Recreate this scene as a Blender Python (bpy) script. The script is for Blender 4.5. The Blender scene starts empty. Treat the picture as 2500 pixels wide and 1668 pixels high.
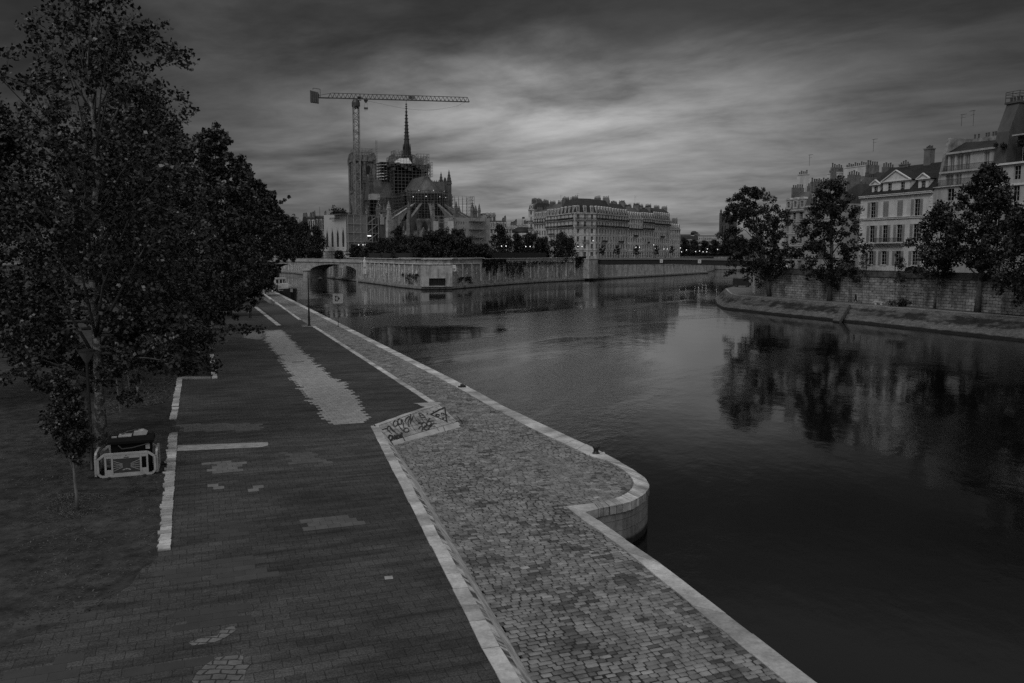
import bpy, math, random
import numpy as np
from mathutils import Vector, Matrix
random.seed(11)
S = bpy.context.scene
COL = S.collection
R = math.radians
# ------------------------------------------------------------------ camera
F, CX, CY, H = 2040.0, 1250.0, 834.0, 11.8
PITCH = math.atan(215.0 / F)
cam_d = bpy.data.cameras.new('camera')
cam_d.sensor_width = 36.0
cam_d.lens = F / 2500.0 * 36.0
cam_d.clip_start = 0.1
cam_d.clip_end = 8000.0
cam = bpy.data.objects.new('camera', cam_d)
cam.location = (0, 0, H)
cam.rotation_euler = (math.pi / 2 - PITCH, 0, 0)
COL.objects.link(cam)
S.camera = cam
# ------------------------------------------------------------------ exposure
S.view_settings.view_transform = 'Standard'
S.view_settings.look = 'None'
S.view_settings.gamma = 1.0
S.view_settings.use_curve_mapping = False
S.view_settings.exposure = -0.5
S.cycles.max_bounces = 5
S.cycles.diffuse_bounces = 3
S.cycles.glossy_bounces = 3
S.cycles.transparent_max_bounces = 6
S.cycles.caustics_reflective = False
S.cycles.caustics_refractive = False
S.cycles.use_denoising = False
# ------------------------------------------------------------------ sky and sun
SUN_EL, SUN_ROT = 44.0, 212.0          # elevation, clockwise from +Y (the view direction)
world = bpy.data.worlds.new('World')
S.world = world
world.use_nodes = True
wt = world.node_tree
wt.nodes.clear()


class NG:
    """tiny helper for writing node graphs"""
    def __init__(self, tree): self.t = tree
    def n(self, typ, **kw):
        nd = self.t.nodes.new(typ)
        for k, v in kw.items(): setattr(nd, k, v)
        return nd
    def put(self, sock, v):
        if v is None: return
        if isinstance(v, bpy.types.NodeSocket): self.t.links.new(v, sock)
        else: sock.default_value = v
    def m(self, op, a, b=None, c=None, clamp=False):
        nd = self.n('ShaderNodeMath', operation=op, use_clamp=clamp)
        for i, v in enumerate((a, b, c)): self.put(nd.inputs[i], v)
        return nd.outputs[0]
    def mr(self, v, a, b, c, d, smooth=False):
        nd = self.n('ShaderNodeMapRange')
        nd.interpolation_type = 'SMOOTHSTEP' if smooth else 'LINEAR'
        self.put(nd.inputs[0], v)
        for i, q in enumerate((a, b, c, d)): self.put(nd.inputs[i + 1], q)
        return nd.outputs[0]
    def noise(self, vec, scale, detail=5, rough=.55, dist=0.0):
        nd = self.n('ShaderNodeTexNoise')
        self.put(nd.inputs['Vector'], vec)
        nd.inputs['Scale'].default_value = scale
        nd.inputs['Detail'].default_value = detail
        nd.inputs['Roughness'].default_value = rough
        nd.inputs['Distortion'].default_value = dist
        return nd.outputs[0]
    def xyz(self, x, y, z):
        nd = self.n('ShaderNodeCombineXYZ')
        for i, v in enumerate((x, y, z)): self.put(nd.inputs[i], v)
        return nd.outputs[0]
    def sep(self, v):
        nd = self.n('ShaderNodeSeparateXYZ'); self.put(nd.inputs[0], v)
        return nd.outputs
    def map(self, v, loc=(0, 0, 0), rot=(0, 0, 0), sc=(1, 1, 1)):
        """turn first, then stretch along the turned axes, then shift"""
        for l, r, s_ in (((0, 0, 0), rot, (1, 1, 1)), (loc, (0, 0, 0), sc)):
            if (l, r, s_) == ((0, 0, 0), (0, 0, 0), (1, 1, 1)): continue
            nd = self.n('ShaderNodeMapping'); self.put(nd.inputs[0], v)
            nd.inputs[1].default_value = l; nd.inputs[2].default_value = r; nd.inputs[3].default_value = s_; v = nd.outputs[0]
        return v
    def mix(self, f, a, b):
        nd = self.n('ShaderNodeMix', data_type='FLOAT')
        self.put(nd.inputs[0], f); self.put(nd.inputs[2], a); self.put(nd.inputs[3], b)
        return nd.outputs[0]


g = NG(wt)
sky = g.n('ShaderNodeTexSky', sky_type='NISHITA')
sky.sun_disc = False
sky.sun_elevation = R(SUN_EL)
sky.sun_rotation = R(SUN_ROT)
sky.dust_density = 3.0
bw = g.n('ShaderNodeRGBToBW')
wt.links.new(sky.outputs[0], bw.inputs[0])
dx, dy, dz = g.sep(g.n('ShaderNodeTexCoord').outputs['Generated'])
ysafe = g.m('MAXIMUM', dy, 0.05)
az = g.m('DIVIDE', dx, ysafe)                       # tan of the bearing from the view axis
el = g.m('DIVIDE', dz, g.m('SQRT', g.m('ADD', g.m('MULTIPLY', dx, dx), g.m('MULTIPLY', dy, dy))))
# a flat cloud layer overhead, seen in perspective
den = g.m('ADD', g.m('MAXIMUM', dz, 0.0), 0.10)
P = g.xyz(g.m('DIVIDE', dx, den), g.m('DIVIDE', dy, den), 0.0)
warp = g.n('ShaderNodeTexNoise'); g.put(warp.inputs['Vector'], P); warp.inputs['Scale'].default_value = .55; warp.inputs['Detail'].default_value = 3
wv = g.n('ShaderNodeVectorMath', operation='MULTIPLY_ADD')
g.put(wv.inputs[0], warp.outputs['Color']); wv.inputs[1].default_value = (.7, .7, 0); g.put(wv.inputs[2], P)
PW = wv.outputs[0]
streak = g.noise(g.map(PW, rot=(0, 0, R(-50)), sc=(1.15, .72, 1)), 1.0, 7, .52)
billow = g.noise(g.map(PW, loc=(3.1, 7.7, 0), rot=(0, 0, R(-48)), sc=(.70, .48, 1)), 1.0, 7, .58, .35)
wisps = g.noise(g.map(PW, rot=(0, 0, R(-60)), sc=(3.2, 2.1, 1)), 1.0, 7, .62)
# large-scale brightness: a thin bright gap low ahead, a thick dark deck above it, open cloud overhead
def gauss(v, c, w):
    q = g.m('DIVIDE', g.m('SUBTRACT', v, c), w)
    return g.m('POWER', 2.718, g.m('MULTIPLY', g.m('MULTIPLY', q, q), -1.0))
elw = g.m('ADD', el, g.m('MULTIPLY', g.m('SUBTRACT', billow, .5), .10))
azw = g.m('ADD', az, g.m('MULTIPLY', g.m('SUBTRACT', streak, .5), .25))
glow = g.m('MULTIPLY', gauss(azw, 0.09, .20), gauss(elw, .165, .050))
broad = g.m('MULTIPLY', gauss(azw, 0.09, .33), gauss(elw, .10, .135))
low = g.m('MULTIPLY', gauss(el, 0.0, .10), gauss(az, .1, .8))
lum = g.m('ADD', g.m('MULTIPLY', glow, .12), g.m('MULTIPLY', broad, .13))
lum = g.m('ADD', lum, g.m('MULTIPLY', low, .03))
lum = g.m('ADD', lum, .036)
tex = g.mr(g.m('ADD', g.m('MULTIPLY', streak, .62), g.m('MULTIPLY', wisps, .38)), .36, .64, .55, 1.42)
dark = g.mr(g.m('ADD', el, g.m('MULTIPLY', g.m('SUBTRACT', billow, .5), .70)), .16, .29, 1.0, .56, True)
lum = g.m('MULTIPLY', g.m('MULTIPLY', lum, tex), dark)
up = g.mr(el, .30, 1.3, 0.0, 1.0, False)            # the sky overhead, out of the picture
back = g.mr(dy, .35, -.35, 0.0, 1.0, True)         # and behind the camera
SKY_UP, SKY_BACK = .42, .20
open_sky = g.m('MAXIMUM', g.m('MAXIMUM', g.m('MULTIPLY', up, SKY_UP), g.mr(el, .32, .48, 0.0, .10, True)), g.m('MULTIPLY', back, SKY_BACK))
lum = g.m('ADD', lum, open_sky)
# the clouds filter the sky's own light
val = g.m('MULTIPLY', g.m('MULTIPLY', lum, 1.0), g.m('POWER', g.m('MAXIMUM', bw.outputs[0], .05), .12))
rgb = g.n('ShaderNodeCombineColor')
for i in range(3): g.put(rgb.inputs[i], g.m('MULTIPLY', val, 18.0))
bg = g.n('ShaderNodeBackground')
g.put(bg.inputs[0], rgb.outputs[0])
bg.inputs[1].default_value = 0.1
wo = g.n('ShaderNodeOutputWorld')
wt.links.new(bg.outputs[0], wo.inputs[0])

sun_d = bpy.data.lights.new('sun', 'SUN')
sun_d.energy = 1.1
sun_d.angle = R(22)
sun_d.color = (1.0, 1.0, 1.0)
sun = bpy.data.objects.new('sun', sun_d)
sun.rotation_euler = (R(90 - SUN_EL), 0, R(180 - SUN_ROT))
COL.objects.link(sun)
# ------------------------------------------------------------------ helpers
_s, _c = math.sin(PITCH), math.cos(PITCH)
def ray(px, py):
    u = (px - CX) / F; v = (CY - py) / F
    return u, _c + v * _s, -_s + v * _c
def G(px, py, z=0.0):
    """the point of the level z that stands at this place of the photograph"""
    a, b, c = ray(px, py); t = (z - H) / c
    return Vector((a * t, b * t, z))
def V(px, py, d):
    """the point d metres ahead"""
    a, b, c = ray(px, py); t = d / b
    return Vector((a * t, d, H + c * t))
def tag(o, label=None, cat=None, group=None, kind=None):
    if label: o['label'] = label
    if cat: o['category'] = cat
    if group: o['group'] = group
    if kind: o['kind'] = kind
    return o
def thing(name, label, cat, loc=(0, 0, 0), rz=0.0, group=None):
    o = bpy.data.objects.new(name, None); COL.objects.link(o)
    o.empty_display_size = .2
    o.location = loc; o.rotation_euler = (0, 0, rz)
    return tag(o, label, cat, group)
def dup(root, loc, rz=None, label=None, group=None, scale=None):
    r = root.copy(); COL.objects.link(r); r.location = loc
    if rz is not None: r.rotation_euler = (0, 0, rz)
    if scale: r.scale = (scale,) * 3 if not hasattr(scale, '__len__') else scale
    if label: r['label'] = label
    if group: r['group'] = group
    for ch in list(root.children):
        c = ch.copy(); COL.objects.link(c); c.parent = r
        for gch in list(ch.children):
            d = gch.copy(); COL.objects.link(d); d.parent = c
    return r
def np_mesh(name, v, faces, n_per, mat, parent=None, tint=None, smooth=False):
    """mesh from numpy arrays: faces all with n_per corners"""
    me = bpy.data.meshes.new(name)
    v = np.asarray(v, np.float32).reshape(-1, 3); f = np.asarray(faces, np.int32).reshape(-1, n_per)
    me.vertices.add(len(v)); me.vertices.foreach_set('co', v.ravel())
    me.loops.add(f.size); me.loops.foreach_set('vertex_index', f.ravel())
    me.polygons.add(len(f))
    me.polygons.foreach_set('loop_start', np.arange(0, f.size, n_per, dtype=np.int32))
    me.polygons.foreach_set('loop_total', np.full(len(f), n_per, np.int32))
    at = me.attributes.new('tint', 'FLOAT', 'FACE')
    at.data.foreach_set('value', np.ones(len(f), np.float32) if tint is None else np.asarray(tint, np.float32))
    if smooth: me.polygons.foreach_set('use_smooth', np.ones(len(f), bool))
    me.materials.append(mat); me.update(); me.validate()
    o = bpy.data.objects.new(name, me); COL.objects.link(o)
    if parent: o.parent = parent
    return o
class MB:
    """collects shapes, then links them as one mesh object"""
    def __init__(self): self.v = []; self.f = []; self.mi = []; self.ti = []; self.uv = []; self.T = Matrix.Identity(4); self.t = 1.0; self.m = 0; self.sm = []; self.smooth = False
    def add(self, vs, fs, uvs=None):
        b = len(self.v)
        for p in vs: self.v.append(tuple(self.T @ Vector(p)))
        for i, q in enumerate(fs):
            self.f.append([b + k for k in q]); self.mi.append(self.m); self.ti.append(self.t); self.sm.append(self.smooth)
            self.uv.append(uvs[i] if uvs else None)
    def quad(self, a, b, c, d, uv=None): self.add([a, b, c, d], [(0, 1, 2, 3)], [uv] if uv else None)
    def poly(self, pts): self.add(pts, [tuple(range(len(pts)))])
    def box(self, x0, x1, y0, y1, z0, z1):
        self.add([(x0, y0, z0), (x1, y0, z0), (x1, y1, z0), (x0, y1, z0), (x0, y0, z1), (x1, y0, z1), (x1, y1, z1), (x0, y1, z1)],
                 [(0, 3, 2, 1), (4, 5, 6, 7), (0, 1, 5, 4), (1, 2, 6, 5), (2, 3, 7, 6), (3, 0, 4, 7)])
    def bar(self, p, q, w, h=None):
        p = Vector(p); q = Vector(q); h = h or w
        d = (q - p)
        if d.length < 1e-6: return
        d.normalize()
        up = Vector((0, 0, 1)) if abs(d.z) < .95 else Vector((0, 1, 0))
        s = d.cross(up).normalized(); u = s.cross(d)
        c = []
        for e in (p, q):
            for a, b in ((-1, -1), (1, -1), (1, 1), (-1, 1)): c.append(e + s * (a * w / 2) + u * (b * h / 2))
        self.add(c, [(0, 3, 2, 1), (4, 5, 6, 7), (0, 1, 5, 4), (1, 2, 6, 5), (2, 3, 7, 6), (3, 0, 4, 7)])
    def tube(self, pts, rad, n=8, cap=True):
        pts = [Vector(p) for p in pts]
        if not hasattr(rad, '__len__'): rad = [rad] * len(pts)
        vs = []; fs = []
        ref = None
        for i, p in enumerate(pts):
            d = (pts[min(i + 1, len(pts) - 1)] - pts[max(i - 1, 0)]).normalized()
            if ref is None:
                ref = d.cross(Vector((0, 0, 1)) if abs(d.z) < .9 else Vector((1, 0, 0))).normalized()
            a = (ref - d * ref.dot(d)).normalized(); b = d.cross(a); ref = a
            for k in range(n):
                t = 2 * math.pi * k / n
                vs.append(p + (a * math.cos(t) + b * math.sin(t)) * rad[i])
        for i in range(len(pts) - 1):
            for k in range(n):
                k2 = (k + 1) % n
                fs.append((i * n + k, i * n + k2, (i + 1) * n + k2, (i + 1) * n + k))
        if cap:
            fs.append(tuple(range(n - 1, -1, -1))); fs.append(tuple((len(pts) - 1) * n + k for k in range(n)))
        self.add(vs, fs)
    def lathe(self, prof, c=(0, 0, 0), n=12, a0=0.0, a1=2 * math.pi):
        full = abs(a1 - a0 - 2 * math.pi) < 1e-6
        m = n if full else n + 1
        vs = []; fs = []
        for r, z in prof:
            for k in range(m):
                t = a0 + (a1 - a0) * k / n
                vs.append((c[0] + r * math.cos(t), c[1] + r * math.sin(t), c[2] + z))
        for i in range(len(prof) - 1):
            for k in range(n):
                k2 = (k + 1) % m if full else k + 1
                fs.append((i * m + k, i * m + k2, (i + 1) * m + k2, (i + 1) * m + k))
        self.add(vs, fs)
    def prism(self, poly, z0, z1):
        """upright prism on a polygon given anticlockwise; z1 may be a list"""
        n = len(poly)
        za = z0 if hasattr(z0, '__len__') else [z0] * n
        zb = z1 if hasattr(z1, '__len__') else [z1] * n
        vs = [(p[0], p[1], za[i]) for i, p in enumerate(poly)] + [(p[0], p[1], zb[i]) for i, p in enumerate(poly)]
        fs = [tuple(range(n - 1, -1, -1)), tuple(range(n, 2 * n))] + [(i, (i + 1) % n, n + (i + 1) % n, n + i) for i in range(n)]
        self.add(vs, fs)
    def extr(self, poly, axis, a, b):
        """a polygon in a vertical plane pushed along x ('x': poly=(y,z)) or y ('y': poly=(x,z))"""
        n = len(poly)
        f = (lambda p, t: (t, p[0], p[1])) if axis == 'x' else (lambda p, t: (p[0], t, p[1]))
        vs = [f(p, a) for p in poly] + [f(p, b) for p in poly]
        self.add(vs, [tuple(range(n)), tuple(range(2 * n - 1, n - 1, -1))] + [(i, n + i, n + (i + 1) % n, (i + 1) % n) for i in range(n)])
    def facade(self, x0, x1, z0, z1, holes, y=0.0, t=.25):
        """a wall in the plane y with rectangular openings (xa, xb, za, zb) and their reveals"""
        xs = sorted(set([x0, x1] + [q for h in holes for q in h[:2]])); zs = sorted(set([z0, z1] + [q for h in holes for q in h[2:4]]))
        for j in range(len(zs) - 1):
            run = None
            for i in range(len(xs) - 1):
                cx = (xs[i] + xs[i + 1]) / 2; cz = (zs[j] + zs[j + 1]) / 2
                hole = any(h[0] < cx < h[1] and h[2] < cz < h[3] for h in holes)
                if not hole and run is None: run = xs[i]
                if run is not None and (hole or i == len(xs) - 2):
                    e = xs[i] if hole else xs[i + 1]
                    self.quad((run, y, zs[j]), (e, y, zs[j]), (e, y, zs[j + 1]), (run, y, zs[j + 1])); run = None
        for a, b, c, d in [h[:4] for h in holes]:
            self.quad((a, y, c), (b, y, c), (b, y + t, c), (a, y + t, c))
            self.quad((a, y, d), (a, y + t, d), (b, y + t, d), (b, y, d))
            self.quad((a, y, c), (a, y + t, c), (a, y + t, d), (a, y, d))
            self.quad((b, y, c), (b, y, d), (b, y + t, d), (b, y + t, c))
    def build(self, name, mat, parent=None, loc=None):
        me = bpy.data.meshes.new(name)
        me.from_pydata(self.v, [], self.f)
        for q in (mat if isinstance(mat, (list, tuple)) else [mat]): me.materials.append(q)
        me.polygons.foreach_set('material_index', self.mi)
        me.polygons.foreach_set('use_smooth', self.sm)
        at = me.attributes.new('tint', 'FLOAT', 'FACE'); at.data.foreach_set('value', self.ti)
        uvl = me.uv_layers.new(name='uv')
        arr = np.zeros((len(me.loops), 2), np.float32)
        V_ = me.vertices
        for p in me.polygons:
            cu = self.uv[p.index]; nrm = p.normal
            h = math.hypot(nrm.x, nrm.y)
            for k, li in enumerate(p.loop_indices):
                if cu: arr[li] = cu[k]; continue
                co = V_[me.loops[li].vertex_index].co
                if h < .5: arr[li] = (co.x, co.y)
                else: arr[li] = ((-nrm.y * co.x + nrm.x * co.y) / h, co.z)
        uvl.data.foreach_set('uv', arr.ravel())
        me.update()
        o = bpy.data.objects.new(name, me); COL.objects.link(o)
        if loc is not None: o.location = loc
        if parent: o.parent = parent
        return o
def inst(o, parent, loc, rz=0.0, name=None):
    c = o.copy(); COL.objects.link(c); c.parent = parent; c.location = loc; c.rotation_euler = (0, 0, rz)
    return c
def in_poly(x, y, poly):
    x = np.asarray(x); y = np.asarray(y); r = np.zeros(x.shape, bool); n = len(poly)
    for i in range(n):
        x1, y1 = poly[i][0], poly[i][1]; x2, y2 = poly[(i + 1) % n][0], poly[(i + 1) % n][1]
        if y1 == y2: continue
        c = ((y1 > y) != (y2 > y)) & (x < (x2 - x1) * (y - y1) / (y2 - y1) + x1)
        r ^= c
    return r
# ------------------------------------------------------------------ materials (the place is rendered in greys)
MATS = {}
def _base(name):
    m = bpy.data.materials.new(name); m.use_nodes = True
    t = m.node_tree; t.nodes.clear(); q = NG(t)
    b = q.n('ShaderNodeBsdfPrincipled'); o = q.n('ShaderNodeOutputMaterial'); t.links.new(b.outputs[0], o.inputs[0])
    return m, q, b
def _grey(q, sock, v):
    c = q.n('ShaderNodeCombineColor')
    for i in range(3): q.put(c.inputs[i], v)
    q.t.links.new(c.outputs[0], sock)
def _tint(q):
    a = q.n('ShaderNodeAttribute'); a.attribute_name = 'tint'; return a.outputs['Fac']
def _bump(q, b, h, dist, strength=1.0):
    n = q.n('ShaderNodeBump'); n.inputs['Strength'].default_value = strength; n.inputs['Distance'].default_value = dist
    q.put(n.inputs['Height'], h); q.t.links.new(n.outputs[0], b.inputs['Normal'])
def M(name, base, rough=.8, var=.25, scale=1.0, detail=6, bump=0.0, bscale=8.0, metal=0.0, spec=.4, zscale=1.0):
    m, q, b = _base(name)
    pos = q.n('ShaderNodeNewGeometry').outputs['Position']
    v = q.map(pos, sc=(1, 1, zscale))
    n = q.noise(v, scale, detail, .6)
    f = q.mr(n, .3, .7, 1 - var, 1 + var)
    _grey(q, b.inputs['Base Color'], q.m('MULTIPLY', q.m('MULTIPLY', f, base), _tint(q)))
    b.inputs['Roughness'].default_value = rough; b.inputs['Metallic'].default_value = metal
    b.inputs['Specular IOR Level'].default_value = spec
    if bump: _bump(q, b, q.noise(pos, bscale, 4, .6), bump)
    MATS[name] = m; return m
def MSTONE(name, base, bw=.9, bh=.4, mortar=.012, var=.3, wear=.35, rough=.85, mdark=.45, bump=.02, wob=.03, stain=0.0, sscale=.15, holes=0.0):
    """coursed masonry laid in the uv (metres) of each face, with weathering"""
    m, q, b = _base(name)
    uv = q.n('ShaderNodeUVMap').outputs[0]
    pos = q.n('ShaderNodeNewGeometry').outputs['Position']
    wn = q.n('ShaderNodeTexNoise'); wn.inputs['Scale'].default_value = 2.2; wn.inputs['Detail'].default_value = 3; q.put(wn.inputs['Vector'], pos)
    add = q.n('ShaderNodeVectorMath', operation='MULTIPLY_ADD'); q.put(add.inputs[0], wn.outputs['Color']); add.inputs[1].default_value = (wob, wob, 0); q.put(add.inputs[2], uv)
    br = q.n('ShaderNodeTexBrick'); q.put(br.inputs['Vector'], add.outputs[0])
    br.inputs['Scale'].default_value = 1.0; br.inputs['Brick Width'].default_value = bw; br.inputs['Row Height'].default_value = bh
    br.inputs['Mortar Size'].default_value = mortar; br.inputs['Mortar Smooth'].default_value = .3; br.inputs['Bias'].default_value = 0.0
    br.inputs['Color1'].default_value = (1 - var,) * 3 + (1,); br.inputs['Color2'].default_value = (1 + var,) * 3 + (1,); br.inputs['Mortar'].default_value = (mdark,) * 3 + (1,)
    bwn = q.n('ShaderNodeRGBToBW'); q.t.links.new(br.outputs['Color'], bwn.inputs[0])
    big = q.mr(q.noise(pos, .5, 6, .65), .3, .7, 1 - wear, 1 + wear)
    fine = q.mr(q.noise(pos, 9, 4, .6), .3, .7, .82, 1.18)
    val = q.m('MULTIPLY', q.m('MULTIPLY', bwn.outputs[0], big), fine)
    if stain:
        st = q.noise(q.map(pos, sc=(1, 1, .12)), sscale * 6, 5, .65)
        val = q.m('MULTIPLY', val, q.mr(st, .45, .68, 1.0, 1 - stain, True))
    if holes:
        hh = q.noise(q.map(pos, sc=(1.0, 1.0, 1.8)), 1.3, 3, .5)
        val = q.m('MULTIPLY', val, q.mr(hh, .63, .68, 1.0, 1 - holes, True))
    _grey(q, b.inputs['Base Color'], q.m('MULTIPLY', q.m('MULTIPLY', val, base), _tint(q)))
    b.inputs['Roughness'].default_value = rough; b.inputs['Specular IOR Level'].default_value = .25
    _bump(q, b, q.m('ADD', q.m('MULTIPLY', br.outputs['Fac'], -1.0), q.m('MULTIPLY', q.noise(pos, 14, 4, .6), .5)), bump)
    MATS[name] = m; return m
def MGLASS(name, base=.02, rough=.08):
    m, q, b = _base(name); _grey(q, b.inputs['Base Color'], q.m('MULTIPLY', base, _tint(q)))
    b.inputs['Roughness'].default_value = rough; b.inputs['Specular IOR Level'].default_value = .3
    return m
def MEMIT(name, e, base=.8):
    m, q, b = _base(name); _grey(q, b.inputs['Base Color'], base)
    b.inputs['Emission Color'].default_value = (1, 1, 1, 1); b.inputs['Emission Strength'].default_value = e
    return m
def MLEAF(name, base, rough=.5, spec=.35, trans=.0, var=.25):
    m, q, b = _base(name)
    pos = q.n('ShaderNodeNewGeometry').outputs['Position']
    n = q.mr(q.noise(pos, .8, 3, .6), .3, .7, 1 - var, 1 + var)
    _grey(q, b.inputs['Base Color'], q.m('MULTIPLY', q.m('MULTIPLY', n, base), _tint(q)))
    b.inputs['Roughness'].default_value = rough; b.inputs['Specular IOR Level'].default_value = spec
    return m
m_black = M('black_paint', .012, .45, .2, 3, spec=.4)
m_iron = M('dark_iron', .03, .55, .3, 4)
m_steel = M('grey_steel', .16, .45, .25, 2, metal=.2)
m_white = M('white_paint', .75, .5, .08, 3)
m_glass = MGLASS('window_glass', .008, .12)
m_curtain = M('curtained_glass', .16, .25, .3, .9, spec=.5)
m_zinc = M('zinc_roof', .07, .5, .25, .8, zscale=.3)
m_slate = MSTONE('slate_roof', .03, .35, .2, .01, .3, .3, .6, .6, .01)
m_lime = MSTONE('pale_limestone', .58, 1.1, .42, .008, .08, .22, .85, .75, .006, .01, .35)
m_lime2 = MSTONE('grey_limestone', .50, 1.1, .42, .008, .10, .25, .85, .7, .006, .01, .45)
m_render = M('painted_render', .42, .85, .12, .5, zscale=.35)
m_lamp = MEMIT('lit_lamp_glass', 2.2)
m_bark = M('tree_bark', .07, .9, .5, 2.5, bump=.03, bscale=10, zscale=.4)
m_leaf = MLEAF('foliage', .017, .42, .5)
m_leaf2 = MLEAF('dark_foliage', .012, .45, .35)
# ------------------------------------------------------------------ river
def mat_water():
    m, q, b = _base('river_water')
    pos = q.n('ShaderNodeNewGeometry').outputs['Position']
    _grey(q, b.inputs['Base Color'], .003)
    b.inputs['IOR'].default_value = 1.33
    b.inputs['Specular IOR Level'].default_value = .5
    n1 = q.noise(q.map(pos, rot=(0, 0, R(25)), sc=(.9, .5, 1)), 1.6, 4, .6)
    n2 = q.noise(q.map(pos, rot=(0, 0, R(-15)), sc=(1, .6, 1)), .28, 3, .5)
    n3 = q.noise(pos, 5.0, 3, .6)
    patch = q.mr(q.noise(q.map(pos, rot=(0, 0, R(30)), sc=(1.0, .35, 1)), .035, 5, .6, .4), .47, .60, .0, 1.0, True)
    h = q.m('ADD', q.m('MULTIPLY', n1, q.m('MULTIPLY_ADD', patch, .55, .09)), q.m('MULTIPLY', n2, .35))
    h = q.m('ADD', h, q.m('MULTIPLY', n3, q.m('MULTIPLY', patch, .18)))
    q.put(b.inputs['Roughness'], q.m('MULTIPLY_ADD', patch, .07, .05))
    _bump(q, b, h, .065)
    return m
m_water = mat_water()
mb = MB(); mb.quad((-700, -60, 0), (900, -60, 0), (900, 900, 0), (-700, 900, 0))
tag(mb.build('river', m_water), kind='structure')

UP, LO = 2.6, 1.8
qd = (G(768, 797, UP) - G(1068, 985, UP)).normalized()          # along the quay, away from the camera
qn = Vector((qd.y, -qd.x, 0))                                   # towards the water
QANG = math.atan2(qn.y, qn.x)
def far(p, d):
    return p + qd * ((d - p.y) / qd.y)
E1 = G(924, 1040, UP); E2 = G(1072, 988, UP)
K1 = G(770, 797, UP); K1b = G(738, 797, UP); K2 = far(K1b, 360)
N1 = G(1266, 1660, UP); N1 = E1 + (N1 - E1) * ((1 - E1.y) / (N1.y - E1.y))      # the kerb runs on under the bridge
m_asph = None
def mat_paving():
    """worn concrete pavers laid square to the quay"""
    m, q, b = _base('worn_pavers')
    pos = q.n('ShaderNodeNewGeometry').outputs['Position']
    wn = q.n('ShaderNodeTexNoise'); wn.inputs['Scale'].default_value = 1.6; wn.inputs['Detail'].default_value = 4; q.put(wn.inputs['Vector'], pos)
    add = q.n('ShaderNodeVectorMath', operation='MULTIPLY_ADD'); q.put(add.inputs[0], wn.outputs['Color']); add.inputs[1].default_value = (.07, .07, 0); q.put(add.inputs[2], q.map(pos, rot=(0, 0, -QANG)))
    br = q.n('ShaderNodeTexBrick'); q.put(br.inputs['Vector'], add.outputs[0])
    br.inputs['Scale'].default_value = 1.0; br.inputs['Brick Width'].default_value = .42; br.inputs['Row Height'].default_value = .42
    br.inputs['Mortar Size'].default_value = .010; br.inputs['Mortar Smooth'].default_value = .4
    br.inputs['Color1'].default_value = (.86,) * 3 + (1,); br.inputs['Color2'].default_value = (1.14,) * 3 + (1,); br.inputs['Mortar'].default_value = (.5,) * 3 + (1,)
    bwn = q.n('ShaderNodeRGBToBW'); q.t.links.new(br.outputs['Color'], bwn.inputs[0])
    rows = q.mr(q.noise(q.map(pos, rot=(0, 0, -QANG), sc=(.35, 2.2, 1)), 1.0, 5, .65), .40, .66, 1.22, .52)
    grit = q.mr(q.noise(pos, 22, 3, .7),   .3, .7, .40, 1.60)
    big = q.mr(q.noise(pos, .16, 5, .6), .3, .7, .62, 1.40)
    vor = q.n('ShaderNodeTexVoronoi', feature='DISTANCE_TO_EDGE'); vor.inputs['Scale'].default_value = 1.5; q.put(vor.inputs['Vector'], add.outputs[0])
    crk = q.mr(vor.outputs['Distance'], 0, .016, .6, 1.0)
    crk = q.mix(q.mr(q.noise(pos, .5, 3), .5, .6, 0, 1), 1.0, crk)
    v = q.m('MULTIPLY', q.m('MULTIPLY', bwn.outputs[0], rows), q.m('MULTIPLY', q.m('MULTIPLY', grit, big), crk))
    _grey(q, b.inputs['Base Color'], q.m('MULTIPLY', q.m('MULTIPLY', v, .048), _tint(q)))
    b.inputs['Roughness'].default_value = .85; b.inputs['Specular IOR Level'].default_value = .25
    _bump(q, b, q.m('ADD', q.m('MULTIPLY', br.outputs['Fac'], -1.2), q.noise(pos, 26, 3, .7)), .012)
    return m
m_pave = mat_paving()
def mat_dirt():
    m, q, b = _base('trodden_earth')
    pos = q.n('ShaderNodeNewGeometry').outputs['Position']
    big = q.mr(q.noise(pos, .22, 6, .6), .32, .68, .5, 1.35)
    mid = q.mr(q.noise(pos, 2.0, 6, .7), .35, .65, .5, 1.6)
    peb = q.n('ShaderNodeTexVoronoi'); peb.inputs['Scale'].default_value = 9; q.put(peb.inputs['Vector'], pos)
    dots = q.mr(peb.outputs['Distance'], .10, .16, 2.6, 1.0)
    dots = q.mix(q.mr(q.noise(pos, 1.1, 4), .5, .62, 0, 1), 1.0, dots)
    _grey(q, b.inputs['Base Color'], q.m('MULTIPLY', q.m('MULTIPLY', q.m('MULTIPLY', big, mid), dots), .040))
    b.inputs['Roughness'].default_value = .95; b.inputs['Specular IOR Level'].default_value = .15
    _bump(q, b, q.noise(pos, 7, 6, .7), .04)
    return m
m_dirt = mat_dirt()
m_road = M('smooth_asphalt', .045, .8, .2, .35, bump=.004, bscale=30)
m_stone = MSTONE('kerb_stone', .38, 30, 30, .0, .05, .6, .8, .6, .012, .02, .0)
m_cop = MSTONE('coping_stone', .39, 30, 30, .0, .05, .6, .8, .6, .012, .02, .0)
m_wallq = MSTONE('quay_masonry', .26, 1.1, .5, .012, .12, .35, .85, .5, .012, .03, .5)
# upper esplanade: one solid slab, its top paved
LEFT = -75.0
upper = [N1, E1, E2, K1, K1b, K2, Vector((LEFT - 95, 360, UP)), Vector((LEFT, 1, UP))]
mb = MB(); mb.prism([(p.x, p.y) for p in reversed(upper)][::-1], -1.0, UP)
tag(mb.build('esplanade', m_pave), kind='structure')
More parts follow.
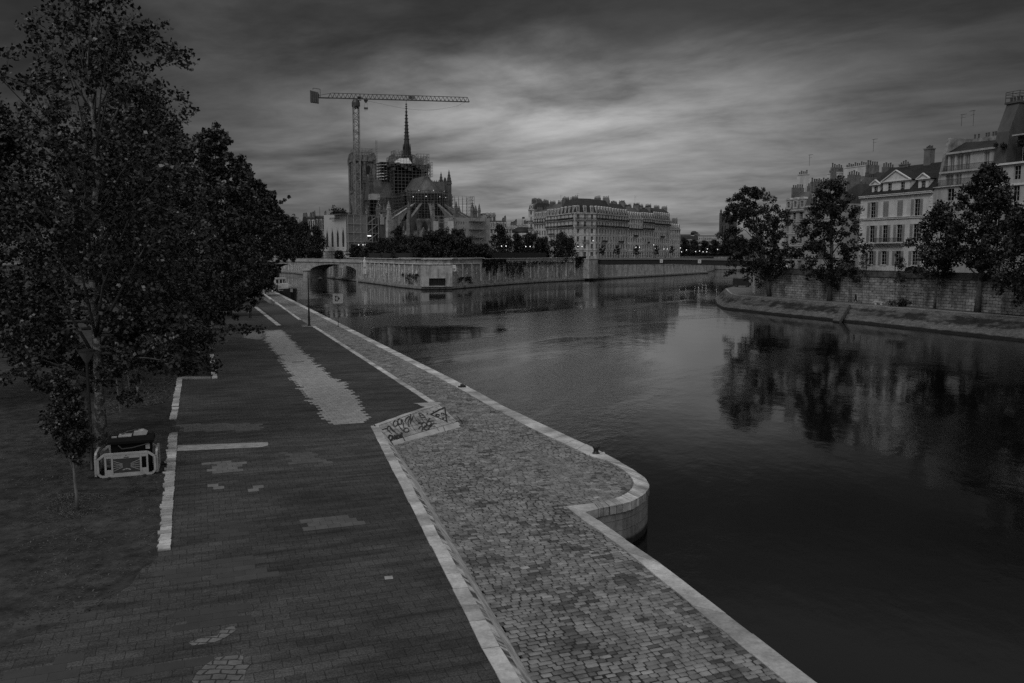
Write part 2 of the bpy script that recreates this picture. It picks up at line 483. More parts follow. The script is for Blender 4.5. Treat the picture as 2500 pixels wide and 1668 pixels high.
# bare earth to the left, under the trees
D = [G(386, 1352, UP), G(424, 1060, UP), G(433, 923, UP), G(516, 921, UP), G(517, 866, UP), far(G(517, 866, UP), 150), Vector((-120, 150, UP)), Vector((LEFT + 2, 1.5, UP)), G(-60, 1600, UP), G(120, 1535, UP), G(300, 1440, UP)]
def sheet(name, pts, dz, mat, kind='structure', jag=0.0, seed=1):
    rr = random.Random(seed); out = []
    for i, p in enumerate(pts):
        q = pts[(i + 1) % len(pts)]; n = max(1, int((q - p).length / .35)) if jag else 1
        n = min(n, 80)
        for k in range(n):
            t = k / n; w = p.lerp(q, t)
            if k and jag: w = w + Vector((rr.uniform(-jag, jag), rr.uniform(-jag, jag), 0))
            out.append((w.x, w.y, p.z + dz))
    mb = MB(); mb.poly(out)
    ar = sum(out[i][0] * out[(i + 1) % len(out)][1] - out[(i + 1) % len(out)][0] * out[i][1] for i in range(len(out)))
    if ar < 0: mb.f = [f[::-1] for f in mb.f]
    return tag(mb.build(name, mat), kind=kind)
sheet('earth_ground', D, .004, m_dirt, jag=.12)
# dark asphalt strip at the far end of the esplanade, between two stone lines
sheet('road', [G(635, 750, UP), G(690, 793, UP), G(752, 793, UP), G(735, 781, UP), G(684, 745, UP)], .006, m_road)
def blocks(name, a, b, w, z, th, ln=.9, mat=None, seed=3, label=None, jag=0.0, dz=0.0, tint=(.75, 1.2)):
    """a line of squared stones from a to b, w wide to the left of the way"""
    rr = random.Random(seed); d = (b - a); L = d.length; d.normalize(); s = Vector((-d.y, d.x, 0)); mb = MB(); t = 0
    while t < L - .05:
        l = min(ln * rr.uniform(.75, 1.25), L - t); e = rr.uniform(0, jag)
        p = a + d * (t + .012) + s * rr.uniform(-.015, .025); q = a + d * (t + l - .012) + s * rr.uniform(-.015, .025)
        w1 = w + e; w2 = w + e + rr.uniform(-jag, jag) * .5
        mb.t = rr.uniform(*tint)
        zt = z + dz + rr.uniform(-.006, .006)
        c = [p, q, q + s * w2, p + s * w1]
        mb.prism([(v.x, v.y) for v in c], z - th, zt)
        t += l
    return mb.build(name, mat or m_stone)
def kerb(*a, **k): return tag(blocks('kerb', *a, **k), kind='structure')
kerb(E2, K1, .42, UP, .2, 1.1, dz=.03)
kerb(K1, K1b, .3, UP, .2, 1.0, dz=.03, seed=4)
kerb(G(736, 781, UP), G(642, 714, UP), .40, UP, .2, 1.2, dz=.03, seed=5, tint=(1.0, 1.3))
kerb(G(686, 795, UP), G(628, 750, UP), .55, UP, .2, 1.2, dz=.05, seed=6)
kerb(E1, E2 + Vector((0, 0, 0)), .34, UP, .2, 1.3, dz=.03, seed=7)
kerb(N1, E1, .42, UP, .2, 1.2, dz=.03, seed=8)
# rough stone edging between the earth and the pavers
kerb(G(416, 1343, UP), G(434, 1057, UP), .34, UP, .1, .32, dz=.05, seed=9, jag=.10)
kerb(G(431, 1025, UP), G(437, 995, UP), .34, UP, .1, .5, dz=.05, seed=10, jag=.06)
kerb(G(437, 992, UP), G(446, 923, UP), .36, UP, .1, .9, dz=.05, seed=11, jag=.06)
kerb(G(531, 925, UP), G(522, 866, UP), .36, UP, .1, 1.2, dz=.06, seed=12, jag=.04)
tag(blocks('kerb', G(516, 925, UP), G(446, 925, UP), .22, UP, .1, 3.0, dz=.16, seed=13), kind='structure')
# pavers picked out by their own stone: the pale strip, single pale and dark slabs
PW_, PH_ = .42, .24
def uvw(p):
    return Vector((p.x * qn.x + p.y * qn.y, p.x * qd.x + p.y * qd.y, 0))
def patch_rows(name, poly, tint, lw=PW_, lh=PH_, jit=.6, seed=1, dz=.006, mat=None, gap=.007):
    rr = random.Random(seed); P_ = [uvw(p) for p in poly]
    x0, x1 = min(p.x for p in P_), max(p.x for p in P_); y0, y1 = min(p.y for p in P_), max(p.y for p in P_)
    mb = MB(); j = math.floor(y0 / lh)
    pl = [(p.x, p.y) for p in P_]
    while j * lh < y1:
        off = (j % 2) * lw / 2
        ju = rr.uniform(-jit, jit) * lw
        i = math.floor(x0 / lw) - 1
        while i * lw < x1 + lw:
            u = i * lw + off; v = j * lh
            if in_poly(np.array([u + lw / 2 + ju]), np.array([v + lh / 2]), pl)[0]:
                mb.t = tint * rr.uniform(.88, 1.12)
                c = [(u + gap, v + gap), (u + lw - gap, v + gap), (u + lw - gap, v + lh - gap), (u + gap, v + lh - gap)]
                w = [qn * a + qd * b_ for a, b_ in c]
                mb.prism([(q.x, q.y) for q in w], UP - .02, UP + dz)
            i += 1
        j += 1
    if mb.v: return tag(mb.build(name, mat or m_pale), kind='structure')
m_pale = M('pale_paver', .27, .85, .22, 3.0, bump=.004, bscale=25)
Gu = lambda *l: [G(a, b, UP) for a, b in l]
patch_rows('pale_pavers', Gu((645, 806), (648, 833), (675, 862), (710, 916), (753, 980), (815, 1036), (905, 1033), (881, 983), (831, 929), (801, 913), (764, 881), (721, 841), (689, 806)), 1.0, lh=.42, seed=2)
patch_rows('pale_pavers', Gu((590, 806), (640, 806), (646, 830), (600, 826)), .55, lh=.42, seed=21)
patch_rows('pale_pavers', Gu((440, 1036), (640, 1034), (635, 1052), (440, 1054)), .36, seed=3, jit=.3, lh=.42)
patch_rows('pale_pavers', Gu((510, 1128), (585, 1127), (585, 1155), (510, 1156)), .46, seed=4, lh=.42)
patch_rows('pale_pavers', Gu((508, 1181), (538, 1180), (540, 1193), (508, 1194)), .48, seed=5, jit=0, lh=.42)
patch_rows('pale_pavers', Gu((606, 1184), (638, 1183), (640, 1198), (606, 1200)), .48, seed=6, jit=0, lh=.42)
patch_rows('pale_pavers', Gu((745, 1270), (875, 1260), (880, 1280), (745, 1292)), .30, seed=7, jit=0, lh=.42)
patch_rows('pale_pavers', Gu((700, 1105), (760, 1102), (800, 1130), (700, 1135)), .27, seed=8, lh=.42)
m_dslab = M('smooth_dark_slab', .036, .75, .15, 2.0, bump=.003, bscale=20)
for i, pl in enumerate([((420, 1500), (600, 1478), (600, 1515), (420, 1545)), ((390, 1400), (494, 1380), (494, 1415), (390, 1440)), ((535, 1370), (648, 1352), (648, 1410), (535, 1430)),
                        ((340, 1620), (494, 1600), (494, 1630), (340, 1655)), ((10, 1640), (172, 1605), (172, 1668), (10, 1690)), ((60, 1500), (245, 1465), (245, 1500), (60, 1540)), ((545, 1280), (625, 1275), (640, 1310), (545, 1312))]):
    patch_rows('dark_slabs', Gu(*pl), 1.0 + .15 * (i % 3), lw=.62, lh=.40, seed=30 + i, mat=m_dslab, jit=.25, gap=.006)
m_patch = MSTONE('cracked_concrete', .12, .34, .22, .02, .12, .4, .9, .3, .02, .25)
sheet('concrete_patch', Gu((459, 1569), (500, 1556), (530, 1553), (540, 1538), (572, 1528), (576, 1540), (545, 1560), (520, 1570), (470, 1577)), .008, m_patch, jag=.03)
sheet('concrete_patch', Gu((495, 1628), (530, 1606), (594, 1598), (594, 1625), (614, 1620), (600, 1640), (590, 1680), (480, 1680), (466, 1660)), .008, m_patch, jag=.03, seed=5)
m_bar = M('pale_mortar_strip', .30, .85, .3, 3.0)
sheet('stone_strip', Gu((432, 1088), (654, 1080), (654, 1088), (640, 1092), (432, 1102)), .010, m_bar, jag=.02)
sheet('concrete_patch', Gu((1008, 986), (1072, 983), (1077, 986), (1040, 995), (1028, 993), (1020, 988)), .034, m_bar, jag=.01)
sheet('concrete_patch', Gu((938, 1408), (958, 1406), (960, 1414), (940, 1416)), .008, m_bar, jag=.02, seed=8)

# ------------------------------------------------------------------ lower quay of cobbles
OUT = [(1995, 1668), (1612, 1376), (1527, 1318), (1462, 1271), (1428, 1250), (1462, 1242), (1531, 1229), (1558, 1217), (1576, 1205), (1585, 1190), (1584, 1178), (1565, 1158), (1507, 1124), (1456, 1097), (1337, 1042), (1234, 994), (1140, 943)]
INN = [(1920, 1668), (1532, 1348), (1465, 1297), (1430, 1275), (1381, 1236), (1452, 1229), (1507, 1216), (1532, 1204), (1545, 1190), (1549, 1178), (1537, 1158), (1497, 1131), (1470, 1122), (1439, 1112), (1300, 1047), (1205, 997), (1112, 944)]
out = [G(*p, LO) for p in OUT]; inn = [G(*p, LO) for p in INN]
# run the near end on under the bridge and the far end along the quay
def ext(a, b, y): return a + (a - b) * ((y - a.y) / (a.y - b.y))
out = [ext(out[0], out[1], 1)] + out + [far(out[-1], 360)]
inn = [ext(inn[0], inn[1], 1)] + inn + [far(inn[-1], 360)]
def smooth_pts(a, i0, i1, k=2):
    for _ in range(k):
        r = a[:i0 + 1]
        for i in range(i0, i1):
            r += [a[i].lerp(a[i + 1], .25), a[i].lerp(a[i + 1], .75)]
        r += a[i1:]
        i1 += len(r) - len(a); a = r
    return a
out = smooth_pts(out, 6, 13); inn = smooth_pts(inn, 6, 13)
B1 = G(962, 1086, LO); BM = G(1020, 1168, LO); B2 = G(1128, 1040, LO); BN = G(1310, 1668, LO); BN = ext(BN, BM, 1)
base_poly = [BN, BM, B1, B2, Vector((E2.x + .3, E2.y, LO)), Vector((K1.x + .3, K1.y, LO)), Vector((K1b.x, K1b.y, LO)), Vector((K2.x, K2.y, LO))]
plat = [(p.x, p.y) for p in out] + [(p.x, p.y) for p in reversed(base_poly)]
mb = MB(); mb.poly([(x, y, LO - .035) for x, y in plat])
m_joint = M('cobble_joints', .02, .95, .4, 1.5, bump=.02)
ob = mb.build('cobbled_quay', m_joint); tag(ob, kind='structure')
if ob.data.polygons[0].normal.z < 0: ob.data.flip_normals()
# the stones themselves
def cobbles():
    rs = np.random.RandomState(5)
    ip = [(p.x, p.y) for p in inn]
    poly = ip + [(p.x, p.y) for p in reversed(base_poly)]
    up_ = [uvw(Vector((x, y, 0))) for x, y in poly]
    u0, u1 = min(p.x for p in up_), max(p.x for p in up_); v0, v1 = min(p.y for p in up_), max(p.y for p in up_)
    C = []
    v = max(v0, -2); row = 0
    while v < min(v1, 260):
        h = rs.uniform(.155, .225) * (1 if v < 120 else 1.5)
        u = u0 + rs.uniform(0, .3)
        us = []
        while u < u1:
            w = rs.uniform(.17, .40) * (1 if v < 120 else 1.5); us.append((u + w / 2, w)); u += w
        for uc, w in us: C.append((uc, v + h / 2, w, h))
        v += h; row += 1
    C = np.array(C)
    # slow wave so the courses are not ruler straight
    wv_ = .10 * np.sin(C[:, 0] * .9 + 1.3 * np.sin(C[:, 1] * .13)) + .05 * np.sin(C[:, 0] * 2.3 + C[:, 1] * .4)
    cv = C[:, 1] + wv_
    x = qn.x * C[:, 0] + qd.x * cv; y = qn.y * C[:, 0] + qd.y * cv
    k = np.zeros(len(x), bool)
    for ox in (-.13, .13):
        for oy in (-.13, .13): k |= in_poly(x + ox, y + oy, poly)
    C = C[k]; cv = cv[k]; y0_ = y[k]; N = len(C)
    n = 8
    ang = (np.arange(n) + .5) * 2 * np.pi / n
    ca = np.sign(np.cos(ang)) * np.abs(np.cos(ang)) ** .30; sa = np.sign(np.sin(ang)) * np.abs(np.sin(ang)) ** .30
    jit = rs.uniform(.90, 1.06, (N, n)); g1 = .003
    pu = C[:, :1] + ca[None] * (C[:, 2:3] / 2 - g1) * jit * .98; pv = cv[:, None] + sa[None] * (C[:, 3:4] / 2 - g1) * rs.uniform(.90, 1.06, (N, n)) * .98
    ztop = LO - .02 + rs.uniform(-.010, .010, N) + .008 * np.sin(C[:, 0] * .7 + C[:, 1] * .3)
    rings = []
    for s, dz in ((1.0, -.03), (.985, -.007), (.88, .002)):
        U = C[:, :1] + (pu - C[:, :1]) * s; W = cv[:, None] + (pv - cv[:, None]) * s
        Z = np.repeat((ztop + dz)[:, None], n, 1)
        rings.append(np.stack([qn.x * U + qd.x * W, qn.y * U + qd.y * W, Z], -1))
    cen = np.stack([qn.x * C[:, 0] + qd.x * cv, qn.y * C[:, 0] + qd.y * cv, ztop + .009], -1)[:, None]
    vs = np.concatenate(rings + [cen], 1)                     # N, 25, 3
    fs = []
    for r in range(2):
        for kk in range(n):
            k2 = (kk + 1) % n; fs.append((r * n + kk, r * n + k2, (r + 1) * n + k2, (r + 1) * n + kk))
    for kk in range(0, n, 2): fs.append((2 * n + kk, 2 * n + kk + 1, 2 * n + (kk + 2) % n, 3 * n))
    fs = np.array(fs)
    fa = (fs[None] + (np.arange(N) * (3 * n + 1))[:, None, None]).reshape(-1, 4)
    t = rs.normal(1.0, .17, N).clip(.6, 1.5)
    # darker rock in loose groups; extra near ones paint in the view's edge darkening
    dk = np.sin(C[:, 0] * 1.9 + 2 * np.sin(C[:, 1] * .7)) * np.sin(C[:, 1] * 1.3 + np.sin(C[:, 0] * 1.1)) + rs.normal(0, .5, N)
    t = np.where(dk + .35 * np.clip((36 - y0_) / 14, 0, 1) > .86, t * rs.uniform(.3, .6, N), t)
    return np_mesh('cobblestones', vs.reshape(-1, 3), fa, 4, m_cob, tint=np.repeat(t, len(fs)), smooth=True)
m_cob = M('cobble_granite', .165, .62, .5, 1.6, 9, bump=.014, bscale=16, spec=.45)
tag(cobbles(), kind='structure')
# coping stones round the edge
def coping(name, o_, i_, z, th, mat, ln=1.25, seed=2, lip=.0):
    rr = random.Random(seed); mb = MB()
    def walk(a):
        L = [0]
        for p, q in zip(a, a[1:]): L.append(L[-1] + (q - p).length)
        return L
    Lo, Li = walk(o_), walk(i_)
    def at(a, L, s):
        for k in range(len(L) - 1):
            if s <= L[k + 1] or k == len(L) - 2:
                return a[k].lerp(a[k + 1], (s - L[k]) / max(1e-6, L[k + 1] - L[k]))
    n = len(o_)
    # matched stations: same index on both lines
    for k in range(n - 1):
        l = max((o_[k + 1] - o_[k]).length, .01); m_ = max(1, round(l / ln))
        if l < .55: m_ = 1
        for j in range(m_):
            a0, a1 = j / m_ + .012 / l, (j + 1) / m_ - .012 / l
            p = [o_[k].lerp(o_[k + 1], a0), o_[k].lerp(o_[k + 1], a1), i_[k].lerp(i_[k + 1], a1), i_[k].lerp(i_[k + 1], a0)]
            mb.t = rr.uniform(.72, 1.25); p = [v + Vector((rr.uniform(-.018, .018), rr.uniform(-.018, .018), 0)) for v in p]
            mb.prism([(v.x, v.y) for v in p], z - th, z + rr.uniform(.004, .018))
    return tag(mb.build(name, mat), kind='structure')
coping('kerb', out, inn, LO, .34, m_cop)
# ------------------------------------------------------------------ quay walls and the graffiti wall
def mat_quaywall():
    m = MSTONE('river_wall_masonry', .25, 1.3, .45, .012, .10, .3, .85, .55, .012, .03, .45)
    t = m.node_tree; q = NG(t); b = next(n for n in t.nodes if n.type == 'BSDF_PRINCIPLED')
    src = b.inputs['Base Color'].links[0].from_socket
    z = q.sep(q.n('ShaderNodeNewGeometry').outputs['Position'])[2]
    wob = q.noise(q.n('ShaderNodeNewGeometry').outputs['Position'], 1.5, 4)
    f = q.mr(q.m('ADD', z, q.m('MULTIPLY', wob, .25)), .30, .55, .10, 1.0, True)      # weed below the waterline mark
    mx = q.n('ShaderNodeVectorMath', operation='SCALE'); q.put(mx.inputs[0], src); q.put(mx.inputs['Scale'], f)
    t.links.new(mx.outputs[0], b.inputs['Base Color']); return m
m_rwall = mat_quaywall()
def wall_strip(name, top, bot, mat, zt=None, parent=None, flip=False):
    """a ribbon of wall between two matched lines, uv running along it"""
    mb = MB(); s = 0
    for i in range(len(top) - 1):
        l = (Vector(top[i + 1]) - Vector(top[i])).length; h = (Vector(top[i]) - Vector(bot[i])).length
        c = [tuple(bot[i]), tuple(bot[i + 1]), tuple(top[i + 1]), tuple(top[i])]; uv = [(s, 0), (s + l, 0), (s + l, h), (s, h)]
        if flip: c = c[::-1]; uv = uv[::-1]
        mb.quad(*c, uv=uv); s += l
    return mb.build(name, mat, parent)
def inset(a, b, k):           # move line a towards line b
    return [p + (q - p).normalized() * k if (q - p).length > 1e-4 else p for p, q in zip(a, b)]
wt_ = inset(out, inn, .06)
o = wall_strip('quay_wall', [Vector((p.x, p.y, LO - .33)) for p in wt_], [Vector((p.x, p.y, -2.0)) for p in wt_], m_rwall, flip=False)
tag(o, 'pale masonry quay wall dropping from the cobbled landing into the river', 'quay wall')
def mat_slope():
    m, q, b = _base('streaked_cement')
    pos = q.n('ShaderNodeNewGeometry').outputs['Position']
    v = q.map(pos, rot=(0, 0, -QANG - R(35)), sc=(.35, 3.2, .5))
    st_ = q.mr(q.noise(v, 1.0, 6, .6), .40, .58, .14, 1.15, True); gr = q.mr(q.noise(pos, 9, 5, .6), .3, .7, .75, 1.25)
    _grey(q, b.inputs['Base Color'], q.m('MULTIPLY', q.m('MULTIPLY', st_, gr), .50)); b.inputs['Roughness'].default_value = .85; _bump(q, b, st_, .02); return m
m_slope = mat_slope()
emb = thing('embankment_wall', 'low battered stone wall stepping down from the paved esplanade to the cobbles, tagged with graffiti', 'retaining wall', (E1.x, E1.y, LO))
def loc(p): return Vector(p) - emb.location
def sub_quad(a, b, c, d, n):   # top a->b, bottom d->c ; n strips, returns lines
    return [a.lerp(b, i / n) for i in range(n + 1)], [d.lerp(c, i / n) for i in range(n + 1)]
tp = [N1.lerp(E1, i / 30) for i in range(31)]
kk_ = (BM - BN).length / ((BM - BN).length + (B1 - BM).length)
bt = [BN.lerp(BM, i / 30 / kk_) if i / 30 <= kk_ else BM.lerp(B1, (i / 30 - kk_) / (1 - kk_)) for i in range(31)]
mid1 = [p.lerp(q, .30) + Vector((0, 0, .02)) for p, q in zip(tp, bt)]
w1 = wall_strip('sloped_face', [loc(p) for p in tp], [loc(p) for p in mid1], m_slope, parent=emb)
w1b = wall_strip('sloped_face', [loc(p) for p in mid1], [loc(p - Vector((0, 0, .1))) for p in bt], M('worn_cement_foot', .42, .85, .5, 1.2, 7, bump=.02, bscale=4, zscale=3), parent=emb)
m_gwall = MSTONE('graffiti_wall_stone', .31, .8, .36, .018, .16, .55, .85, .5, .014, .05, .3)
tp, bt = sub_quad(E1, E2, B2, B1, 10)
foot = [p.lerp(q, .80) for p, q in zip(tp, bt)]
wall_strip('graffiti_face', [loc(p) for p in tp], [loc(p) for p in foot], m_gwall, parent=emb)
foot2 = [p + Vector((.03, -.06, -.0)) for p in foot]; bt2 = [p + Vector((.03, -.10, -.05)) for p in bt]
wall_strip('foot_course', [loc(p) for p in foot2], [loc(p) for p in bt2], M('foot_stone', .34, .85, .25, 1.5, bump=.01), parent=emb)
wall_strip('side_face', [loc(E2), loc(K1)], [loc(B2 - Vector((0, 0, .05))), loc(Vector((K1.x + .25, K1.y, LO - .05)))], m_gwall, parent=emb)
wall_strip('side_face', [loc(K1), loc(K1b), loc(K2)], [loc(Vector((p.x + .02, p.y, LO - .05))) for p in (K1, K1b, K2)], m_gwall, parent=emb)
# graffiti: sprayed strokes lying on the battered face
gn = (E2 - E1).cross(B1 - E1).normalized()
if gn.y > 0: gn = -gn
def proj(p):
    d = p - Vector((0, 0, H)); y_ = d.y * _c - d.z * _s; z_ = d.y * _s + d.z * _c
    return CX + F * d.x / y_, CY - F * z_ / y_
def bil(a, b): return E1.lerp(E2, a).lerp(B1.lerp(B2, a), b)
def on_face(X, Y):
    """the point of the battered face that carries this mark"""
    px, py = 890 + X / 9.4, 980 + Y / 9.4; a = b = .5
    for _ in range(12):
        x0, y0 = proj(bil(a, b)); xa, ya = proj(bil(a + .01, b)); xb, yb = proj(bil(a, b + .01))
        m = np.array([[xa - x0, xb - x0], [ya - y0, yb - y0]]) / .01
        da, db = np.linalg.solve(m, [px - x0, py - y0]); a += da; b += db
    return bil(a, b) + gn * .03
def ribbon(mb, pts, n, w):
    for i in range(len(pts) - 1):
        p, q = pts[i], pts[i + 1]; d = (q - p)
        if d.length < 1e-5: continue
        d.normalize(); s = d.cross(n).normalized() * (w / 2); e = d * (w * .4)
        a_ = [p - s - e, q - s + e, q + s + e, p + s - e]
        mb.quad(*[tuple(v) for v in a_])
def ell(cx, cy, rx, ry, a0=0, a1=360, n=14): return [(cx + rx * math.cos(R(a0 + (a1 - a0) * i / n)), cy + ry * math.sin(R(a0 + (a1 - a0) * i / n))) for i in range(n + 1)]
thick = [[(1520, 305), (1580, 270), (1640, 240), (1720, 195), (1840, 152)], [(1840, 152), (1850, 250), (1868, 380), (1885, 478)], [(1885, 460), (1760, 410), (1640, 360), (1520, 308)], [(1570, 235), (1600, 255)],
         ell(592, 840, 42, 58), [(640, 800), (645, 850), (670, 868), (690, 840), (692, 790)], [(705, 800), (712, 860), (735, 880)], [(700, 830), (745, 790)], [(775, 790), (745, 800), (745, 850), (790, 850)], ell(825, 808, 26, 36), [(850, 730), (845, 840)],
         [(2110, 345), (2170, 410), (2205, 450), (2240, 522)], [(2180, 555), (2215, 565)], [(215, 545), (250, 595)], [(2110, 470), (2190, 462)]]
mid = [ell(1680, 328, 30, 26), ell(1795, 298, 30, 24), [(1620, 330), (1650, 300), (1715, 300)], [(1745, 300), (1770, 278), (1815, 280)], [(1772, 372), (1790, 402), (1812, 398), (1818, 372)],
       ell(1362, 545, 52, 58), ell(1475, 510, 50, 48), ell(1420, 615, 60, 52), [(1370, 560), (1470, 640)], [(1330, 640), (1400, 660), (1470, 660)], [(1310, 500), (1260, 488), (1235, 490)], [(1305, 525), (1255, 515), (1225, 520)], [(1300, 575), (1260, 600), (1235, 645)], [(1330, 610), (1310, 690)], [(1460, 450), (1470, 420), (1500, 400)], [(1500, 470), (1540, 455), (1580, 455)], [(1520, 540), (1580, 510), (1645, 520)], [(1480, 580), (1540, 560), (1600, 590)], [(1500, 600), (1530, 580)],
       ell(705, 515, 52, 62), ell(800, 465, 42, 58, 100, 400), [(850, 415), (880, 500), (895, 610)], [(760, 545), (850, 520)], [(925, 470), (950, 400), (1000, 360), (1060, 360)], [(1000, 350), (1060, 395), (1045, 520)], [(1060, 310), (1030, 400), (990, 480), (1020, 580)], [(1105, 350), (1090, 420), (1040, 480)], ell(955, 668, 58, 46), [(780, 560), (820, 620), (895, 690)], ell(555, 630, 34, 58, 60, 380), [(530, 660), (620, 750)], [(590, 600), (700, 720), (770, 770)],
       [(1240, 280), (1260, 330), (1300, 390)], [(1245, 275), (1290, 275), (1350, 320)], [(1265, 325), (1350, 315)], [(1295, 385), (1390, 365)], [(1350, 320), (1380, 380)], [(1430, 270), (1445, 295), (1425, 300)], [(1870, 300), (1910, 350), (1940, 370)],
       [(345, 670), (500, 625)], [(370, 700), (520, 840)], [(860, 800), (920, 910)], [(600, 640), (640, 690), (690, 690)]]
fine = [[(570, 480), (680, 590), (860, 760)], [(1110, 310), (1160, 400), (1240, 510)], [(1200, 400), (1330, 520)], [(1300, 390), (1360, 480)], [(1390, 380), (1440, 460)], [(1560, 520), (1640, 600), (1710, 690)], [(1790, 560), (1870, 745)], [(930, 480), (1000, 570)], [(1060, 540), (1170, 690)], [(1100, 460), (1210, 560)], [(1990, 480), (2040, 520)], [(1930, 180), (2000, 260)]]
gm = MB()
for l, w in ((thick, .095), (mid, .056), (fine, .028)):
    for pl in l: ribbon(gm, [on_face(*p) - emb.location for p in pl], gn, w)
m_spray = M('black_spray_paint', .010, .6, .2, 5)
tag(gm.build('graffiti', m_spray, emb), 'black sprayed tags, a triangle with a face and a many-legged scrawl')
# ------------------------------------------------------------------ mooring bollards
def bollard(p, label, s=1.0):
    t = thing('mooring_bollard', label, 'bollard', p, 0, 'cast iron mooring bollards on the quay edge')
    mb = MB(); mb.smooth = True
    mb.lathe([(0, 0), (.20 * s, 0), (.20 * s, .03), (.135 * s, .06), (.12 * s, .22 * s), (.17 * s, .30 * s), (.19 * s, .34 * s), (.17 * s, .38 * s), (0, .40 * s)], n=16); mb.build('post', m_black, t)
    b = MB(); b.box(-.5, .45, -.22, .3, -.03, .012); b.t = 1.15; b.build('base_stone', m_cop, t)
    return t
bollard(G(1455, 1108, LO) + Vector((0, 0, .01)), 'small black bollard on a pale block near the rounded end of the landing')
b2 = thing('mooring_ring', 'dark rusty mooring ring lying on the quay edge beside the ramp', 'mooring ring', G(1128, 946, LO))
mb = MB(); mb.tube([(.24 * math.cos(t), .16 * math.sin(t), .10 + .06 * math.cos(t)) for t in [i * math.pi / 8 for i in range(17)]], .04, 6); mb.build('ring', m_iron, b2)
mb = MB(); mb.box(-.30, .30, -.12, .12, 0, .10); mb.box(-.12, .12, -.2, .2, .10, .24); mb.build('staple_block', m_iron, b2)
mr_ = thing('mooring_post', 'thin black post at the quay edge holding the barge rope', 'mooring post', G(678, 714, LO))
mb = MB(); mb.tube([(0, 0, 0), (0, 0, 2.3)], .06, 8); mb.lathe([(0, 0), (.2, 0), (.2, .04), (.08, .12)], n=10); mb.build('post', m_black, mr_)
# ------------------------------------------------------------------ lamp posts
def park_lamp(p, label, hgt=4.6):
    t = thing('lamp_post', label, 'lamp post', p, 0, 'slim black lamp posts among the trees')
    mb = MB(); mb.smooth = True
    mb.lathe([(.0, 0), (.13, 0), (.13, .04), (.095, .06), (.095, .9), (.07, 1.0), (.062, hgt)], n=14); mb.build('pole', m_black, t)
    mb = MB(); mb.lathe([(.06, hgt), (.09, hgt + .05), (.33, hgt + .48), (.34, hgt + .5)], n=16); l = mb.build('lantern', M('frosted_lantern', .10, .35, .15, 4), t)
    mb = MB(); mb.lathe([(.36, hgt + .5), (.36, hgt + .55), (.1, hgt + .62), (0, hgt + .63)], n=16); mb.build('cap', m_black, t)
    return t
pl1 = park_lamp(G(226, 1147, UP), 'slim black lamp post with a flared lantern standing beside the white barriers')
pl2 = dup(pl1, G(299, 985, UP), label='slim black lamp post behind the mottled trunk, its lantern lost in the leaves')
q = thing('lamp_post', 'tall black lamp post with curved side arm and hanging lantern at the pavement edge', 'lamp post', G(755, 796, UP))
mb = MB(); mb.smooth = True; mb.lathe([(0, 0), (.22, 0), (.22, .05), (.15, .15), (.14, 1.2), (.11, 1.3), (.10, 3.0), (.085, 3.1), (.06, 6.3), (.03, 6.8), (.0, 7.2)], n=12); mb.build('pole', m_black, q)
mb = MB(); mb.tube([(0, 0, 6.0), (.3, 0, 5.95), (.6, 0, 6.1), (.9, 0, 6.35), (1.2, 0, 6.42), (1.45, 0, 6.35), (1.5, 0, 6.2)], .045, 6); mb.build('arm', m_black, q)
mb = MB(); mb.smooth = True; mb.lathe([(.04, .25), (.12, .2), (.30, .08), (.42, .0), (.40, -.04), (.14, -.06), (.12, -.28), (.0, -.34)], c=(1.5, 0, 6.0), n=14); mb.build('lantern', m_black, q)
# ------------------------------------------------------------------ waterway sign
sg = thing('waterway_sign', 'square white river sign with a black arrow plate reading 6 on a thin post', 'sign', G(826, 797, LO) + Vector((0, 0, 0)), R(12))
zc = V(823, 729, sg.location.y).z - LO
mb = MB(); mb.tube([(0, .03, 0), (0, .03, zc + .5)], .035, 8); mb.box(-.12, .12, -.08, .14, 0, .05); mb.build('post', m_iron, sg)
hw = .64
mb = MB(); mb.box(-hw, hw, -.05, 0, zc - hw, zc + hw); mb.build('board', M('white_sign_enamel', .42, .5, .1, 2), sg)
mb = MB()
for a in ((-hw, hw, zc - hw - .02, zc - hw + .04), (-hw, hw, zc + hw - .04, zc + hw + .02), (-hw - .02, -hw + .04, zc - hw, zc + hw), (hw - .04, hw + .02, zc - hw, zc + hw)): mb.box(a[0], a[1], -.075, -.052, a[2], a[3])
mb.build('rim', M('sign_rim', .6, .5, .1, 2), sg)
mb = MB(); mb.extr([(-.38, zc - .38), (-.02, zc - .38), (.30, zc), (-.02, zc + .38), (-.38, zc + .38)], 'y', -.058, -.052); mb.build('arrow_plate', m_black, sg)
mb = MB(); six = [(-.02, .19), (-.08, .24), (-.17, .22), (-.22, .12), (-.24, 0), (-.22, -.14), (-.14, -.22), (-.05, -.19), (0, -.09), (-.04, .01), (-.13, .04), (-.22, -.03)]
ribbon(mb, [Vector((a, -.064, zc + b_)) for a, b_ in six], Vector((0, -1, 0)), .085); mb.build('numeral', m_white, sg)
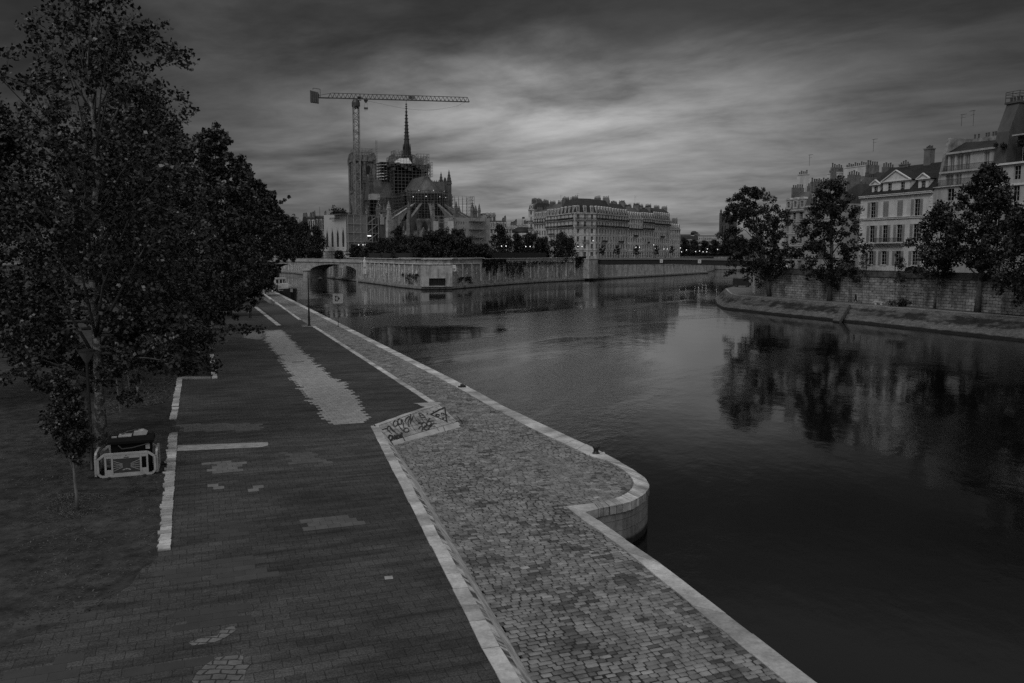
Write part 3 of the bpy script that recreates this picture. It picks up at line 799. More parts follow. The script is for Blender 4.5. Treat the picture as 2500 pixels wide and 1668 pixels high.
# ------------------------------------------------------------------ plastic barriers round a black container
m_plast = M('white_plastic_barrier', .36, .5, .2, 2.5, spec=.4)
m_board = M('grey_barrier_board', .045, .5, .2, 4)
def barrier(name_label, p, rz, L=2.0, tilt=0.0):
    t = thing('barrier', name_label, 'barrier', p, rz, 'plastic barriers round the black container')
    if tilt: t.rotation_euler = (0, tilt, rz)
    h0, h1 = .06, .98; c = .20
    oc = [(-L / 2, h0 + c * .6), (-L / 2 + c * .6, h0), (L / 2 - c * .6, h0), (L / 2, h0 + c * .6), (L / 2, h1 - c), (L / 2 - c * 1.3, h1), (-L / 2 + c * 1.3, h1), (-L / 2, h1 - c)]
    mb = MB()
    for i in range(8):
        a, b = oc[i], oc[(i + 1) % 8]; mb.bar((a[0], 0, a[1]), (b[0], 0, b[1]), .085, .085)
    for x in (-.79, -.54, .54, .79):
        if abs(x) < L / 2 - .1: mb.box(x - .035, x + .035, -.04, .04, h0, h1)
    mb.box(-.50, .50, -.035, .035, h1 - .20, h1 - .04); mb.box(-.5, .5, -.035, .035, h0 + .02, h0 + .12)
    for s in (-1, 1): mb.box(s * .67 - .16, s * .67 + .16, -.033, .033, h0 + .02, h0 + .26); mb.box(s * .67 - .16, s * .67 + .16, -.033, .033, h1 - .17, h1 - .02)
    f = mb.build('frame', m_plast, t)
    mb = MB(); mb.box(-.50, .50, -.02, .02, h0 + .13, h1 - .205); bd = mb.build('board', m_board, t)
    mb = MB()
    zc = (h0 + h1) / 2 - .04
    for s in (-1, 1):
        for k, dz in enumerate((.20, .10, 0, -.10, -.2)):
            ribbon(mb, [Vector((s * .16, -.026, zc + dz * .35)), Vector((s * .49, -.026, zc + dz * 1.05))], Vector((0, -1, 0)), .018)
    ribbon(mb, [Vector((x, -.026, zc - .17 + .03 * math.cos(x * 14))) for x in (-.14, -.05, .05, .14)], Vector((0, -1, 0)), .04)
    mb.build('ray_marking', m_plast, bd)
    mb = MB()
    ribbon(mb, [Vector((x, -.040, h1 - .16)) for x in (-.09, -.04)], Vector((0, -1, 0)), .03); ribbon(mb, [Vector((x, -.040, h1 - .16)) for x in (-.045, .01)], Vector((0, -1, 0)), .03); ribbon(mb, [Vector((x, -.040, h1 - .16)) for x in (.0, .085)], Vector((0, -1, 0)), .03)
    mb.build('lettering', m_black, f); mb = MB()
    ribbon(mb, [Vector((.035 * math.cos(k), -.040, h1 - .095 + .025 * math.sin(k))) for k in (0, 1.2, 2.4, 3.6)], Vector((0, -1, 0)), .012)
    mb.build('emblem', m_black, f)
    for s in (-1, 1):
        mb = MB(); mb.bar((s * .67, -.30, .03), (s * .67, .30, .03), .09, .05); mb.box(s * .67 - .03, s * .67 + .03, -.03, .03, .03, .10); mb.build('foot', m_black, t)
    return t
bl, br_ = G(243, 1169, UP), G(377, 1158, UP)
ba = math.atan2(br_.y - bl.y, br_.x - bl.x); bc = (bl + br_) / 2
bu = Vector((math.cos(ba), math.sin(ba), 0)); bv = Vector((-math.sin(ba), math.cos(ba), 0))
barrier('white plastic barrier with a striped grey board, foremost of the four round the black container', bc, ba, 2.15)
barrier('white plastic barrier standing furthest back, half hidden by the black container', bc + bv * 1.75, ba, 2.15)
barrier('white plastic barrier closing the end next to the lamp post', bc - bu * 1.17 + bv * .86, ba + math.pi / 2, 1.6)
barrier('white plastic barrier closing the end next to the stone edging', bc + bu * 1.15 + bv * .86, ba + math.pi / 2, 1.6)
ct = thing('waste_container', 'black four-wheeled waste container with pale rubbish piled on its lid inside the barriers', 'container', bc + bv * .88 + bu * .12, ba)
mb = MB(); mb.prism([(-.74, -.46), (.84, -.46), (.84, .46), (-.74, .46)], .12, 1.02)
mb.v = [(x * (1 if z > .5 else .9), y * (1 if z > .5 else .85), z) for x, y, z in mb.v]; mb.build('body', m_black, ct)
mb = MB(); mb.extr([(-.56, 1.02), (.56, 1.02), (.56, 1.10), (.2, 1.22), (-.3, 1.20), (-.56, 1.10)], 'x', -.82, .92); lid = mb.build('lid', m_black, ct)
mb = MB(); mb.tube([(-.45, -.50, .98), (-.3, -.56, .86), (.1, -.56, .88), (.75, -.56, .99)], .022, 6); mb.build('handle', m_iron, ct)
mb = MB(); mb.box(.60, .76, -.475, -.466, .80, .96); mb.build('sticker', M('pale_sticker', .45, .6, .1, 3), ct)
for x, y in ((-.55, -.34), (.62, -.34), (-.55, .34), (.62, .34)):
    mb = MB(); mb.tube([(x - .03, y, .07), (x + .03, y, .07)], .07, 12); mb.build('wheel', m_iron, ct)
m_dull = M('dull_black_plastic', .008, .9, .2, 4, spec=.12)
ct.scale = (1, 1, 1.28)
for c_ in ct.children:
    if c_.name.startswith(('body', 'lid')): c_.data.materials[0] = m_dull
rb = thing('rubbish_pile', 'pale flattened boxes and bags heaped on top of the black container', 'rubbish', ct.location + Vector((0, 0, 1.53)), ba)
mb = MB(); mb.extr([(.1, 0), (.62, .02), (.66, .10), (.50, .20), (.15, .18)], 'y', -.1, .35); mb.build('carton', M('pale_cardboard', .34, .8, .2, 3), rb)
mb = MB(); mb.box(-.45, .05, -.25, .3, -.02, .05); mb.box(-.70, -.5, -.3, -.2, -.05, .06); mb.build('board', M('pale_board', .30, .7, .2, 3), rb)
mb = MB(); mb.tube([(-.35, .1, .06), (-.1, .1, .17), (.2, .12, .22), (.4, .12, .17)], .03, 6); mb.build('strap', m_iron, rb)
# ------------------------------------------------------------------ drain covers
for (px, py, w, l_) in ((727, 884, 1.0, 'dark grating set in the pale strip of pavers'), (684, 867, .9, 'scratched metal cover at the left edge of the pale strip'), (652, 808, 1.6, 'pair of pale-rimmed covers above the pale strip'), (648, 822, 1.0, 'dark slot cover left of the pale strip')):
    p = G(px, py, UP); mb = MB(); mb.box(-w / 2, w / 2, -.22, .22, -.02, .009)
    for k in range(7): mb.box(-w / 2 + .05 + k * (w - .1) / 7, -w / 2 + .05 + (k + .55) * (w - .1) / 7, -.17, .17, .009, .016)
    o = mb.build('drain_cover', m_iron, loc=p); o.rotation_euler.z = QANG; tag(o, l_, 'drain cover', 'drain covers in the esplanade')
# ------------------------------------------------------------------ moored barge
bx, by = -56.9, 214.0
m_boat = M('weathered_white_paint', .42, .6, .2, .8)
bg_ = thing('barge', 'moored river barge with a black bow, white rails and wheelhouse beyond the quay steps', 'barge', (bx, by, 0), QANG)
def hull_ring(y, w, z0, z1): return [(-w, y, z1), (-w * .92, y, z0), (w * .92, y, z0), (w, y, z1)]
mb = MB(); secs = [(0, .25, -.3, 3.0), (1.2, 1.3, -.4, 2.95), (3, 2.1, -.5, 2.8), (6, 2.5, -.5, 2.6), (30, 2.5, -.5, 2.4), (33, 2.0, -.4, 2.5)]
for a, b in zip(secs, secs[1:]):
    r0, r1 = hull_ring(*a), hull_ring(*b)
    for k in range(3): mb.quad(r0[k], r0[k + 1], r1[k + 1], r1[k])
mb.poly(hull_ring(*secs[0])); mb.build('hull', m_black, bg_)
mb = MB()
for a, b in zip(secs, secs[1:]):
    mb.quad((-a[1] + .05, a[0], a[3] - .15), (a[1] - .05, a[0], a[3] - .15), (b[1] - .05, b[0], b[3] - .15), (-b[1] + .05, b[0], b[3] - .15))
    for s in (-1, 1): mb.bar((s * a[1], a[0], a[3]), (s * b[1], b[0], b[3]), .12, .30)
mb.build('deck', M('pale_deck', .30, .7, .2, 1), bg_)
mb = MB(); mb.box(-1.7, 1.7, 9, 24, 2.4, 3.3); mb.build('hold_cover', M('hold_cover', .22, .7, .2, 1), bg_)
mb = MB(); mb.box(-1.5, 1.4, 25, 29, 2.4, 4.7); mb.box(-1.7, 1.6, 24.8, 29.2, 4.7, 4.85); wh = mb.build('wheelhouse', m_boat, bg_)
mb = MB()
for x in (-1.2, -.2, .7): mb.box(x, x + .6, 24.95, 24.98, 3.5, 4.4)
mb.build('window', m_glass, wh)
mb = MB()
for s in (-1, 1):
    for y, z in ((1.3, 2.9), (3, 2.8), (5, 2.7), (7, 2.6)): mb.bar((s * min(2.3, .6 + y * .5), y, z), (s * min(2.3, .6 + y * .5), y, z + 1.0), .05)
    for zz in (.5, 1.0): mb.bar((s * 1.2, 1.3, 2.9 + zz), (s * 2.3, 7, 2.6 + zz), .05)
for zz in (.5, 1.0): mb.bar((.2, 4, 2.8 + zz), (2.1, 4, 2.8 + zz), .06)
mb.build('railing', m_boat, bg_)
mb = MB(); mb.box(-1.4, .2, 4.5, 7.5, 2.6, 4.0); mb.bar((-.8, 6, 4.0), (-.3, 6, 5.4), .08); mb.bar((.2, 6, 4.0), (-.3, 6, 5.4), .08); mb.build('foredeck_cabin', m_boat, bg_)
mb = MB(); mb.box(.15, .75, -.35, -.05, 2.0, 2.8); mb.build('anchor', M('grey_anchor', .3, .5, .2, 3), bg_)
rp = MB(); a_, b_ = Vector(mr_.location) + Vector((.1, 0, .5)), Vector((bx - .3, by, 2.9)); rp.tube([a_, a_.lerp(b_, .5) - Vector((0, 0, .25)), b_], .05, 5)
tag(rp.build('mooring_rope', M('pale_rope', .4, .8, .2, 3)), 'pale rope from the barge bow down to the mooring post', 'rope')
gp = MB(); a_, b_ = G(642, 703, UP), G(677, 710, LO + .6); gp.bar(a_ + Vector((0, 0, .25)), b_ + Vector((0, 0, .3)), 1.0, .16)
tag(gp.build('gangplank', M('grey_plank', .24, .8, .2, 1)), 'long low gangplank by the far end of the esplanade beside the barge', 'gangplank')
# ------------------------------------------------------------------ people
def person(label, p, rz, J, cloth, skin=None, hgt=1.7, hair=(), extras=None):
    """one continuous body grown on a skeleton; J: joint -> (x,y,z,r), facing -y"""
    t = thing('person', label, 'person', p, rz)
    E = [('pelvis', 'waist'), ('waist', 'chest'), ('chest', 'neck'), ('neck', 'head'), ('head', 'crown'),
         ('chest', 'sh_l'), ('sh_l', 'el_l'), ('el_l', 'wr_l'), ('wr_l', 'ha_l'), ('chest', 'sh_r'), ('sh_r', 'el_r'), ('el_r', 'wr_r'), ('wr_r', 'ha_r'),
         ('pelvis', 'hi_l'), ('hi_l', 'kn_l'), ('kn_l', 'an_l'), ('an_l', 'to_l'), ('pelvis', 'hi_r'), ('hi_r', 'kn_r'), ('kn_r', 'an_r'), ('an_r', 'to_r')]
    names = list(J); me = bpy.data.meshes.new('body')
    me.from_pydata([J[n][:3] for n in names], [(names.index(a), names.index(b)) for a, b in E], [])
    o = bpy.data.objects.new('body', me); COL.objects.link(o); o.parent = t
    sk = o.modifiers.new('skin', 'SKIN'); sk.use_smooth_shade = True
    for i, n in enumerate(names):
        d = me.skin_vertices[0].data[i]; r = J[n][3]; d.radius = (r, r); d.use_root = (n == 'pelvis')
    sb = o.modifiers.new('sub', 'SUBSURF'); sb.levels = 1; sb.render_levels = 2
    me.materials.append(skin or m_skin)
    # garments follow the limbs: slightly wider sleeves of cloth
    for nm, chains, mt in cloth:
        mb = MB(); mb.smooth = True
        for ch, k in chains:
            pts = [Vector(J[n][:3]) for n in ch]; mb.tube(pts, [J[n][3] * k + .012 for n in ch], 10)
        mb.build(nm, mt, t)
    for nm, fn, mt in (extras or []):
        mb = MB(); mb.smooth = True; fn(mb); mb.build(nm, mt, t)
    return t
m_skin = M('skin', .25, .6, .1, 4)
m_cl_d = M('dark_cloth', .02, .85, .2, 5)
m_cl_b = M('black_cloth', .012, .85, .2, 5)
m_hair = M('dark_hair', .012, .6, .2, 8)
JW = dict(pelvis=(0, 0, .92, .14), waist=(0, 0, 1.08, .12), chest=(0, .01, 1.30, .14), neck=(0, 0, 1.45, .055), head=(0, -.02, 1.55, .085), crown=(0, -.02, 1.65, .08),
          sh_l=(-.18, 0, 1.37, .06), el_l=(-.25, -.02, 1.10, .045), wr_l=(-.16, -.18, 1.0, .033), ha_l=(-.10, -.24, 1.0, .03),
          sh_r=(.18, 0, 1.37, .06), el_r=(.27, .02, 1.10, .045), wr_r=(.25, -.08, .88, .033), ha_r=(.24, -.10, .80, .03),
          hi_l=(-.09, 0, .86, .10), kn_l=(-.10, -.03, .48, .065), an_l=(-.11, .02, .08, .045), to_l=(-.12, -.14, .04, .04),
          hi_r=(.09, 0, .86, .10), kn_r=(.11, .0, .48, .065), an_r=(.13, .04, .08, .045), to_r=(.15, -.11, .04, .04))
top = lambda *e: [(('pelvis', 'waist', 'chest', 'neck'), 1.08), (('chest', 'sh_l'), 1.05), (('chest', 'sh_r'), 1.05), (('sh_l', 'el_l', 'wr_l'), 1.12), (('sh_r', 'el_r', 'wr_r'), 1.12)]
legs = [(('hi_l', 'kn_l', 'an_l'), 1.08), (('hi_r', 'kn_r', 'an_r'), 1.08)]
person('long-haired person in a dark jacket walking away along the esplanade with a pale bag', G(611, 777, UP), R(178), JW,
       [('jacket', top(), m_cl_b), ('trousers', legs, m_cl_d)], extras=[
    ('hair', lambda mb: mb.lathe([(0, .13), (.08, .11), (.105, .03), (.10, -.1), (.12, -.28), (.08, -.36), (0, -.38)], c=(0, .02, 1.60), n=10), m_hair),
    ('bag', lambda mb: (mb.box(.20, .30, -.20, .02, .72, 1.02), mb.tube([(.25, -.1, 1.02), (.15, .02, 1.40)], .012, 5)), M('pale_bag', .5, .7, .1, 4)),
    ('shoe', lambda mb: mb.tube([(-.11, .05, .04), (-.12, -.16, .035)], [.05, .04], 8), m_cl_b), ('shoe', lambda mb: mb.tube([(.13, .07, .04), (.15, -.13, .035)], [.05, .04], 8), m_cl_b)])
JR = dict(pelvis=(0, 0, .92, .14), waist=(0, -.03, 1.08, .12), chest=(0, -.07, 1.30, .15), neck=(0, -.10, 1.46, .055), head=(0, -.13, 1.56, .085), crown=(0, -.13, 1.67, .08),
          sh_l=(-.20, -.07, 1.38, .06), el_l=(-.27, .16, 1.18, .045), wr_l=(-.22, -.02, 1.04, .033), ha_l=(-.20, -.10, 1.05, .03),
          sh_r=(.20, -.07, 1.38, .06), el_r=(.28, -.12, 1.12, .045), wr_r=(.20, -.30, 1.24, .033), ha_r=(.17, -.37, 1.28, .03),
          hi_l=(-.09, 0, .86, .10), kn_l=(-.10, -.28, .56, .07), an_l=(-.11, -.16, .16, .045), to_l=(-.11, -.32, .12, .04),
          hi_r=(.09, 0, .86, .10), kn_r=(.10, .06, .46, .07), an_r=(.10, .38, .22, .045), to_r=(.10, .42, .05, .04))
person('person running in black top and shorts along the far quay below the stone wall', G(2089, 741, UP), R(-70), JR,
       [('top', top(), m_cl_b), ('shorts', [(('hi_l', 'kn_l'), 1.15), (('hi_r', 'kn_r'), 1.15)], m_cl_b)], extras=[
    ('hair', lambda mb: mb.lathe([(0, .12), (.08, .10), (.10, .02), (.09, -.06), (0, -.1)], c=(0, -.11, 1.64), n=10), m_hair),
    ('shoe', lambda mb: mb.tube([(-.11, -.14, .12), (-.11, -.36, .09)], [.05, .04], 8), m_white), ('shoe', lambda mb: mb.tube([(.10, .40, .20), (.10, .44, .04)], [.05, .04], 8), m_white)])
# ------------------------------------------------------------------ trees
PROF = dict(
    oval=lambda t: max(.05, math.sin(math.pi * min(1, max(0, .08 + .92 * t)) ** .8)) ** .75,
    cone=lambda t: max(.06, (1 - t) ** .75 * min(1, .55 + 3.0 * t)),
    vase=lambda t: max(.05, min(1.0, .35 + 1.5 * t) * (1 - max(0, t - .55) / .45 * .75)),
    dome=lambda t: max(.08, math.sqrt(max(0, 1 - t * t * .97)) * min(1, .75 + t * 2)),
    crown=lambda t: max(.12, min(1, .82 + .9 * t) * (1 - (max(0, t - .55) / .45) ** 1.6 * .86)),
    weep=lambda t: max(.15, .75 + .5 * t - max(0, t - .6) * 2.0))
def tree(name, label, p, hgt, z0, Rc, prof='oval', leaves=20000, leaf=.2, seed=1, off=(0, 0), tr=.2, limbs=14, group=None, mleaf=None, mbark=None, clump=.9, squash=1.0, spread=1.0, cat='tree', droop=0.0, twigs=4, fill=.35, bare=0.0, tintr=(.55, 1.5), thin=0.0, skirt=0.0, extra=()):
    rs = np.random.RandomState(seed); rr = random.Random(seed)
    t = thing(name, label, cat, p, 0, group)
    pf = PROF[prof]; zc = hgt - z0
    lead = []
    for i in range(9):
        f = i / 8; k = f ** 1.4
        lead.append(Vector((off[0] * k + rr.uniform(-1, 1) * .02 * hgt * f, off[1] * k + rr.uniform(-1, 1) * .02 * hgt * f, hgt * .90 * f)))
    def on_lead(z):
        f = max(0, min(.999, z / (hgt * .90))) * 8; i = int(f); return lead[i].lerp(lead[i + 1], f - i)
    wood = MB(); wood.smooth = True
    wood.tube(lead, [tr * (1.25 if i == 0 else 1) * (1 - .9 * (i / 8) ** 1.1) + .01 for i in range(9)], 9)
    cl = []
    stem = wood
    if mbark is not None and mbark.name == 'mottled_pale_bark': wood = MB(); wood.smooth = True          # pale trunk, darker boughs
    for k in range(limbs + len(extra)):
        f = min(.99, (k + .5) / limbs); az_ = k * 2.399963 + rr.uniform(-.3, .3)
        te = min(.97, f * 1.0 + rr.uniform(-.04, .08)); ze = z0 + zc * te
        zs = max(z0 * .7, ze - zc * rr.uniform(.16, .30) - Rc * .2)
        a = on_lead(zs); rad = Rc * pf(te) * rr.choice((rr.uniform(.5, .9), rr.uniform(.8, 1.2)))
        c = on_lead(min(ze, hgt * .89)); e = Vector((c.x + math.cos(az_) * rad, c.y + math.sin(az_) * rad * squash, ze - droop * rad))
        if skirt and te < .3: e.x += (e.x - c.x) * .18; e.y += (e.y - c.y) * .18
        if te < .3: e.z -= skirt * rad * (1 - te / .3)
        if k >= limbs: e = Vector(extra[k - limbs]); a = on_lead(max(z0 * .8, e.z + .8)); f = .2
        m_ = a.lerp(e, .5) + Vector((0, 0, .10 * (e - a).length))
        pts = [a, a.lerp(m_, .5).lerp(m_, .1), m_, m_.lerp(e, .55) + Vector((rr.uniform(-.2, .2), rr.uniform(-.2, .2), .1)), e]
        r0 = tr * .42 * (1 - .6 * f)
        wood.tube(pts, [r0, r0 * .75, r0 * .5, r0 * .3, .012], 6)
        cl.append((e, clump * rr.uniform(.7, 1.1)))
        for j in range(twigs):
            g_ = .35 + .6 * (j + rr.random()) / twigs; i = min(3, int(g_ * 4)); b0 = pts[i].lerp(pts[i + 1], g_ * 4 - i)
            dv = Vector((rr.gauss(0, 1), rr.gauss(0, 1), rr.gauss(.25 - droop, .7))).normalized() * Rc * rr.uniform(.16, .36)
            e2 = b0 + dv
            wood.tube([b0, b0.lerp(e2, .5) + Vector((0, 0, .05)), e2], [r0 * .3, r0 * .2, .008], 4)
            cl.append((e2, clump * rr.uniform(.55, 1.0))); cl.append((b0.lerp(e2, .5), clump * rr.uniform(.4, .7)))
    # clumps that fill the body of the crown, leaving holes
    nf = int(limbs * twigs * fill * 2); tries = 0
    while nf > 0 and tries < 4000:
        tries += 1
        te = rr.random() ** .9; c = on_lead(z0 + zc * te); a_ = rr.uniform(0, 6.283); r_ = Rc * pf(te) * math.sqrt(rr.random()) * .92
        q_ = Vector((c.x + math.cos(a_) * r_, c.y + math.sin(a_) * r_ * squash, z0 + zc * te))
        if math.sin(q_.x * 1.9 / clump + seed) + math.sin(q_.y * 1.7 / clump + 2 * seed) + math.sin(q_.z * 1.5 / clump) < .15: continue
        cl.append((q_, clump * rr.uniform(.6, 1.05))); nf -= 1
    C = np.array([c for c, r in cl]); Rr = np.array([r for c, r in cl])
    wgt = Rr ** 2 * (1 - thin * np.clip((C[:, 2] - z0) / zc, 0, 1)); per = np.maximum(3, (leaves * wgt / np.sum(wgt)).astype(int))
    idx = np.repeat(np.arange(len(C)), per); N = len(idx)
    d = rs.normal(0, 1, (N, 3)); d /= np.linalg.norm(d, axis=1)[:, None]
    pos = C[idx] + d * (Rr[idx] * rs.uniform(.15, 1.0, N) ** .6)[:, None] * np.array([1, 1, .85 + droop * 1.5])
    nv = rs.normal(0, 1, (N, 3)) + np.array([0, -.1, .7]); nv /= np.linalg.norm(nv, axis=1)[:, None]
    ax = np.cross(nv, rs.normal(0, 1, (N, 3))); ax /= np.linalg.norm(ax, axis=1)[:, None] + 1e-9
    if droop: ax = ax * .5 + np.array([0, 0, -1.0]); ax /= np.linalg.norm(ax, axis=1)[:, None]; nv = np.cross(ax, rs.normal(0, 1, (N, 3))); nv /= np.linalg.norm(nv, axis=1)[:, None] + 1e-9
    bx_ = np.cross(nv, ax); s = (leaf * rs.uniform(.55, 1.25, N))[:, None]
    v = np.stack([pos - ax * s * .5, pos + bx_ * s * .38 - nv * s * .10, pos + ax * s * .55, pos - bx_ * s * .38 - nv * s * .10], 1)
    ct_ = rs.uniform(tintr[0], tintr[1], len(C)); ti = ct_[idx] * rs.uniform(.7, 1.35, N)
    ti = np.where(rs.random_sample(N) < .05, ti * 2.6, ti)
    np_mesh('crown', v.reshape(-1, 3), np.arange(N * 4).reshape(-1, 4), 4, mleaf or m_leaf, t, ti)
    stem.build('trunk', mbark or m_bark, t)
    if wood is not stem: wood.build('boughs', m_bark, t)
    return t
GQ = 'trees lining the left quay'
def mat_planebark():
    m, q, b = _base('mottled_pale_bark')
    pos = q.n('ShaderNodeNewGeometry').outputs['Position']
    f = q.mr(q.noise(q.map(pos, sc=(1, 1, .9)), 4.2, 5, .6), .44, .58, .35, 1.25, True)
    _grey(q, b.inputs['Base Color'], q.m('MULTIPLY', f, .22)); b.inputs['Roughness'].default_value = .9
    _bump(q, b, f, .02); return m
m_plane = mat_planebark()
def gx(px, d): return (px - CX) / F * d
def zat(py, d): return V(1250, py, d).z
p = G(249, 1092, UP)
tree('plane_tree', 'large leafy tree with a mottled pale trunk rising behind the white barriers', p, 22.2, 4.6, 5.3, 'crown', 46000, .20, 3, (.2, .2), .24, 46, GQ, m_leaf, m_plane, .62, twigs=6, fill=.22, thin=.62, skirt=.85, extra=((5.3, 0, 4.0), (4.8, -.9, 4.7), (4.2, .8, 3.7), (3.4, -.4, 4.6), (5.6, .5, 5.4), (-4.4, 0, 5.2), (-5.4, .6, 5.8), (-3.2, -.8, 4.9)))
p2 = G(340, 908, UP)
tree('plane_tree', 'leafy tree with a thick pale trunk standing second along the quay', p2, 21.5, 5.6, 6.0, 'crown', 40000, .24, 4, (.5, 0), .36, 34, GQ, m_leaf, m_plane, .85, twigs=6, fill=.45)
p0 = Vector((gx(-40, 52), 52, UP))
tree('plane_tree', 'dark leafy tree at the left edge of the picture behind the lamp post', p0, 18.5, 4.0, 6.4, 'oval', 42000, .24, 5, (.8, 0), .28, 26, GQ, m_leaf2, m_bark, 1.2, twigs=4, fill=.6)
specs = [('tree with upright leafy shoots on top, third along the quay', 430, 0, 78, 310, 6.4, 7), ('tall tree topped with upright shoots, fourth along the quay', 505, 2.2, 98, 318, 6.4, 8),
         ('tree with a curved bare branch, fifth along the quay', 560, 3.0, 124, 405, 6.0, 9), ('tree leaning over the far esplanade, sixth along the quay', 588, 5.0, 158, 452, 6.8, 10), ('farthest and smallest tree of the quay row beside the barge', 614, 6.0, 196, 505, 6.6, 11)]
for lab, px, ox, d, top_, rc, sd in specs:
    p = Vector((gx(px, d), d, UP)); h_ = zat(top_, d) - UP
    tree('poplar_tree', 'leafy ' + lab, p, h_, 1.6, rc, 'crown' if sd < 9 else 'oval', 30000, .26 + d * .0011, sd, (ox, 0), .28, 26, GQ, m_leaf, m_bark, .74, twigs=7, fill=.42)
tree('shrub', 'low pale-leaved bush by the quay edge in front of the barge', Vector((gx(640, 200), 200, UP)), 5.5, .3, 4.2, 'dome', 9000, .34, 21, (0, 0), .1, 12, None, m_leaf, m_bark, 1.0, cat='bush', tintr=(.8, 2.0))
# young tree in front
m_sap = M('sapling_bark', .13, .85, .3, 4)
p = G(190, 1246, UP)
tree('young_tree', 'slender young tree with a narrow oval crown and thin pale stem nearest the camera', p, 4.9, 1.9, .62, 'oval', 6500, .105, 31, (-.15, 0), .05, 20, 'young staked trees on the quay', m_leaf, m_sap, .24, twigs=3, fill=.5)
def stake(px0, py0, px1, py1, label):
    a = G(px0, py0, UP); d = a.y; b = V(px1, py1, d); mb = MB(); mb.tube([a, b], .035, 6)
    tag(mb.build('wooden_stake', m_sap), label, 'stake', 'wooden stakes in the planted ground')
stake(294, 1010, 281, 900, 'pale wooden stake leaning left in the rough grass behind the mottled trunk')
stake(317, 958, 305, 868, 'pale wooden stake leaning left nearer the second pale trunk')
# rough grass and leaf litter in the planting beds
def litter(name, poly, n, size, seed, mat, label, z=UP):
    rs = np.random.RandomState(seed); P_ = [(q_.x, q_.y) for q_ in poly]
    x0, x1 = min(a for a, b in P_), max(a for a, b in P_); y0, y1 = min(b for a, b in P_), max(b for a, b in P_)
    x = rs.uniform(x0, x1, n * 3); y = rs.uniform(y0, y1, n * 3); k = in_poly(x, y, P_) & (np.sin(x * 1.7 + y) + np.sin(y * 2.1 - x * .7) + rs.normal(0, 1.0, n * 3) > -.2)
    x, y = x[k][:n], y[k][:n]; N = len(x)
    a = rs.uniform(0, 6.28, N); s = size * rs.uniform(.5, 1.4, N); hh = s * rs.uniform(.1, .8, N)
    c, sn = np.cos(a) * s, np.sin(a) * s; z0_ = np.full(N, z + .006)
    v = np.stack([np.stack([x - c, y - sn, z0_], 1), np.stack([x + sn * .35, y - c * .35, z0_ + hh * .6], 1), np.stack([x + c, y + sn, z0_ + hh], 1), np.stack([x - sn * .35, y + c * .35, z0_ + hh * .5], 1)], 1)
    o = np_mesh(name, v.reshape(-1, 3), np.arange(N * 4).reshape(-1, 4), 4, mat, None, rs.uniform(.5, 1.6, N))
    return tag(o, label, 'ground cover', kind='stuff')
m_litter = MLEAF('dry_grass', .06, .8, .2)
litter('dry_grass', [G(262, 1015, UP), G(400, 985, UP), G(428, 960, UP), G(440, 915, UP), G(512, 885, UP), G(510, 850, UP), G(350, 850, UP), G(262, 905, UP)], 16000, .10, 41, m_litter, 'rough pale grass and litter under the second tree')
litter('dry_grass', [G(105, 1250, UP), G(180, 1268, UP), G(270, 1240, UP), G(260, 1205, UP), G(150, 1205, UP)], 2600, .045, 42, m_litter, 'sparse tufts round the stem of the young tree')
litter('leaf_litter', [G(20, 1600, UP), G(360, 1420, UP), G(395, 1200, UP), G(400, 1040, UP), G(0, 1040, UP)], 14000, .045, 43, m_litter, 'scattered leaves and grit on the trodden earth')
# ---- right bank trees
GR = 'trees on the far lower quay'
BZ = 2.7
def rtree(px, py, top_, rc, sd, lab, off=0.0, z0=4.5, leaves=15000, tr=.42, prof='oval', leaf=.42, clump=1.6, limbs=22, **k):
    p = G(px, py, BZ); d = p.y
    return tree('quay_tree', lab, p, zat(top_, d) - BZ, z0, rc, prof, leaves, leaf, sd, (off, 0), tr, limbs, GR, m_leaf2, m_bark, clump * .62, twigs=6, **k)
rtree(1878, 724, 462, 9.2, 51, 'broad dark tree at the tip of the far quay, its crown over the wall corner', off=-5.4, leaves=23000, fill=.5, prof='crown')
rtree(2025, 735, 430, 7.0, 52, 'tall dark tree between the wall corner and the pedimented house', off=-.4, z0=3.6, leaves=16000, fill=.3)
rtree(2282, 754, 496, 4.4, 53, 'slim-stemmed dark tree in front of the pedimented house', off=.2, z0=5.6, tr=.18, leaves=7500, fill=.3)
rtree(2386, 762, 408, 6.0, 54, 'tall thick-trunked tree hiding the right hand houses', off=.6, z0=6.8, leaves=15000, fill=.4)
rtree(2530, 775, 490, 6.4, 55, 'dark tree cut off by the right edge of the picture', off=-1.5, z0=2.6, leaves=14000, fill=.6)
tree('shrub', 'small dark bush growing at the end of the far stone wall', G(1858, 712, BZ), 8.5, 1.5, 2.6, 'oval', 3500, .4, 56, (-.4, 0), .12, 12, None, m_leaf2, m_bark, 1.0, cat='bush')
for px, py, h_, n_, sd, lab in ((1953, 727, 6.5, 700, 61, 'thin young tree against the far wall between the two big trunks'), (2104, 741, 9.5, 900, 62, 'thin bare young tree just right of the runner'), (2196, 747, 8.5, 1300, 63, 'sparse young tree with drooping twigs above a low bush')):
    tree('young_tree', lab, G(px, py, BZ), h_, h_ * .45, 1.3, 'oval', n_, .22, sd, (0, 0), .06, 12, 'thin young trees along the far wall', m_leaf2, m_bark, .55, twigs=2, fill=.1)
tree('shrub', 'low dark bush at the foot of the sparse young tree on the far quay', G(2200, 749, BZ), 1.1, .1, 2.2, 'dome', 1400, .22, 64, (0, 0), .04, 9, None, m_leaf2, m_bark, .45, cat='bush', squash=.4)
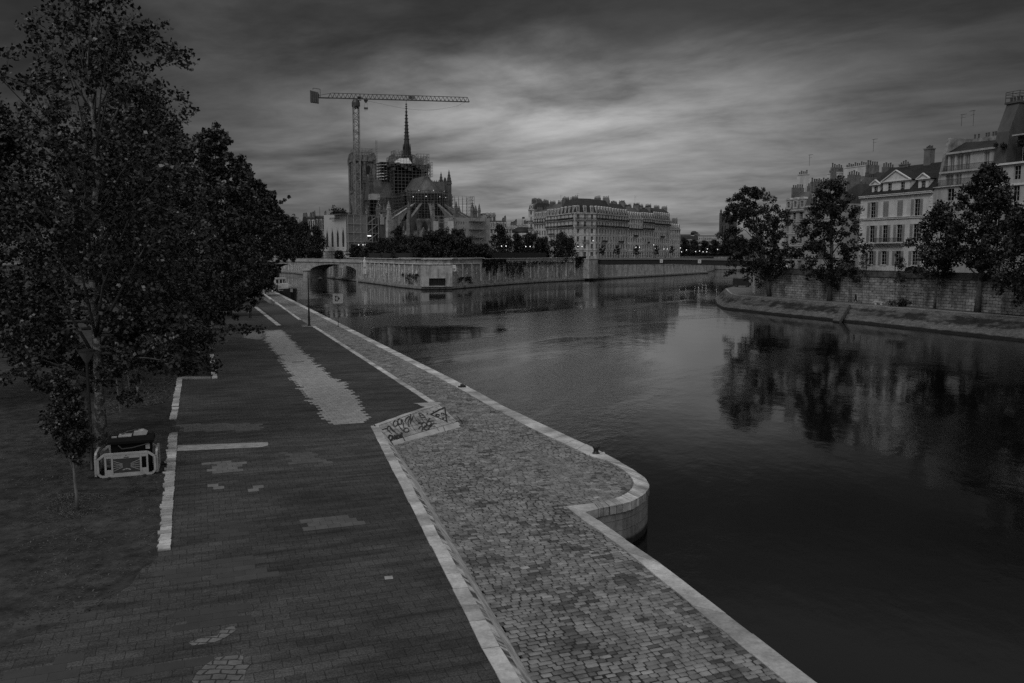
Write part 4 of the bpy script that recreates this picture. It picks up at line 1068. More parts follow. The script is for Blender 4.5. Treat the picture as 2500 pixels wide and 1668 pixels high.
# ------------------------------------------------------------------ building kit
_winc = {}
def window_mesh(w, h, light=False, mull=1, trans=2, fw=.07, frame=None):
    key = (round(w, 2), round(h, 2), light, mull, trans, frame)
    if key in _winc: return _winc[key]
    mb = MB(); mb.m = 0
    mb.box(-w / 2, w / 2, .0, .06, 0, fw); mb.box(-w / 2, w / 2, 0, .06, h - fw, h); mb.box(-w / 2, -w / 2 + fw, .001, .061, fw, h - fw); mb.box(w / 2 - fw, w / 2, .001, .061, fw, h - fw)
    for i in range(mull): x = -w / 2 + w * (i + 1) / (mull + 1); mb.box(x - fw * .6, x + fw * .6, .005, .05, fw, h - fw)
    for i in range(trans): z = h * (i + 1) / (trans + 1); mb.box(-w / 2 + fw, w / 2 - fw, .012, .045, z - .02, z + .02)
    mb.m = 1; mb.quad((-w / 2, .05, 0), (w / 2, .05, 0), (w / 2, .05, h), (-w / 2, .05, h))
    o = mb.build('window', [frame or m_wframe, m_curtain if light else m_glass])
    COL.objects.unlink(o); _winc[key] = o; return o
m_wframe = M('window_frame_paint', .38, .6, .15, 2)
def put_window(parent, loc, rz, *a, **k):
    o = window_mesh(*a, **k).copy(); o.name = 'window'; COL.objects.link(o); o.parent = parent; o.location = loc; o.rotation_euler = (0, 0, rz); return o
_potm = {}
def put_pot(parent, loc, h=.7, r=.15):
    k = (round(h, 1), r)
    if k not in _potm:
        mb = MB(); mb.lathe([(r, 0), (r * .85, h * .8), (r * 1.1, h * .82), (r * 1.1, h), (r * .6, h), (r * .6, h * .7)], n=7); o = mb.build('chimney_pot', m_pot); COL.objects.unlink(o); _potm[k] = o
    o = _potm[k].copy(); COL.objects.link(o); o.parent = parent; o.location = loc; return o
m_pot = M('clay_pot', .07, .85, .3, 3)
m_chim = MSTONE('chimney_masonry', .17, .5, .15, .01, .12, .35, .9, .6, .01, .02, .5)
def chimney(parent, x0, x1, y0, y1, z0, z1, pots=5, along='y', mat=None, ph=.8):
    mb = MB(); mb.box(x0, x1, y0, y1, z0, z1); mb.box(x0 - .1, x1 + .1, y0 - .1, y1 + .1, z1 - .003, z1 + .22); c = mb.build('chimney', mat or m_chim, parent)
    for i in range(pots):
        f = (i + .5) / pots
        put_pot(c, (x0 + (x1 - x0) * f, (y0 + y1) / 2, z1 + .21) if along == 'x' else ((x0 + x1) / 2, y0 + (y1 - y0) * f, z1 + .21), ph * (.75 + .5 * ((i * 7) % 3) / 2))
    return c
def balcony(parent, x0, x1, z, T, out_=.55, hgt=1.0, step=.16, bw=.03, slab=.14):
    mb = MB(); mb.T = T; mb.m = 0; mb.box(x0, x1, -out_, .02, z - slab, z); mb.m = 1
    n = max(2, int((x1 - x0) / step))
    for i in range(n + 1):
        x = x0 + .03 + (x1 - x0 - .06) * i / n; mb.box(x - bw / 2, x + bw / 2, -out_ + .03, -out_ + .03 + bw, z, z + hgt)
    mb.box(x0, x1, -out_ + .01, -out_ + .07, z + hgt, z + hgt + .05); mb.box(x0, x1, -out_ + .02, -out_ + .06, z + .12, z + .16)
    for x in (x0, x1 - .04): mb.box(x, x + .04, -out_ + .07, 0, z + hgt, z + hgt + .05)
    return mb.build('balcony', [m_lime2, m_iron], parent)
def seg_T(p0, p1, root):
    d = Vector((p1[0] - p0[0], p1[1] - p0[1], 0)); a = math.atan2(d.y, d.x)
    return Matrix.Translation(Vector((p0[0] - root[0], p0[1] - root[1], 0))) @ Matrix.Rotation(a, 4, 'Z'), a, d.length
def block(name, label, pts, nwin, z0, floors, D=12.0, group=None, seed=1, mat=None, mans=(3.4, 1.3), top=(2.6, 3.5), dormers=True, balc=(1, 4), long_balc=(), cham=2, win=(1.15, .62), far_=True, roof=None, chim=True, arched=False, cat='building', blind=()):
    """a street building: pts is its front from left to right as the street sees it"""
    rr = random.Random(seed); mat = mat or m_lime
    pts = [Vector((p[0], p[1], 0)) for p in pts]; root = Vector((pts[0].x, pts[0].y, z0))
    t = thing(name, label, cat, root, 0, group)
    ns = []
    for a, b in zip(pts, pts[1:]):
        d = (b - a).normalized(); ns.append(Vector((-d.y, d.x, 0)))          # inward
    def off(k):
        r_ = []
        for i, p in enumerate(pts):
            if i == 0: n_ = ns[0]; s = 1
            elif i == len(pts) - 1: n_ = ns[-1]; s = 1
            else: n_ = (ns[i - 1] + ns[i]).normalized(); s = 1 / max(.4, n_.dot(ns[i]))
            r_.append(p + n_ * k * s)
        return r_
    back = off(D)
    zc = sum(floors)
    w = MB()
    for si, (a, b) in enumerate(zip(pts, pts[1:])):
        T, ang, L = seg_T(a, b, root); w.T = T; n = nwin[si]; z = 0; holes = []
        for fi, fh in enumerate(floors):
            for i in range(n):
                if (si, fi, i) in blind: continue
                ww = win[0] * (1.0 if fi else 1.15); hh = fh * (win[1] if fi else .66); sill = z + (fh * .16 if fi else fh * .10)
                if fi in long_balc or fi in balc: sill = z + .12; hh = fh * (win[1] + .12)
                x = L * (i + .5) / n; holes.append((x - ww / 2, x + ww / 2, sill, sill + hh))
                put_window(t, T @ Vector((x, .22, sill)), ang, ww, hh, rr.random() < .28, 1, 2 if not far_ else 1)
            z += fh
        w.t = 1.0; w.facade(0, L, 0, zc, holes, 0, .24)
        for h in holes:
            w.t = 1.12; w.box(h[0] - .16, h[1] + .16, -.07, -.001, h[3] + .02, h[3] + .22)
            if h[2] > .8: w.box(h[0] - .12, h[1] + .12, -.09, -.001, h[2] - .14, h[2])
        z = 0
        for fi, fh in enumerate(floors[:-1]):
            z += fh; w.t = 1.1
            if fi + 1 not in long_balc: w.box(0, L, -.12 if fi else -.18, -.001, z - .22, z - .02)
        w.t = 1.15; w.box(-.0, L, -.5, -.001, zc - .35, zc); w.box(0, L, -.3, -.001, zc - .6, zc - .352)
        for fi in long_balc: balcony(t, .1, L - .1, sum(floors[:fi]), T, .7, 1.0, .3 if far_ else .15, .09 if far_ else .03)
        for fi in balc:
            if fi in long_balc: continue
            k = max(1, n // 3); i0 = (n - k) // 2 if n > 2 else 0
            balcony(t, L * i0 / n + .15, L * (n - i0) / n - .15, sum(floors[:fi]), T, .6, 1.0, .3 if far_ else .15, .09 if far_ else .03)
    # flanks and back
    w.T = Matrix.Translation(-Vector((root.x, root.y, 0))); w.t = .95
    ring = [pts[-1]] + back[::-1] + [pts[0]]
    for a, b in zip(ring, ring[1:]): w.quad((a.x, a.y, 0), (b.x, b.y, 0), (b.x, b.y, zc), (a.x, a.y, zc))
    w.build('wall', mat, t)
    # mansard roof
    r = MB(); r.T = Matrix.Translation(-Vector((root.x, root.y, 0)))
    e0 = off(.05); e1 = off(mans[1]); e2 = off(mans[1] + top[1]); bk0 = off(D - .05); bk1 = off(D - mans[1]); bk2 = off(D - mans[1] - top[1] * .6)
    za, zb, zt = zc, zc + mans[0], zc + mans[0] + top[0]
    def band(A, B, z0_, z1_, rev=False):
        for i in range(len(A) - 1):
            c = [(A[i].x, A[i].y, z0_), (A[i + 1].x, A[i + 1].y, z0_), (B[i + 1].x, B[i + 1].y, z1_), (B[i].x, B[i].y, z1_)]
            r.quad(*(c[::-1] if rev else c))
    band(e0, e1, za, zb); band(e1, e2, zb, zt); band(e2, bk2, zt, zt); band(bk0, bk1, za, zb, True); band(bk1, bk2, zb, zt, True)
    for k in (0, -1):
        q_ = [e0[k], e1[k], e2[k], bk2[k], bk1[k], bk0[k]]; zz = [za, zb, zt, zt, zb, za]
        r.poly([(p.x, p.y, z) for p, z in zip(q_, zz)])
    rf = r.build('roof', roof or m_zinc, t)
    if dormers:
        for si, (a, b) in enumerate(zip(pts, pts[1:])):
            T, ang, L = seg_T(a, b, root); n = nwin[si]
            for i in range(n):
                x = L * (i + .5) / n; d = MB(); d.T = T; dw = .75; dh = mans[0] * .72
                d.facade(x - dw, x + dw, zc + .25, zc + .35 + dh, [(x - .45, x + .45, zc + .5, zc + dh)], .12, .15)
                d.quad((x - dw, .12, zc + .25), (x - dw, 1.6, zc + .25), (x - dw, 1.6, zc + .35 + dh), (x - dw, .12, zc + .35 + dh)); d.quad((x + dw, .12, zc + .25), (x + dw, .12, zc + .35 + dh), (x + dw, 1.6, zc + .35 + dh), (x + dw, 1.6, zc + .25))
                hz = zc + .35 + dh
                arc_ = [(x + (dw + .12) * math.cos(math.pi * k / 6), hz + .55 * math.sin(math.pi * k / 6)) for k in range(7)]
                d.extr(arc_, 'y', .02, 1.7); do = d.build('dormer', mat, t)
                put_window(do, T @ Vector((x, .26, zc + .5)), ang, .9, dh - .5, rr.random() < .2, 1, 1)
    if chim:
        for k, (fr, bkp) in enumerate(((pts[0], back[0]), (pts[-1], back[-1]))):
            if chim == 'right' and k == 0 or chim == 'left' and k == 1: continue
            dv = (bkp - fr).normalized(); sd = (pts[1] - pts[0]).normalized() if k == 0 else (pts[-2] - pts[-1]).normalized()
            for (a0, a1) in ((.16, .44), (.56, .84)):
                c = MB(); p_ = fr + dv * D * a0 + sd * .05 - root; q_ = fr + dv * D * a1 + sd * .05 - root
                hz = zt + rr.uniform(.6, 1.8)
                c4_ = [p_, q_, q_ + sd * .6, p_ + sd * .6]
                ar = (q_ - p_).cross(sd).z
                if ar < 0: c4_ = c4_[::-1]
                c.prism([(v.x, v.y) for v in c4_], zb - .8, hz); c.prism([(v.x, v.y) for v in [c4_[0]] + c4_[1:]], hz + .01, hz + .2)
                co = c.build('chimney', m_chim, t); npot = max(3, int((q_ - p_).length / .55))
                for j in range(npot):
                    v = p_.lerp(q_, (j + .5) / npot) + sd * .3; put_pot(co, (v.x, v.y, hz + .19), rr.choice((.6, .8, 1.0)), .17)
    return t
def aerial(p, h, label, rz=0.0):
    mb = MB(); mb.tube([(0, 0, 0), (0, 0, h)], .035, 5)
    for k, l in ((.98, 1.1), (.72, .8)): mb.bar((-l * .3, 0, h * k), (l, 0, h * k), .04)
    for x in (-.2, .1, .4, .7): mb.bar((x, -.25, h * .98), (x, .25, h * .98), .035)
    o = mb.build('television_aerial', m_iron, loc=p); o.rotation_euler.z = rz; return tag(o, label, 'aerial', 'television aerials on the roofs')
# ------------------------------------------------------------------ right bank: lower quay, wall and houses
def mat_bank():
    m = MSTONE('bank_setts', .125, .5, .22, .02, .25, .4, .9, .4, .02, .03, .2, .2)
    t = m.node_tree; q = NG(t); b = next(n for n in t.nodes if n.type == 'BSDF_PRINCIPLED')
    src = b.inputs['Base Color'].links[0].from_socket; pos = q.n('ShaderNodeNewGeometry').outputs['Position']
    z = q.sep(pos)[2]; wob = q.noise(pos, .8, 5, .65); w2 = q.noise(q.map(pos, sc=(.25, .25, 1)), 1.0, 5, .6)
    weed = q.mr(q.m('ADD', z, q.m('MULTIPLY', wob, .3)), .42, .6, .08, 1.0, True)
    zz = q.m('ADD', z, q.m('MULTIPLY', q.m('SUBTRACT', wob, .5), 1.3))
    moss = q.m('MULTIPLY', q.mr(zz, 1.0, 1.35, 0, 1, True), q.mr(zz, 2.0, 2.4, 1, 0, True))
    moss = q.m('MULTIPLY', moss, q.mr(w2, .40, .55, .15, .8, True))
    f = q.m('MULTIPLY', weed, q.m('SUBTRACT', 1.0, moss))
    mx = q.n('ShaderNodeVectorMath', operation='SCALE'); q.put(mx.inputs[0], src); q.put(mx.inputs['Scale'], f); t.links.new(mx.outputs[0], b.inputs['Base Color']); return m
m_bank = mat_bank()
TOPB = [G(*p, BZ) for p in ((1771, 705), (1776, 711), (1784, 718), (1800, 721.5), (1877, 727), (2074, 743), (2279, 758), (2500, 775))]
BOTB = [G(*p, 0) for p in ((1741, 732), (1746, 743), (1757, 752), (1775, 756), (1838, 763), (2042, 784), (2279, 811), (2500, 835))]
TOPB.append(ext(TOPB[-1], TOPB[-2], 30)); BOTB.append(ext(BOTB[-1], BOTB[-2], 30))
o = wall_strip('riverbank', TOPB, [p + (p - q_) * .4 for p, q_ in zip(BOTB, TOPB)], m_bank); tag(o, kind='structure')
if o.data.polygons[4].normal.z < 0: o.data.flip_normals()
BACKB = [G(1790, 700, BZ), G(1803, 696, BZ), G(1812, 688, BZ), Vector((84, 312, BZ))]
WB = [Vector((88, 300, BZ)), G(1838, 707, BZ), G(1846, 715, BZ), G(1870, 722.6, BZ), G(2027, 734, BZ), G(2211, 746, BZ), G(2381, 760, BZ)]
WB.append(ext(WB[-1], WB[-2], 30))
qs = [(p.x, p.y, BZ) for p in [WB[-1] + Vector((2, 0, 0))] + TOPB[::-1] + BACKB + [WB[0] + Vector((3, 3, 0))]] + [(p.x + 1.0, p.y + .4, BZ) for p in WB[1:-1]]
mb = MB(); mb.poly(qs); o = mb.build('quay_path', M('worn_quay_path', .12, .9, .4, .5, 7, bump=.02, bscale=3)); tag(o, kind='structure')
if o.data.polygons[0].normal.z < 0: o.data.flip_normals()
wall_b = [TOPB[0]] + BACKB
o = wall_strip('quay_wall', [Vector(p) - Vector((0, 0, .004)) for p in wall_b], [Vector((p.x, p.y, -1.5)) for p in wall_b], m_rwall); tag(o, 'low river wall at the back of the far quay tip, facing the island bridge', 'quay wall')
# edge stone
mb = MB()
for a, b in zip(TOPB[:-1], TOPB[1:-1]):
    n_ = Vector((-(b - a).y, (b - a).x, 0)).normalized(); 
    if n_.x < 0: n_ = -n_
    mb.bar(a + n_ * .2 + Vector((0, 0, .02)), b + n_ * .2 + Vector((0, 0, .02)), .45, .08)
tag(mb.build('kerb', M('bank_kerb', .24, .85, .4, .6)), kind='structure')
m_ashlar = MSTONE('old_ashlar', .27, 1.15, .5, .045, .26, .5, .9, .30, .03, .10, .5, .12, .65)
ww = thing('quay_wall', 'tall old ashlar wall along the far lower quay under the houses', 'retaining wall', (WB[3].x, WB[3].y, BZ))
L_ = lambda p, z: Vector((p.x - WB[3].x, p.y - WB[3].y, z - BZ))
WT = 8.7; tops = [6.6, 8.0] + [WT] * (len(WB) - 2)
wall_strip('masonry', [L_(p, z - 1.1) for p, z in zip(WB, tops)], [L_(p, BZ - .1) for p in WB], m_ashlar, parent=ww, flip=False)
mb = MB(); mpar = MB()
for i in range(len(WB) - 1):
    a, b = WB[i], WB[i + 1]; n_ = Vector(((b - a).y, -(b - a).x, 0)).normalized()
    if n_.x > 0: n_ = -n_
    za, zb = tops[i], tops[i + 1]
    mb.bar(L_(a, za - 1.02) + n_ * .0, L_(b, zb - 1.02), .5, .22)
    mpar.bar(L_(a, za - .5) - n_ * .25, L_(b, zb - .5) - n_ * .25, .42, .82); mb.bar(L_(a, za - .04) - n_ * .25, L_(b, zb - .04) - n_ * .25, .58, .12)
m_dparap = MSTONE('stained_parapet', .10, 1.4, .42, .015, .15, .5, .9, .5, .015, .03, .5)
mb.build('coping', m_dparap, ww); mpar.build('parapet', m_dparap, ww)
for s in (WB[2], WB[2] + (WB[2] - WB[1]) * .35):
    mb = MB(); q_ = L_(s, BZ); mb.box(q_.x - .7, q_.x + .5, q_.y - .5, q_.y + .5, 0, 4.95); mb.build('pilaster', m_lime2, ww)
# steps let into the bank
st = thing('stone_steps', 'narrow stone steps cut into the sloping far bank below the runner', 'steps', G(2068, 743, BZ))
a0, a1 = G(2061, 743.5, BZ), G(2077, 744.5, BZ); b0, b1 = G(2036, 783, .2), G(2052, 785, .2)
sn = Vector((-.9, -.4, 0)).normalized()
mb = MB()
for k in range(12):
    f0, f1 = k / 12, (k + 1) / 12; p0, p1 = a0.lerp(b0, f0), a1.lerp(b1, f0); q0, q1 = a0.lerp(b0, f1), a1.lerp(b1, f1)
    z_ = p0.z + .05; off_ = sn * .25
    c = [p0, p1, q1 + off_, q0 + off_]
    c = [v - st.location for v in c]
    if (c[1] - c[0]).cross(c[2] - c[1]).z < 0: c = c[::-1]
    mb.t = 1.25 if k % 2 else .9
    mb.prism([(v.x, v.y) for v in c], q0.z - .4 - BZ, z_ - BZ + .02 * (k % 2))
mb.build('treads', M('step_stone', .12, .9, .3, 1.5), st)
mb = MB()
for k in range(12):
    f1 = (k + 1) / 12; q0, q1 = a0.lerp(b0, f1) + sn * .27 - st.location, a1.lerp(b1, f1) + sn * .27 - st.location
    mb.quad(tuple(q0 - Vector((0, 0, .2))), tuple(q1 - Vector((0, 0, .2))), tuple(q1 + Vector((0, 0, .04))), tuple(q0 + Vector((0, 0, .04))))
mb.build('risers', M('dark_risers', .02, .8, .2, 2), st)  # risers coloured much darker than the treads
# benches
def bench(px, py, label, rz=-1.2):
    t = thing('stone_bench', label, 'bench', G(px, py, BZ), rz, 'stone benches on the far quay')
    mb = MB(); mb.box(-1.1, 1.1, -.28, .28, .40, .54); mb.build('seat', m_lime2, t)
    for x in (-.65, .65): m_ = MB(); m_.box(x - .16, x + .16, -.2, .2, 0, .40); m_.build('support', m_lime, t)
bench(1990, 731, 'low stone bench by the second big trunk on the far quay'); bench(2146, 744, 'pale stone bench between the runner and the sparse young tree'); bench(2449, 765, 'pale stone bench right of the thick trunk on the far quay')
# van behind the wall corner
vn = thing('parked_van', 'dark flat-fronted van parked at the tip of the far quay', 'van', G(1812, 701, BZ), R(-25))
mb = MB(); mb.extr([(-2.4, .4), (2.2, .4), (2.2, 1.2), (1.7, 1.35), (1.3, 2.3), (-2.4, 2.35)], 'y', -.95, .95); mb.build('body', m_black, vn)
for x in (-1.5, 1.4):
    for y in (-.95, .95): m_ = MB(); m_.tube([(x, y - .1, .36), (x, y + .1, .36)], .36, 12); m_.build('wheel', m_iron, vn)
m_ = MB(); m_.quad((2.21, -.8, .5), (2.21, .8, .5), (2.21, .8, .62), (2.21, -.8, .62)); m_.build('bumper', m_steel, vn)
m_ = MB(); m_.quad((1.72, -.8, 1.4), (1.72, .8, 1.4), (1.34, .8, 2.2), (1.34, -.8, 2.2)); m_.build('windscreen', m_glass, vn)
# street level
GZ = 7.9
sn_ = [(p.x, p.y) for p in WB]
mb = MB(); mb.poly([(x + .2, y + .1, GZ if i > 1 else 5.8) for i, (x, y) in enumerate(sn_)] + [(170, 30, GZ), (230, 330, GZ), (120, 380, 5.8)])
o = mb.build('island_street', m_road); tag(o, kind='structure')
if o.data.polygons[0].normal.z < 0: o.data.flip_normals()
# facade line
W1 = G(1870, 722.6, BZ); W2 = G(2381, 760, BZ); fu = (W1 - W2).normalized(); fn = Vector((fu.y, -fu.x, 0)); F0 = W1 + fn * 13
FRZ = math.atan2(-fu.y, -fu.x)
def fx(px, back=0.0):
    k = (px - CX) / F; b = F0 + fn * back; t = (k * b.y - b.x) / (fu.x - k * fu.y); return b + fu * t
def zpx(py, p, back=0.0): return H + ((CY - py) / F * (_c) - _s) / (_c + (CY - py) / F * _s) * (p.y)
GH = 'houses above the far quay'
# --- the white house with a pediment
A, B = fx(2092), fx(2265); Wd = (B - A).length
hw_ = thing('town_house', 'white four-storey house with louvred shutters and a pedimented dormer in a dark roof', 'house', (A.x, A.y, GZ), FRZ, GH)
m_wh = MSTONE('white_stucco', .56, 1.6, .5, .006, .03, .10, .85, .85, .004, .01, .15)
zl = lambda py: zpx(py, (A + B) / 2) - GZ
zf = [zl(659), zl(596), zl(531), zl(474)]
zf[0] = 0
cols = [.185, .375, .575, .80]; holes = []; ww_ = 1.35
rows = [(zl(647), zl(613)), (zl(591), zl(549)), (zl(531), zl(490))]
w = MB(); shut = []
m_shut = M('louvred_shutter', .26, .7, .1, 3)
def shutter_mesh(w_, h_):
    mb = MB(); mb.box(0, w_, 0, .05, 0, h_)
    for z in (.08, h_ * .36, h_ * .64):
        zz = z; 
        while zz < z + h_ * .26: mb.box(.07, w_ - .07, -.025, -.001, zz, zz + .05); zz += .10
    for z in (0, h_ * .33, h_ * .61, h_ - .08): mb.box(0, w_, -.03, -.0005, z, z + .06)
    for x in (0, w_ - .06): mb.box(x, x + .06, -.031, -.0006, .06, h_ - .08)
    o = mb.build('shutter', m_shut); COL.objects.unlink(o); return o
for r_, (z0_, z1_) in enumerate(rows):
    sm = shutter_mesh(.66, z1_ - z0_)
    for c_, fr in enumerate(cols):
        x = fr * Wd; closed = (r_ == 2 and c_ in (1, 2))
        holes.append((x - ww_ / 2, x + ww_ / 2, z0_, z1_))
        put_window(hw_, (x, .20, z0_), 0, ww_, z1_ - z0_, False, 1, 3, .06)
        for s in (-1, 1):
            o = sm.copy(); COL.objects.link(o); o.parent = hw_
            if closed: o.location = (x - .67 if s < 0 else x + .01, -.02, z0_)
            else: o.location = (x - ww_ / 2 - .70 if s < 0 else x + ww_ / 2 + .04, -.06, z0_)
w.facade(0, Wd, 0, zf[3], holes, 0, .22)
Dp = 13
w.quad((0, 0, 0), (0, 0, zf[3]), (0, Dp, zf[3]), (0, Dp, 0)); w.quad((Wd, 0, 0), (Wd, Dp, 0), (Wd, Dp, zf[3]), (Wd, 0, zf[3])); w.quad((0, Dp, 0), (0, Dp, zf[3]), (Wd, Dp, zf[3]), (Wd, Dp, 0))
for h in holes: w.t = 1.05; w.box(h[0] - .1, h[1] + .1, -.10, -.001, h[2] - .16, h[2] - .01)
z = .6
while z < zf[3] - 1:                                       # rusticated corners
    for x0, x1 in ((-.03, .85 if int(z / .5) % 2 else .6), (Wd - (.85 if int(z / .5) % 2 else .6), Wd + .03)): w.t = 1.08; w.box(x0, x1, -.05, -.001, z, z + .44)
    z += .5
w.build('wall', m_wh, hw_)
m_trim = M('stucco_trim', .60, .8, .12, 1.5)
for z_, d_, nm in ((zf[1], .22, 'string_course'), (zf[2], .22, 'string_course'), (zf[3] - .05, .55, 'cornice')):
    m_ = MB(); m_.box(-.05, Wd + .05, -d_, -.002, z_ - .28, z_); m_.box(-.08, Wd + .08, -d_ - .12, -.002, z_ + .002, z_ + .12); m_.build(nm, m_trim, hw_)
m_ = MB(); m_.box(cols[0] * Wd + 1.2, cols[2] * Wd + 1.6, -.95, -.001, zf[1] + .14, zf[1] + .30); bl_ = m_.build('balcony', m_trim, hw_)
m_ = MB(); x0, x1 = cols[0] * Wd + 1.25, cols[2] * Wd + 1.55
for i in range(48): x = x0 + (x1 - x0) * i / 47; m_.box(x - .016, x + .016, -.92, -.88, zf[1] + .3, zf[1] + 1.15)
m_.box(x0, x1, -.93, -.87, zf[1] + 1.15, zf[1] + 1.2); m_.build('railing', m_iron, bl_)
for x in (x0 + .5, (x0 + x1) / 2, x1 - .5): m_ = MB(); m_.extr([(-.8, zf[1] + .14), (-.02, zf[1] + .14), (-.02, zf[1] - .7)], 'x', x - .1, x + .1); m_.build('bracket', m_trim, bl_)
m_tile = MSTONE('dark_roof_tile', .018, .3, .18, .012, .25, .35, .75, .6, .012)
zr = zl(474); zt = zpx(402, (A + B) / 2 + fn * 5.5) - GZ
m_ = MB(); m_.quad((-.2, -.5, zr + .08), (Wd + .2, -.5, zr + .08), (Wd + .2, 5.6, zt), (1.8, 5.6, zt)); m_.add([(-.2, -.5, zr + .08), (1.8, 5.6, zt), (-.2, 11.9, zr + .08)], [(0, 1, 2)]); m_.quad((-.2, 11.9, zr + .08), (1.8, 5.6, zt), (Wd + .2, 5.6, zt), (Wd + .2, 11.9, zr + .08)); m_.add([(Wd + .2, -.5, zr + .08), (Wd + .2, 11.9, zr + .08), (Wd + .2, 5.6, zt)], [(0, 1, 2)])
roof_ = m_.build('roof', m_tile, hw_)
def ped_dormer(x, w_, h_, wins, rise):
    d = MB(); z0_ = zr + .15
    hs = [(q_ - .5, q_ + .5, z0_ + .5, z0_ + h_ - .25) for q_ in wins]
    d.facade(x - w_ / 2, x + w_ / 2, z0_, z0_ + h_, hs, .25, .18)
    d.quad((x - w_ / 2, .25, z0_), (x - w_ / 2, .25, z0_ + h_), (x - w_ / 2, 4.2, z0_ + h_), (x - w_ / 2, 4.2, z0_)); d.quad((x + w_ / 2, .25, z0_), (x + w_ / 2, 4.2, z0_), (x + w_ / 2, 4.2, z0_ + h_), (x + w_ / 2, .25, z0_ + h_))
    d.extr([(x - w_ / 2 - .25, z0_ + h_), (x + w_ / 2 + .25, z0_ + h_), (x, z0_ + h_ + rise)], 'y', .16, .40)
    o = d.build('dormer', m_wh, hw_)
    tr_ = MB(); tr_.bar((x - w_ / 2 - .4, .05, z0_ + h_ + .05), (x + w_ / 2 + .4, .05, z0_ + h_ + .05), .35, .16)
    for s in (-1, 1): tr_.bar((x + s * (w_ / 2 + .4), .05, z0_ + h_ + .08), (x, .05, z0_ + h_ + rise + .1), .35, .16)
    tr_.build('pediment_moulding', m_trim, o)
    rf_ = MB()
    for s in (-1, 1): rf_.quad((x + s * (w_ / 2 + .3), .2, z0_ + h_ + .12), (x, .2, z0_ + h_ + rise + .16), (x, 4.8, z0_ + h_ + rise + .16), (x + s * (w_ / 2 + .3), 4.8, z0_ + h_ + .12))
    rf_.build('dormer_roof', m_tile, o)
    for q_ in wins: put_window(o, (q_, .40, z0_ + .5), 0, 1.0, h_ - .75, False, 1, 2, .05)
ped_dormer(Wd * .49, 6.6, 2.35, (Wd * .49 - 1.6, Wd * .49 + 1.6), 2.0); ped_dormer(Wd * .855, 2.3, 2.2, (Wd * .855,), 1.0); ped_dormer(Wd * .20, 2.0, 2.0, (Wd * .20,), .9)
xc_ = (fx(2251, 5.8) - A).dot(-fu)
chimney(hw_, xc_ - .75, xc_ + .75, 5.2, 6.4, zr + 1.0, zpx(365, fx(2250, 5.5)) - GZ, 5, 'x', M('rendered_chimney', .14, .85, .3, .6), .5)
chimney(hw_, 4.2, 6.4, 5.4, 6.0, zt - .5, zt + .25, 4, 'x', m_chim, .6)
# --- house with two set-back floors
A2, B2_ = fx(2265), fx(2398); W2d = (B2_ - A2).length
h2 = thing('town_house', 'pale tall house with two set-back balcony floors under a patched party wall', 'house', (A2.x, A2.y, GZ), FRZ, GH)
z2 = lambda py: zpx(py, (A2 + B2_) / 2) - GZ
zt2 = z2(452); m_h2 = MSTONE('cream_render', .38, 3, 3, .003, .03, .15, .85, .9, .003, .01, .3)
w = MB(); holes = []
for zz0, zz1 in ((z2(489), z2(459)), (z2(548), z2(502)), (z2(598), z2(560)), (z2(650), z2(610))):
    for fr in (.33, .72):
        x = fr * W2d; holes.append((x - .75, x + .75, zz0, zz1)); put_window(h2, (x, .2, zz0), 0, 1.5, zz1 - zz0, False, 1, 2, .07)
w.facade(0, W2d, 0, zt2, holes, 0, .22); w.box(.0, W2d, .3, 12.5, 0, .05); w.quad((0, 0, 0), (0, 0, zt2), (0, 12, zt2), (0, 12, 0)); w.quad((W2d, 0, 0), (W2d, 12, 0), (W2d, 12, zt2), (W2d, 0, zt2)); w.quad((0, .01, zt2), (W2d, .01, zt2), (W2d, 12, zt2), (0, 12, zt2))
w.build('wall', m_h2, h2)
zA = zt2; zB = z2(415); zC = z2(366)
def setback(za, zb, y0, x0, x1, wins):
    s_ = MB(); hs = [(x0 + (x1 - x0) * a_, x0 + (x1 - x0) * b_, za + .15, zb - .5) for a_, b_ in wins]
    s_.facade(x0, x1, za, zb, hs, y0, .2); s_.quad((x0, y0, za), (x0, y0, zb), (x0, 12, zb), (x0, 12, za)); s_.quad((x1, y0, za), (x1, 12, za), (x1, 12, zb), (x1, y0, zb)); s_.quad((x0, y0, zb), (x1, y0, zb), (x1, 12, zb), (x0, 12, zb))
    s_.box(x0, x1, y0 - .5, y0 - .001, zb - .28, zb + .06)
    o = s_.build('setback_floor', m_h2, h2)
    for h in hs: put_window(o, ((h[0] + h[1]) / 2, y0 + .18, h[2]), 0, h[1] - h[0], h[3] - h[2], True, 1, 0, .08)
    return o
setback(zA, zB, 1.0, .6, W2d - .3, ((.10, .26), (.30, .42), (.68, .84))); setback(zB, zC, 2.2, .9, W2d - .4, ((.04, .14), (.18, .32), (.36, .46), (.74, .84)))
IdT = Matrix.Identity(4)
balcony(h2, .2, W2d - .1, zA, IdT, .35, 1.1, .14); balcony(h2, .8, W2d - .3, zB + .06, Matrix.Translation((0, 1.6, 0)), .3, 1.0, .14)
m_ = MB(); zP = zpx(339, fx(2300, 4)) - GZ
m_.extr([(.8, zA), (10, zA), (10, zP), (3.0, zP), (2.0, zC)], 'x', -.02, .6); m_.build('party_wall', M('patched_party_wall', .22, .9, .55, .8, 4), h2)
m_ = MB(); m_.quad((.6, 2.2, zC + .05), (W2d - .2, 2.2, zC + .05), (W2d - .2, 6.5, zC + 1.6), (.6, 6.5, zC + 2.2)); m_.quad((.6, 6.5, zC + 2.2), (W2d - .2, 6.5, zC + 1.6), (W2d - .2, 12, zC), (.6, 12, zC)); m_.build('roof', m_tile, h2)
m_ = MB(); m_.box(.5, 6.6, 8.0, 8.6, zC, zP - .0); c2 = m_.build('chimney', M('patched_chimney_wall', .20, .9, .6, .9, 3), h2)
